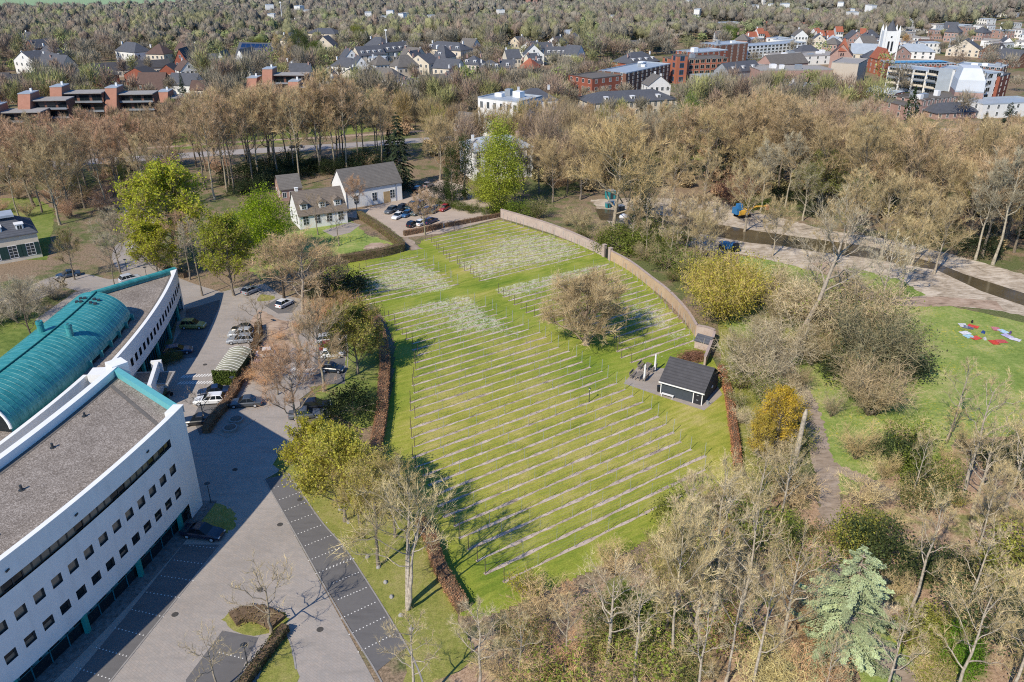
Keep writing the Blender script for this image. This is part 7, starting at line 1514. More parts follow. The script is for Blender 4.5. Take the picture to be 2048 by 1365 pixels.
plant_px('lean', (1592, 690), 400, 'huge leaning bare tree by the meadow edge', bark=(.36, .30, .23), rz=0, twig=GREYT)
plant_px('pale', (1755, 640), 470, 'pale barked bare tree between the meadow and the canal', bark=PALE, twig=PALE)
plant_px('thicket1', (1735, 745), 628, 'big olive evergreen bush on the meadow edge', leaf=(.15, .16, .085), twig=(.2, .18, .12), cat='shrub', wide=1.0); plant_px('shrub2', (1700, 760), 700, 'dark ivy clump left of the olive evergreen bush', leaf=(.08, .10, .05), cat='shrub', wide=1.2); plant_px('shrub1', (1770, 745), 672, 'dark ivy clump right of the olive evergreen bush', leaf=(.09, .105, .055), cat='shrub', wide=1.2); plant_px('brush0', (1745, 830), 735, 'wide brown bare bush below the evergreen on the meadow edge', cat='shrub', wide=1.2, twig=(.28, .22, .15))
plant_px('airy0', (1548, 905), 775, 'bright yellow flowering tree beside the broken trunk', leaf=(.66, .48, .06), wide=.75); plant_px('airy1', (1515, 930), 830, 'yellow blossoming shrub tree left of the path', leaf=(.62, .48, .08), wide=.65)
plant_px('cedar', (1670, 1342), 1098, 'pale blue green cedar in the woodland at the bottom right', leaf=(.38, .44, .24), bark=(.40, .32, .25))
plant_px('budbrush0', (1048, 1195), 1150, 'small bright yellow bush at the lower edge of the vineyard', leaf=(.46, .42, .03), cat='shrub')
plant_px('shrub1', (1260, 1235), 1180, 'fresh green bush among bare trees below the vineyard', leaf=(.19, .29, .025), cat='shrub', wide=.8); plant_px('shrub2', (1912, 1330), 1262, 'bright green bush in the leaf litter at the bottom right', leaf=(.17, .31, .03), cat='shrub', wide=.7)
plant_px('brush1', (1560, 730), 640, 'wide grey bare bush left of the woodland path', cat='shrub', wide=1.25, twig=(.28, .24, .18)); plant_px('brush2', (1510, 775), 672, 'grey bare bush behind the black hut', cat='shrub', wide=1.2, twig=(.28, .24, .18)); plant_px('brush0', (1580, 640), 570, 'brown bare bush at the meadow corner', cat='shrub', wide=1.2)
plant_px('bud1', (1330, 1290), 1060, 'tall budding tree at the lower edge of the vineyard', twig=YTW, leaf=(.34, .31, .09), wide=.8)
# bottom right trunks one can tell apart
for i, (b, t_, wd) in enumerate([((1385, 1300), 1010, .8), ((1418, 1275), 960, .8), ((1468, 1300), 975, .75), ((1340, 1345), 1020, .7), ((1450, 1370), 1120, .7), ((1555, 1325), 1060, .7), ((1815, 1240), 980, .8), ((1922, 1255), 1040, .85), ((1925, 1005), 750, .95), ((1820, 1010), 860, .7), ((2040, 1160), 860, .9), ((1950, 1130), 930, .7), ((2000, 1050), 800, .9), ((1215, 1330), 1120, .9), ((1130, 1340), 1190, .9), ((1040, 1365), 1230, 1.0), ((1270, 1370), 1150, .9), ((830, 1420), 1230, 1.1), ((1430, 1120), 905, .8), ((1370, 1130), 940, .8), ((1500, 1090), 890, .8), ((1560, 1050), 880, .7), ((960, 1395), 1200, 1.0), ((1500, 1400), 1130, .8), ((1640, 1430), 1260, .7), ((1760, 1420), 1200, .8), ((1890, 1440), 1150, .8), ((2010, 1420), 1120, .8), ((1385, 1430), 1190, .8)]):
    plant_px(['open%d' % (i % 4), 'open%d' % ((i + 2) % 4), 'tall%d' % (i % 6), 'pale'][[0, 1, 0, 2, 0, 3, 1, 0][i % 8]], b, t_, 'tall bare woodland tree with pale trunk at the lower right, below the vineyard', group='bare trees of the lower right wood', bark=(.42, .36, .28), twig=[(.36, .30, .19), (.38, .32, .23), (.33, .27, .17)][i % 3], wide=wd)
# special distant trees
for kd, b, t_, lab, kw in [('fir', (368, 196), 142, 'dark pointed fir beside the salmon flats', dict(leaf=(.025, .05, .028), wide=.8)), ('poplar', (560, 150), 64, 'bare columnar poplar, left of the pair', dict(twig=(.33, .26, .15))), ('poplar', (582, 152), 62, 'bare columnar poplar, right of the pair', dict(twig=(.33, .26, .15))), ('willow', (515, 110), 74, 'yellow green willow above the solar panel roof', dict(leaf=(.24, .26, .05))), ('green0', (715, 100), 50, 'yellow green tree left of the slate terrace', dict(leaf=(.29, .31, .05))), ('green1', (618, 138), 96, 'pair of rounded light green trees by the poplars', dict(leaf=(.2, .25, .04))), ('green2', (635, 120), 80, 'light green tree behind the rounded pair', dict(leaf=(.17, .22, .05))), ('bud0', (712, 178), 138, 'orange budding tree left of the wide grey roof', dict(twig=(.42, .26, .11), leaf=(.5, .27, .06), wide=1.5)), ('cypress', (857, 190), 152, 'small green cypress in front of the long white house', dict(leaf=(.05, .09, .03))), ('bud1', (912, 172), 132, 'dark red leaved tree by the pointed slate roof', dict(twig=(.12, .05, .045), leaf=(.10, .035, .035))), ('willow', (155, 248), 208, 'yellow green shrub tree in front of the salmon flats', dict(leaf=(.36, .37, .035), wide=.75)), ('fir', (1408, 240), 168, 'dark tall conifer right of the light green willow', dict(leaf=(.03, .055, .035), wide=.8)), ('column', (1375, 285), 190, 'light green tree beside the tall dark conifer', dict(leaf=(.27, .33, .075), wide=.95)), ('willow', (1350, 260), 225, 'lime green tree at the foot of the light green tree', dict(leaf=(.25, .31, .06))), ('yew', (2010, 262), 205, 'broad dark conifer before the white building at the right edge', dict(leaf=(.04, .06, .035), wide=1.1)), ('yew', (1968, 250), 222, 'dark conifer left of the broad one at the right edge', dict(leaf=(.045, .06, .035))), ('willow', (1532, 112), 92, 'yellow green tree in front of the white gallery flats', dict(leaf=(.38, .38, .06))), ('fir', (780, 320), 250, 'dark conifer top left behind the large one', dict(leaf=(.035, .05, .025), wide=1.0)), ('green0', (600, 118), 60, 'green tree behind the poplars', dict(leaf=(.13, .16, .05))), ('green2', (120, 72), 40, 'green tree at the sports field, right one', dict(leaf=(.10, .15, .035))), ('green1', (82, 74), 42, 'green tree at the sports field, left one', dict(leaf=(.11, .15, .04))), ('willow', (1460, 82), 48, 'light green tree between pale houses above the hotel', dict(leaf=(.2, .27, .06))), ('fir', (1474, 86), 60, 'dark spruce beside the light green tree above the hotel', dict(leaf=(.025, .055, .04))), ('green1', (1300, 58), 26, 'yellow green tree near the horizon right of centre', dict(leaf=(.26, .30, .06))), ('willow', (2020, 128), 90, 'green tree right of the dark gabled house', dict(leaf=(.16, .2, .05))), ('bud2', (1808, 108), 70, 'orange brown tree right of the church tower', dict(twig=(.42, .27, .14), leaf=(.42, .26, .12))), ('green2', (1868, 80), 58, 'green bush tree above the church', dict(leaf=(.1, .15, .04))), ('fir', (1945, 68), 36, 'dark green conifer beside the white house at the top right', dict(leaf=(.03, .07, .04), wide=1.3))]:
    plant_px(kd, b, t_, lab, **kw)
# belts of bare wood
def belt(kinds, hs, label, group, twigs, wide=(.8, 1.15), leaf=(.3, .28, .06), bark=(.22, .18, .135), mass=False):
    def f(x, y, r):
        if mass:
            k = kinds[r.integers(len(kinds))]; h = skyline(x, y, r.uniform(*hs), r); lf = leaf if not isinstance(leaf, list) else leaf[r.integers(len(leaf))]
            WOOD.append((x, y, h, h * (.30 if 'broad' in k else .25) * r.uniform(*wide), twigs[r.integers(len(twigs))], lf if 'bud' in k else None)); return
        k = kinds[r.integers(len(kinds))]; plant(k, x, y, skyline(x, y, r.uniform(*hs), r), label, cat='shrub' if k.startswith(('brush', 'budbrush', 'shrub', 'thicket')) else 'tree', group=group, twig=twigs[r.integers(len(twigs))], wide=r.uniform(*wide), leaf=leaf if not isinstance(leaf, list) else leaf[r.integers(len(leaf))], bark=bark)
    return f
AV = [[p[:2] for p in G(q)] for q in ([(675, 432), (720, 405), (830, 380), (880, 350), (985, 410), (1000, 436), (960, 447), (880, 468), (808, 476)], [(560, 470), (700, 440), (795, 490), (660, 530), (520, 560)], [(230, 590), (245, 490), (270, 470), (300, 480), (310, 530), (370, 560), (380, 600)], [(60, 560), (220, 530), (260, 580), (100, 640)])] + FOOT
TW = [(.295, .215, .15), (.265, .195, .13), (.25, .195, .135), (.30, .21, .15)]
TWG = [(.25, .225, .18), (.29, .215, .165), (.29, .23, .13), (.27, .215, .135), (.26, .20, .125), (.285, .215, .14)]
ROADP = [p[:2] for p in G([(-400, 335), (70, 312), (300, 300), (480, 288), (700, 277), (1000, 262), (1500, 252), (2100, 252), (2100, 272), (1500, 272), (1000, 284), (700, 304), (480, 320), (300, 332), (70, 348), (-400, 372)])]
AV.append(ROADP)
scatter([(-300, 330), (330, 320), (400, 330), (380, 340), (260, 380), (210, 470), (90, 430), (-20, 400), (-300, 420)], 8.2, belt(['tall0', 'tall1', 'tall2', 'tall3', 'tall4', 'broad0', 'broad2', 'broad3'], (17, 24), 'tall bare brown tree in the wood left of the large yellow green tree', 'bare trees of the left wood', [(.30, .20, .145), (.33, .215, .16), (.27, .20, .14), (.25, .195, .13)]), AV, 1)
scatter([(-300, 280), (400, 258), (400, 288), (300, 294), (-300, 325)], 9.5, belt(['tall0', 'tall3', 'tall4', 'tall5', 'broad1', 'broad2', 'broad4'], (14, 20), 'tall bare tree beyond the road in front of the salmon flats', 'bare trees beyond the road on the left', TW, mass=True), AV, 2)
scatter([(400, 255), (720, 235), (720, 270), (480, 282), (400, 288)], 9.5, belt(['tall0', 'tall3', 'tall4', 'tall5', 'broad1', 'broad2', 'broad4'], (18, 25), 'tall bare tree beyond the road in front of the salmon flats', 'bare trees beyond the road on the left', TW, mass=True), AV, 22)
scatter([(480, 345), (600, 335), (760, 320), (740, 345), (660, 352), (560, 375), (480, 400)], 6.5, belt(['shrub0', 'shrub1', 'shrub2', 'budbrush0', 'brush0'], (3, 6), 'dark evergreen rhododendron behind the cottage', 'rhododendrons behind the cottage', TW, (1, 1.6), [(.05, .075, .03), (.075, .10, .045), (.06, .08, .03)]), AV, 3)
scatter([(640, 315), (760, 300), (740, 330), (660, 340)], 8, belt(['tall0', 'tall1', 'tall2'], (22, 27), 'tall clean-trunked bare tree behind the coach house', 'tall trees behind the coach house', TWG), AV, 31)
scatter([(740, 240), (960, 235), (1180, 225), (1180, 262), (960, 268), (740, 280)], 8.5, belt(['broad0', 'broad1', 'tall3', 'bud0', 'bud3', 'broad4'], (14, 22), 'bare or budding tree across the road in front of the white manor', 'trees across the road in the middle', TWG + [(.34, .23, .12)], leaf=[(.3, .29, .07), (.34, .24, .08)], mass=True), AV, 4)
scatter([(850, 300), (1180, 275), (1330, 285), (1330, 335), (1160, 400), (1080, 395), (1060, 345), (1000, 330), (870, 345)], 8, belt(['broad0', 'broad1', 'broad2', 'tall3', 'broad4', 'bud1'], (16, 23), 'bare brown tree around the white villa in the middle', 'bare trees around the white villa', TWG, (.8, 1.1), mass=True), AV, 5)
MEAD = [p[:2] for p in G([(1260, 420), (1420, 405), (1560, 425), (1700, 462), (1780, 472), (1900, 500), (2100, 560), (2300, 640), (2300, 930), (1700, 900), (1640, 860), (1500, 700), (1480, 510), (1300, 470)])]
scatter([(1130, 320), (1600, 318), (2060, 345), (2060, 585), (2048, 560), (1900, 490), (1760, 462), (1650, 440), (1560, 412), (1420, 396), (1300, 392), (1180, 400), (1120, 360)], 9.6, belt(['broad0', 'broad1', 'broad2', 'broad3', 'broad4', 'tall3', 'tall4', 'tall5', 'tall0', 'bud2'], (17, 26), 'bare brown tree in the dense wood beyond the canal', 'bare trees of the wood beyond the canal', TWG + [(.32, .235, .16)]), AV + [MEAD], 6)
scatter([(1130, 262), (1600, 258), (2400, 266), (2600, 640), (2060, 585), (2060, 345), (1600, 318), (1130, 320)], 9.0, belt(['broad0', 'broad1', 'broad2', 'broad3', 'broad4', 'tall3', 'tall4', 'tall5', 'tall0', 'bud2'], (14, 24), 'bare brown tree in the dense wood beyond the canal', 'bare trees of the wood beyond the canal', TWG + [(.32, .235, .16)], mass=True), AV + [MEAD], 61)
scatter([(1130, 232), (1600, 238), (1800, 240), (2300, 250), (2300, 268), (1600, 260), (1130, 268)], 11, belt(['broad0', 'broad1', 'broad3', 'bud3', 'tall5'], (10, 16), 'bare tree along the far edge of the wood below the town', 'bare trees below the town', TWG, mass=True), AV, 7)
for i, (b, t_, k) in enumerate([((1640, 418), 300, 'airy0'), ((1605, 442), 330, 'bud1'), ((1700, 470), 350, 'bud2'), ((1950, 520), 330, 'tall0'), ((1985, 530), 300, 'tall2'), ((1520, 425), 285, 'tall1'), ((1570, 415), 270, 'tall3')]):
    plant_px(k, b, t_, ['pale green leafing tree in the wood on the far bank', 'greenish budding tree right of the crawler crane', 'olive budding tree leaning over the canal', 'bare tree with a long pale trunk at the right edge', 'second long-trunked bare tree at the right edge', 'long-trunked bare tree behind the green bush on the far bank', 'long-trunked bare tree right of the earth path on the far bank'][i], leaf=(.27, .28, .08), twig=TWG[0], bark=(.40, .35, .26))
plant_px('shrub0', (1505, 418), 390, 'bright green bush behind the crawler crane', leaf=(.12, .19, .03), cat='shrub', wide=1.5); plant_px('budbrush1', (1468, 412), 350, 'reddish brown bush left of the bright green bush', leaf=(.22, .12, .085), twig=(.26, .15, .11), cat='shrub', wide=1.3)
# trees and shrubs outside the wall
scatter([(1040, 425), (1215, 470), (1300, 452), (1330, 470), (1420, 520), (1440, 560), (1370, 600), (1290, 545), (1210, 500), (1100, 452)], 5.2, belt(['budbrush0', 'budbrush1', 'shrub0', 'shrub1', 'brush0', 'brush1'], (2.5, 6), 'green or bare shrub in the thicket outside the curved wall', 'shrubs outside the curved wall', [(.30, .25, .16), (.26, .22, .14)], (.9, 1.4), [(.22, .26, .05), (.17, .23, .04), (.14, .18, .04)]), AV, 8)
scatter([(1320, 548), (1372, 585), (1420, 640), (1445, 655), (1480, 640), (1440, 600), (1400, 560), (1340, 525)], 4.2, belt(['shrub0', 'shrub1', 'budbrush0', 'shrub2'], (2, 4), 'fresh green shrub in the thicket along the lower end of the wall', 'green shrubs at the lower end of the wall', TWG, (.9, 1.4), [(.20, .26, .035), (.15, .21, .035), (.24, .25, .05)]), AV, 81)
for i, (b, t_) in enumerate([((1320, 500), 380), ((1370, 515), 400), ((1335, 540), 430), ((1425, 520), 400), ((1290, 520), 440)]): plant_px(['slim0', 'tall3', 'slim1', 'tall2', 'slim2'][i], b, t_, 'slim bare tree between the curved wall and the canal', group='slim trees beside the canal', twig=(.33, .27, .19), bark=(.36, .3, .22))
scatter([(1440, 690), (1500, 720), (1600, 800), (1610, 900), (1560, 960), (1490, 980), (1480, 880), (1450, 760)], 3.8, belt(['brush0', 'brush1', 'budbrush0', 'brush2', 'budbrush1'], (2, 5), 'bare or budding bush right of the rust brown hedge', 'bushes right of the rust brown hedge', [(.34, .29, .21), (.30, .26, .17)], (.9, 1.4), [(.26, .28, .06), (.2, .24, .05)]), AV, 9)
scatter([(1700, 905), (1880, 870), (2300, 890), (2300, 1450), (1850, 1450), (1800, 1300), (1715, 1200), (1700, 1100), (1720, 1000)], 4.9, belt(['brush0', 'shrub1', 'brush2', 'shrub0', 'budbrush0', 'slim1', 'slim2', 'budbrush1'], (2, 6), 'bush or sapling in the leaf-littered wood at the lower right', 'undergrowth of the lower right wood', [(.38, .31, .19), (.35, .28, .16)], (.8, 1.3), [(.24, .29, .05), (.10, .13, .045), (.38, .38, .08)]), AV, 10)
scatter([(1400, 1000), (1480, 960), (1600, 960), (1635, 1080), (1640, 1250), (1620, 1450), (860, 1450), (880, 1290), (960, 1245), (1080, 1205), (1240, 1130), (1340, 1070)], 3.8, belt(['brush0', 'brush1', 'brush2', 'budbrush0', 'budbrush1', 'slim0', 'shrub2', 'budbrush1'], (2, 5.5), 'brown bare bush in the thicket along the bottom edge', 'thicket along the bottom edge', [(.38, .29, .18), (.34, .27, .16), (.40, .26, .165), (.37, .32, .17)], (.9, 1.4), [(.36, .38, .08), (.14, .18, .04), (.28, .33, .06)]), AV, 11)
scatter([(1480, 950), (1600, 955), (1640, 1080), (1620, 1300), (1400, 1300), (1350, 1100)], 8.5, belt(['slim0', 'open1', 'open2', 'open3', 'bud3'], (9, 15), 'bare young tree in the thicket beside the woodland path', 'young trees beside the woodland path', [(.36, .29, .18), (.38, .32, .22)], (.8, 1.1), (.33, .32, .09), (.42, .36, .28)), AV, 12)
scatter([(1740, 930), (1880, 890), (2300, 880), (2300, 1400), (1900, 1400), (1800, 1200)], 8.5, belt(['open0', 'open2', 'open3', 'slim2', 'pale'], (9, 16), 'bare tree of the open wood right of the path', 'bare trees right of the path', [(.36, .30, .2), (.38, .33, .24)], (.8, 1.1), (.33, .32, .09), (.42, .36, .28)), AV, 13)
for i, (b, t_) in enumerate([((1560, 400), 372), ((1590, 405), 380), ((1640, 430), 405), ((1880, 480), 440), ((1960, 510), 470)]): plant_px('shrub%d' % (i % 3), b, t_, 'dark evergreen shrub under the trees on the far bank', group='dark shrubs on the far bank', leaf=(.055, .075, .035), cat='shrub', wide=1.4)
for i, (b, t_, c_) in enumerate([((895, 415), 402, (.12, .15, .035)), ((920, 418), 402, (.15, .19, .035)), ((945, 424), 408, (.15, .19, .035)), ((975, 428), 412, (.13, .17, .035)), ((1000, 425), 405, (.16, .22, .035)), ((1040, 432), 400, (.2, .27, .04)), ((870, 408), 396, (.1, .13, .035))]): plant_px('shrub%d' % (i % 3), b, t_, 'green shrub in the border behind the gravel yard', group='shrubs behind the gravel yard', leaf=c_, cat='shrub', wide=1.4)
for i, (b, t_) in enumerate([((352, 718), 702), ((343, 725), 700)]): plant_px('shrub%d' % i, b, t_, ['pale leaved shrub in the shade right of the entrance canopy', 'olive shrub behind the entrance fin wall'][i], leaf=(.16, .18, .07), cat='shrub')
for i, (b, t_) in enumerate([((640, 650), 625), ((600, 660), 640), ((560, 680), 660), ((545, 755), 725), ((530, 770), 745), ((500, 760), 735), ((640, 640), 600), ((700, 650), 600)]): plant_px('brush%d' % (i % 3), b, t_, 'low reddish brown bush in the car park beds', group='brown bushes in the car park beds', twig=(.40, .25, .155), cat='shrub', wide=1.5)

# low brush under the bare woods
scatter([(-200, 340), (330, 325), (470, 355), (380, 345), (260, 385), (215, 470), (90, 440), (-200, 430)], 9, belt(['brush0', 'brush1', 'brush2', 'budbrush0'], (3, 5.5), 'reddish bare bush under the trees of the left wood', 'bushes of the left wood', [(.31, .205, .15), (.30, .19, .14), (.27, .20, .14)], (1.1, 1.7), (.2, .22, .05)), AV, 71)
def low(x, y, r): WOOD.append((x, y, r.uniform(2.5, 5), r.uniform(2.2, 3.6), [(.26, .2, .13), (.22, .19, .11), (.28, .19, .13)][r.integers(3)], [None, None, (.16, .19, .05), (.06, .08, .035)][r.integers(4)]))
scatter([(-300, 275), (330, 255), (720, 238), (720, 262), (480, 280), (300, 292), (-300, 318)], 9, low, AV, 72)
scatter([(740, 240), (1180, 225), (1180, 262), (740, 280)], 9, low, AV, 73)
scatter([(850, 300), (1180, 275), (1330, 285), (1330, 335), (1160, 400), (1080, 395), (1060, 345), (1000, 330), (870, 345)], 7, low, AV, 75)
scatter([(1130, 262), (1600, 258), (2400, 266), (2400, 480), (1980, 505), (1780, 460), (1560, 405), (1300, 385), (1130, 380)], 8.5, low, AV + [MEAD], 74)

# trees that screen the canal, the meadow edge and the villa
scatter([(1235, 445), (1340, 455), (1470, 505), (1440, 560), (1330, 540), (1250, 500)], 8.5, belt(['broad0', 'broad3', 'tall1', 'tall4', 'bud1', 'broad4'], (12, 19), 'bare tree in the thicket between the garden wall and the canal', 'bare trees between wall and canal', [(.32, .26, .16), (.30, .23, .15)], (.7, 1.0), (.33, .33, .09), (.36, .30, .22)), AV, 201)
scatter([(1470, 650), (1600, 640), (1690, 720), (1800, 780), (1815, 870), (1700, 890), (1600, 800), (1500, 740)], 7.4, belt(['thicket0', 'thicket1', 'brush0', 'thicket0'], (4, 8), 'wide bare or budding thicket on the meadow edge beside the path', 'thickets on the meadow edge', [(.27, .225, .15), (.25, .20, .13), (.28, .24, .17)], (.8, 1.2), [(.26, .29, .08), (.20, .23, .07)]), AV, 202)
scatter([(1820, 860), (2100, 800), (2350, 820), (2350, 1100), (1900, 1060), (1780, 960)], 9.5, belt(['open0', 'broad1', 'open3', 'pale', 'open1'], (11, 17), 'bare tree standing between the meadow and the lower right wood', 'bare trees below the meadow', [(.36, .30, .2), (.33, .28, .18)], (.8, 1.1), (.33, .32, .09), (.40, .34, .26)), AV, 203)
scatter([(1480, 600), (1560, 560), (1680, 590), (1700, 650), (1620, 680), (1500, 680)], 8.5, belt(['broad1', 'pale', 'broad3', 'thicket0'], (6, 11), 'bare tree or thicket at the top of the meadow path', 'trees at the top of the meadow path', [(.37, .31, .22), (.34, .29, .2)], (.9, 1.2), (.3, .3, .08), (.40, .34, .26)), AV, 204)
for i, (b, t_, k) in enumerate([((1690, 505), 335, 'tall1'), ((1762, 515), 345, 'broad3'), ((1822, 532), 372, 'tall5'), ((1868, 548), 395, 'broad0'), ((1640, 545), 405, 'tall0'), ((1545, 512), 395, 'broad4'), ((1800, 590), 440, 'broad1'), ((1405, 440), 300, 'tall4'), ((1345, 425), 290, 'broad2')]):
    plant_px(k, b, t_, ['bare tree on the near canal bank, left of the pale barked tree', 'bare spreading tree hanging over the middle of the canal', 'tall bare tree on the near bank where the canal bends', 'bare tree on the near bank right of the canal bend', 'tall bare tree at the upper meadow corner by the canal', 'bare tree on the sand bank right of the blue dumpers', 'bare tree on the small lawn beside the earth track', 'tall bare tree on the far bank left of the crane', 'spreading bare tree on the far bank above the thicket'][i], twig=[(.33, .26, .16), (.30, .24, .15)][i % 2], bark=(.38, .32, .24), wide=.85)
for i, (b, t_, k) in enumerate([((300, 430), 270, 'tall1'), ((215, 420), 250, 'tall3'), ((120, 450), 290, 'broad0'), ((430, 400), 205, 'tall4'), ((455, 385), 190, 'tall0'), ((520, 365), 180, 'tall2'), ((600, 372), 185, 'tall5'), ((640, 345), 150, 'tall1'), ((668, 340), 140, 'tall4'), ((695, 345), 150, 'tall0'), ((880, 360), 230, 'broad3'), ((770, 312), 175, 'tall3'), ((40, 440), 300, 'tall2'), ((345, 385), 235, 'broad2')]):
    plant_px(k, b, t_, 'tall bare tree of the belt behind the drive and the white cottage', group='tall trees behind the cottage', twig=[(.31, .24, .15), (.30, .215, .15)][i % 2], bark=(.33, .28, .2), wide=.85)

scatter([(390, 325), (760, 314), (775, 345), (700, 342), (600, 352), (520, 372), (450, 400), (400, 400)], 7.4, belt(['tall0', 'tall1', 'tall2', 'tall3', 'tall4', 'tall5', 'broad3'], (24, 31), 'tall bare tree of the belt behind the drive and the white cottage', 'tall trees behind the cottage', [(.30, .23, .145), (.29, .205, .145), (.27, .215, .14)], (.75, 1.0)), AV, 301)

scatter([(1480, 440), (1660, 474), (1800, 500), (1900, 545), (1880, 560), (1740, 520), (1640, 512), (1470, 500)], 15, belt(['tall1', 'broad0', 'open2', 'broad3'], (13, 19), 'bare tree standing on the banks of the canal', 'bare trees on the canal banks', [(.33, .27, .17), (.30, .245, .16)], (.7, 1.0), (.33, .33, .09), (.38, .32, .24)), AV, 401)
scatter([(1480, 560), (1560, 540), (1700, 600), (1760, 650), (1700, 700), (1560, 690)], 9, belt(['thicket0', 'broad4', 'open1', 'thicket1', 'pale'], (5, 12), 'bare tree or thicket at the top of the meadow path', 'trees at the top of the meadow path', [(.29, .24, .165), (.26, .215, .145)], (.9, 1.2), (.28, .30, .08), (.38, .33, .25)), AV, 402)

for b, t_, k, lab, lf in [((1030, 398), 268, 'broad3', 'bare tree in front of the middle of the white villa', None), ((978, 396), 275, 'broad1', 'bare tree before the left corner of the white villa', None), ((1432, 335), 262, 'yew', 'dark evergreen in the right wood above the green bush', (.04, .06, .03)), ((1690, 318), 262, 'yew', 'dark evergreen in the middle of the right wood', (.045, .065, .035)), ((1556, 372), 300, 'ivy0', 'ivy covered tree in the right wood above the crane', (.08, .11, .035)), ((1860, 345), 290, 'yew', 'dark evergreen at the right side of the wood', (.045, .06, .035)), ((1352, 352), 285, 'airy1', 'fresh green leafing tree left in the right wood', (.32, .35, .07)), ((1760, 400), 318, 'airy2', 'olive leafing tree on the far bank of the canal', (.30, .30, .09)), ((1620, 345), 258, 'airy0', 'yellow green leafing tree in the middle of the right wood', (.36, .36, .08)), ((1925, 420), 330, 'airy1', 'olive green leafing tree near the right edge of the wood', (.30, .31, .08)), ((252, 372), 285, 'ivy1', 'ivy covered tree in the left wood', (.09, .11, .035)), ((500, 335), 285, 'yew', 'dark conifer behind the rhododendrons', (.04, .055, .03)), ((1095, 330), 262, 'airy2', 'fresh green leafing tree right behind the white villa', (.30, .33, .07)), ((870, 290), 225, 'airy0', 'yellow green leafing tree beyond the road above the yard', (.36, .37, .07)), ((60, 330), 262, 'yew', 'dark conifer in the left wood near the road', (.045, .06, .03))]:
    plant_px(k, b, t_, lab, twig=(.29, .235, .15), leaf=lf or (.3, .3, .1), wide=.8 if k != 'yew' else .7)
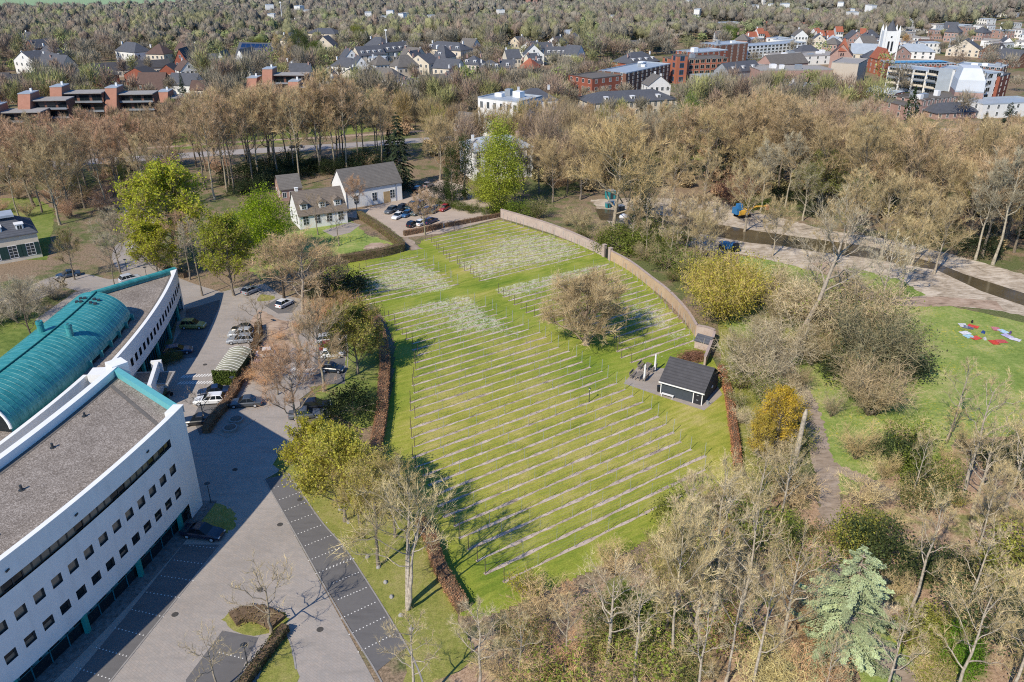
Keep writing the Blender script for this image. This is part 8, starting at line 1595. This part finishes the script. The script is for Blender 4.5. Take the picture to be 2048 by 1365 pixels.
# ---------------------------------------------------------------- background woods: more trees than one can count
def crowns(P, H, Rr, C, kind, nb, r, wid, H0=.3, leafc=None):
    """bare crowns as bundles of upward twigs (kind 0/1), leafy or needled ones as small leaves (2/3); a trunk under each"""
    n = len(P); out = []
    bare = kind <= 1; Vs = []; Fs = []; Cs = []; o = 0
    idx = np.repeat(np.where(bare)[0], nb)
    if len(idx):
        d = rdir(r, len(idx)); rad = r.uniform(0, 1, len(idx)) ** .42
        lump = 1 + .2 * np.sin(d[:, 0] * 5 + idx) * np.sin(d[:, 2] * 4 + idx * .7 + d[:, 1] * 3)
        Rz = H[idx] * (1 - H0) / 2; zc = H[idx] * (1 + H0) / 2
        p = d * (rad * lump * .86)[:, None] * np.stack([Rr[idx], Rr[idx], Rz], 1)
        dirn = unit(p / np.stack([Rr[idx], Rr[idx], Rz], 1) * .9 + np.array([0, 0, .75]) + rdir(r, len(idx)) * .42)
        Ln = H[idx] * r.uniform(.08, .19, len(idx)); base = p + np.stack([P[idx, 0], P[idx, 1], zc], 1)
        far_ = wid > .13
        pc = base - dirn * (Ln * .35)[:, None]; W_ = wid * r.uniform(.6, 1.4, len(idx))
        if far_:           # the flat of a far twig tuft faces outwards, so that a crown shades softly as a whole
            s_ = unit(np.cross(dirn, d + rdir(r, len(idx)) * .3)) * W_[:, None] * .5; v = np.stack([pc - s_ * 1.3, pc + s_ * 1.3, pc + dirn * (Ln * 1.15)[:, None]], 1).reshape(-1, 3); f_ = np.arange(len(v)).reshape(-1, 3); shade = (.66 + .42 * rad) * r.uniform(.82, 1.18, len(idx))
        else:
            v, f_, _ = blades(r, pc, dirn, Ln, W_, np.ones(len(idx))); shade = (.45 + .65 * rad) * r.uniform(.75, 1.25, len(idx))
        c = C[idx] * shade[:, None]  # shade put into the twig colour, darker towards the crown's middle
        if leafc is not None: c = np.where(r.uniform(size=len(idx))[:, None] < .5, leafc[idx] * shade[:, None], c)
        Vs.append(v); Fs.append(f_ + o); Cs.append(np.repeat(c, 3, 0)); o += len(v)
    nl = max(12, int(nb * .8)); idx = np.repeat(np.where(~bare)[0], nl)
    if len(idx):
        d = rdir(r, len(idx)); rad = r.uniform(.2, 1, len(idx)) ** .4; lump = 1 + .22 * np.sin(d[:, 0] * 5 + idx) * np.sin(d[:, 2] * 5 + idx * .7)
        Rz = H[idx] * .46; p = d * (rad * lump)[:, None] * np.stack([Rr[idx], Rr[idx], Rz], 1); con = kind[idx] == 3
        p[con, :2] *= np.clip(.85 - p[con, 2:3] / Rz[con, None], .08, 1.7)
        sz = wid * 3.6 + .25; v, f_, _ = leaves(r, p + np.stack([P[idx, 0], P[idx, 1], H[idx] * .52], 1), sz, np.ones(len(idx)), .4)
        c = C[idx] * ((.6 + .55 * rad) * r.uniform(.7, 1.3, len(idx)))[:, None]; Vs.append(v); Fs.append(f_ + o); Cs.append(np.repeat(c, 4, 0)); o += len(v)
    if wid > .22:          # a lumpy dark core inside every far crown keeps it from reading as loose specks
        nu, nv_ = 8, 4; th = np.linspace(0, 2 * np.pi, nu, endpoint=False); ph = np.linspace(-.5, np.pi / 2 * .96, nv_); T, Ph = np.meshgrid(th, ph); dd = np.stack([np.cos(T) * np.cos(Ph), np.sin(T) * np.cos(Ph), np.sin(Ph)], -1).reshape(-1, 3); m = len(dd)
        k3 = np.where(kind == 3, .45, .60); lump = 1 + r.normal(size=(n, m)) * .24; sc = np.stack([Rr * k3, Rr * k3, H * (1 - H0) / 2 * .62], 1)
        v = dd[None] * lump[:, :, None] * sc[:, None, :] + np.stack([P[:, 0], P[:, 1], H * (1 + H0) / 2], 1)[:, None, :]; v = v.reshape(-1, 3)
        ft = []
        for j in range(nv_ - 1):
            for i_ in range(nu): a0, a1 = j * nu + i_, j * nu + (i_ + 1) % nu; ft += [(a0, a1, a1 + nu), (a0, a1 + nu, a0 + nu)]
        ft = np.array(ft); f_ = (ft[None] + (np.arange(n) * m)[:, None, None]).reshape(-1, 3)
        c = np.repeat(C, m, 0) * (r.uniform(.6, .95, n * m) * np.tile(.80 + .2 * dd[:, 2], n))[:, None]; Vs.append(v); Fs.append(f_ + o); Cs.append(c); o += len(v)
    t0 = np.column_stack([P, np.zeros(n)]); w_ = np.clip(H * .013, .1, .3)[:, None]; top = H[:, None] * .62; zz = np.zeros((n, 1))
    for ax in (0, 1):
        e = np.zeros((n, 3)); e[:, ax] = w_[:, 0]; up = np.concatenate([zz, zz, top], 1)
        v = np.stack([t0 - e, t0 + e, t0 + up + e * .4], 1).reshape(-1, 3); v2 = np.stack([t0 - e, t0 + up + e * .4, t0 + up - e * .4], 1).reshape(-1, 3)
        for q in (v, v2): Vs.append(q); Fs.append(np.arange(len(q)).reshape(-1, 3) + o); Cs.append(np.tile([.17, .14, .105], (len(q), 1))); o += len(q)
    return np.concatenate(Vs), np.concatenate(Fs), np.concatenate(Cs)
def far_wood(y0, y1, step, tufts, seed, wid=.2):
    r = np.random.default_rng(seed); pts = []
    for y in np.arange(y0, y1, step):
        hw = .70 * y + 60
        for x in np.arange(-hw, hw, step): pts.append((x + r.uniform(-.5, .5) * step, y + r.uniform(-.5, .5) * step))
    P = np.array(pts); px = np.array([px_of(x, y, 0) for x, y in P]); keep = np.ones(len(P), bool)
    low = np.zeros(len(P), bool)
    for f in FOOT:
        x0, x1 = min(q[0] for q in f), max(q[0] for q in f); yy0 = min(q[1] for q in f); keep &= ~inside(P, f)
        fr = (P[:, 0] > x0 - 2) & (P[:, 0] < x1 + 2) & (P[:, 1] < yy0 + 8) & (P[:, 1] > yy0 - 34); keep &= ~(fr & (r.uniform(size=len(P)) < .50)); low |= fr
    town = inside(px, [(1180, 210), (1180, 140), (1330, 110), (1350, 84), (1480, 78), (1600, 96), (1640, 78), (1800, 84), (1880, 60), (2048, 34), (2300, 30), (2300, 240), (1960, 240), (1800, 230), (1520, 190), (1340, 200)])
    keep &= ~(town & (r.uniform(size=len(P)) < .88))
    mid = inside(px, [(690, 185), (690, 110), (940, 95), (1130, 100), (1130, 165), (940, 190)]); keep &= ~(mid & (r.uniform(size=len(P)) < .25))
    left = inside(px, [(-100, 205), (-100, 150), (200, 120), (400, 105), (560, 110), (560, 190), (300, 205)]); keep &= ~(left & (r.uniform(size=len(P)) < .5))
    # keep single trees, meadows and the sports field free
    fld = inside(px, [(-600, -30), (-600, 36), (0, 27), (200, 23), (330, 17), (450, 8), (470, -30)]) | inside(px, [(120, 66), (170, 54), (210, 64), (175, 74)]); keep &= ~fld
    lane = inside(px, [(-300, 26), (-300, 44), (0, 46), (120, 50), (230, 66), (232, 60), (120, 38), (0, 36)]); keep &= ~(lane & (r.uniform(size=len(P)) < .6))
    keep &= r.uniform(size=len(P)) < .95
    low |= inside(px, [(-600, 36), (-600, 60), (0, 46), (330, 36), (470, 20), (470, 4), (0, 24)])
    P = P[keep]; low = low[keep]; n = len(P); nz = np.sin(P[:, 0] * .021 + 2 * np.sin(P[:, 1] * .013)) + np.sin(P[:, 1] * .024 + P[:, 0] * .009)
    u = r.uniform(size=n); kind = np.where(u < .68, 0, np.where(u < .92 + .03 * nz, 1, np.where(u < .984, 2, 3)))    # bare, budding, green, conifer
    PAL = np.array([[.31, .26, .185], [.32, .31, .13], [.23, .28, .075], [.05, .075, .035]])
    C = PAL[kind] * (r.uniform(.85, 1.15, n) * (1 + .10 * np.sin(P[:, 0] * .03 + P[:, 1] * .017)))[:, None]; warm = (kind == 0) & (r.uniform(size=n) < .35); C[warm] = np.array([.34, .245, .18]) * r.uniform(.8, 1.2, warm.sum())[:, None]
    gr = (kind == 0) & (r.uniform(size=n) < .2); C[gr] = np.array([.27, .24, .175]) * r.uniform(.8, 1.2, gr.sum())[:, None]
    H = (13.5 + 2.6 * nz + r.uniform(-4, 4, n)).clip(7, 20) * np.where(kind == 3, 1.1, 1) * np.where(low, .66, 1); Rr = r.uniform(3.6, 7.4, n) * np.where(kind == 3, .8, 1) * np.where(low, .75, 1)
    haze = np.clip((P[:, 1] - 330) / 1000, 0, .7)[:, None]; C = C * (1 - haze) + np.array([.30, .285, .25]) * haze  # distance haze mixed into the crown colours, stronger the farther off
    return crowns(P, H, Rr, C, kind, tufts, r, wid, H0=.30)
M['farleaf'] = None
def farmat():
    m, nt, out = newmat('distant_crowns'); at = N(nt, 'ShaderNodeAttribute'); at.attribute_name = 'Col'; bsdf(nt, out, at.outputs['Color'], .95, .05); return m
M['farleaf'] = farmat()
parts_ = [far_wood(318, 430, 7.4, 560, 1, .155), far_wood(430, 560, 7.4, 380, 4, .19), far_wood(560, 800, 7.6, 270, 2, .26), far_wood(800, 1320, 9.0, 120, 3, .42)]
r = np.random.default_rng(9); Wd = WOOD; A_ = np.array
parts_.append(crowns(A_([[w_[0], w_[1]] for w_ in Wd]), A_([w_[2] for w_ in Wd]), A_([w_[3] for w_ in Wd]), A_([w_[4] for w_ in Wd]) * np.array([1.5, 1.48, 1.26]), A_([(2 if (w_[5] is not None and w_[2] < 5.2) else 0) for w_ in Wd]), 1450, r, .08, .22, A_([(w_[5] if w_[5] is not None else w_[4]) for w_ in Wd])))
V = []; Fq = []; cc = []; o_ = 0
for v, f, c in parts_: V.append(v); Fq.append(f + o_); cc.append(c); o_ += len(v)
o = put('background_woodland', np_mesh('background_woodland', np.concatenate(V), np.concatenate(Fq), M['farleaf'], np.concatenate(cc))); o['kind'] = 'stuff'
from collections import Counter
print('COUNT', Counter(o.get('category') for o in bpy.data.objects if o.parent is None and o.get('category')).most_common(12), 'wood', len(WOOD), 'far tris', sum(len(x) for x in Fq))
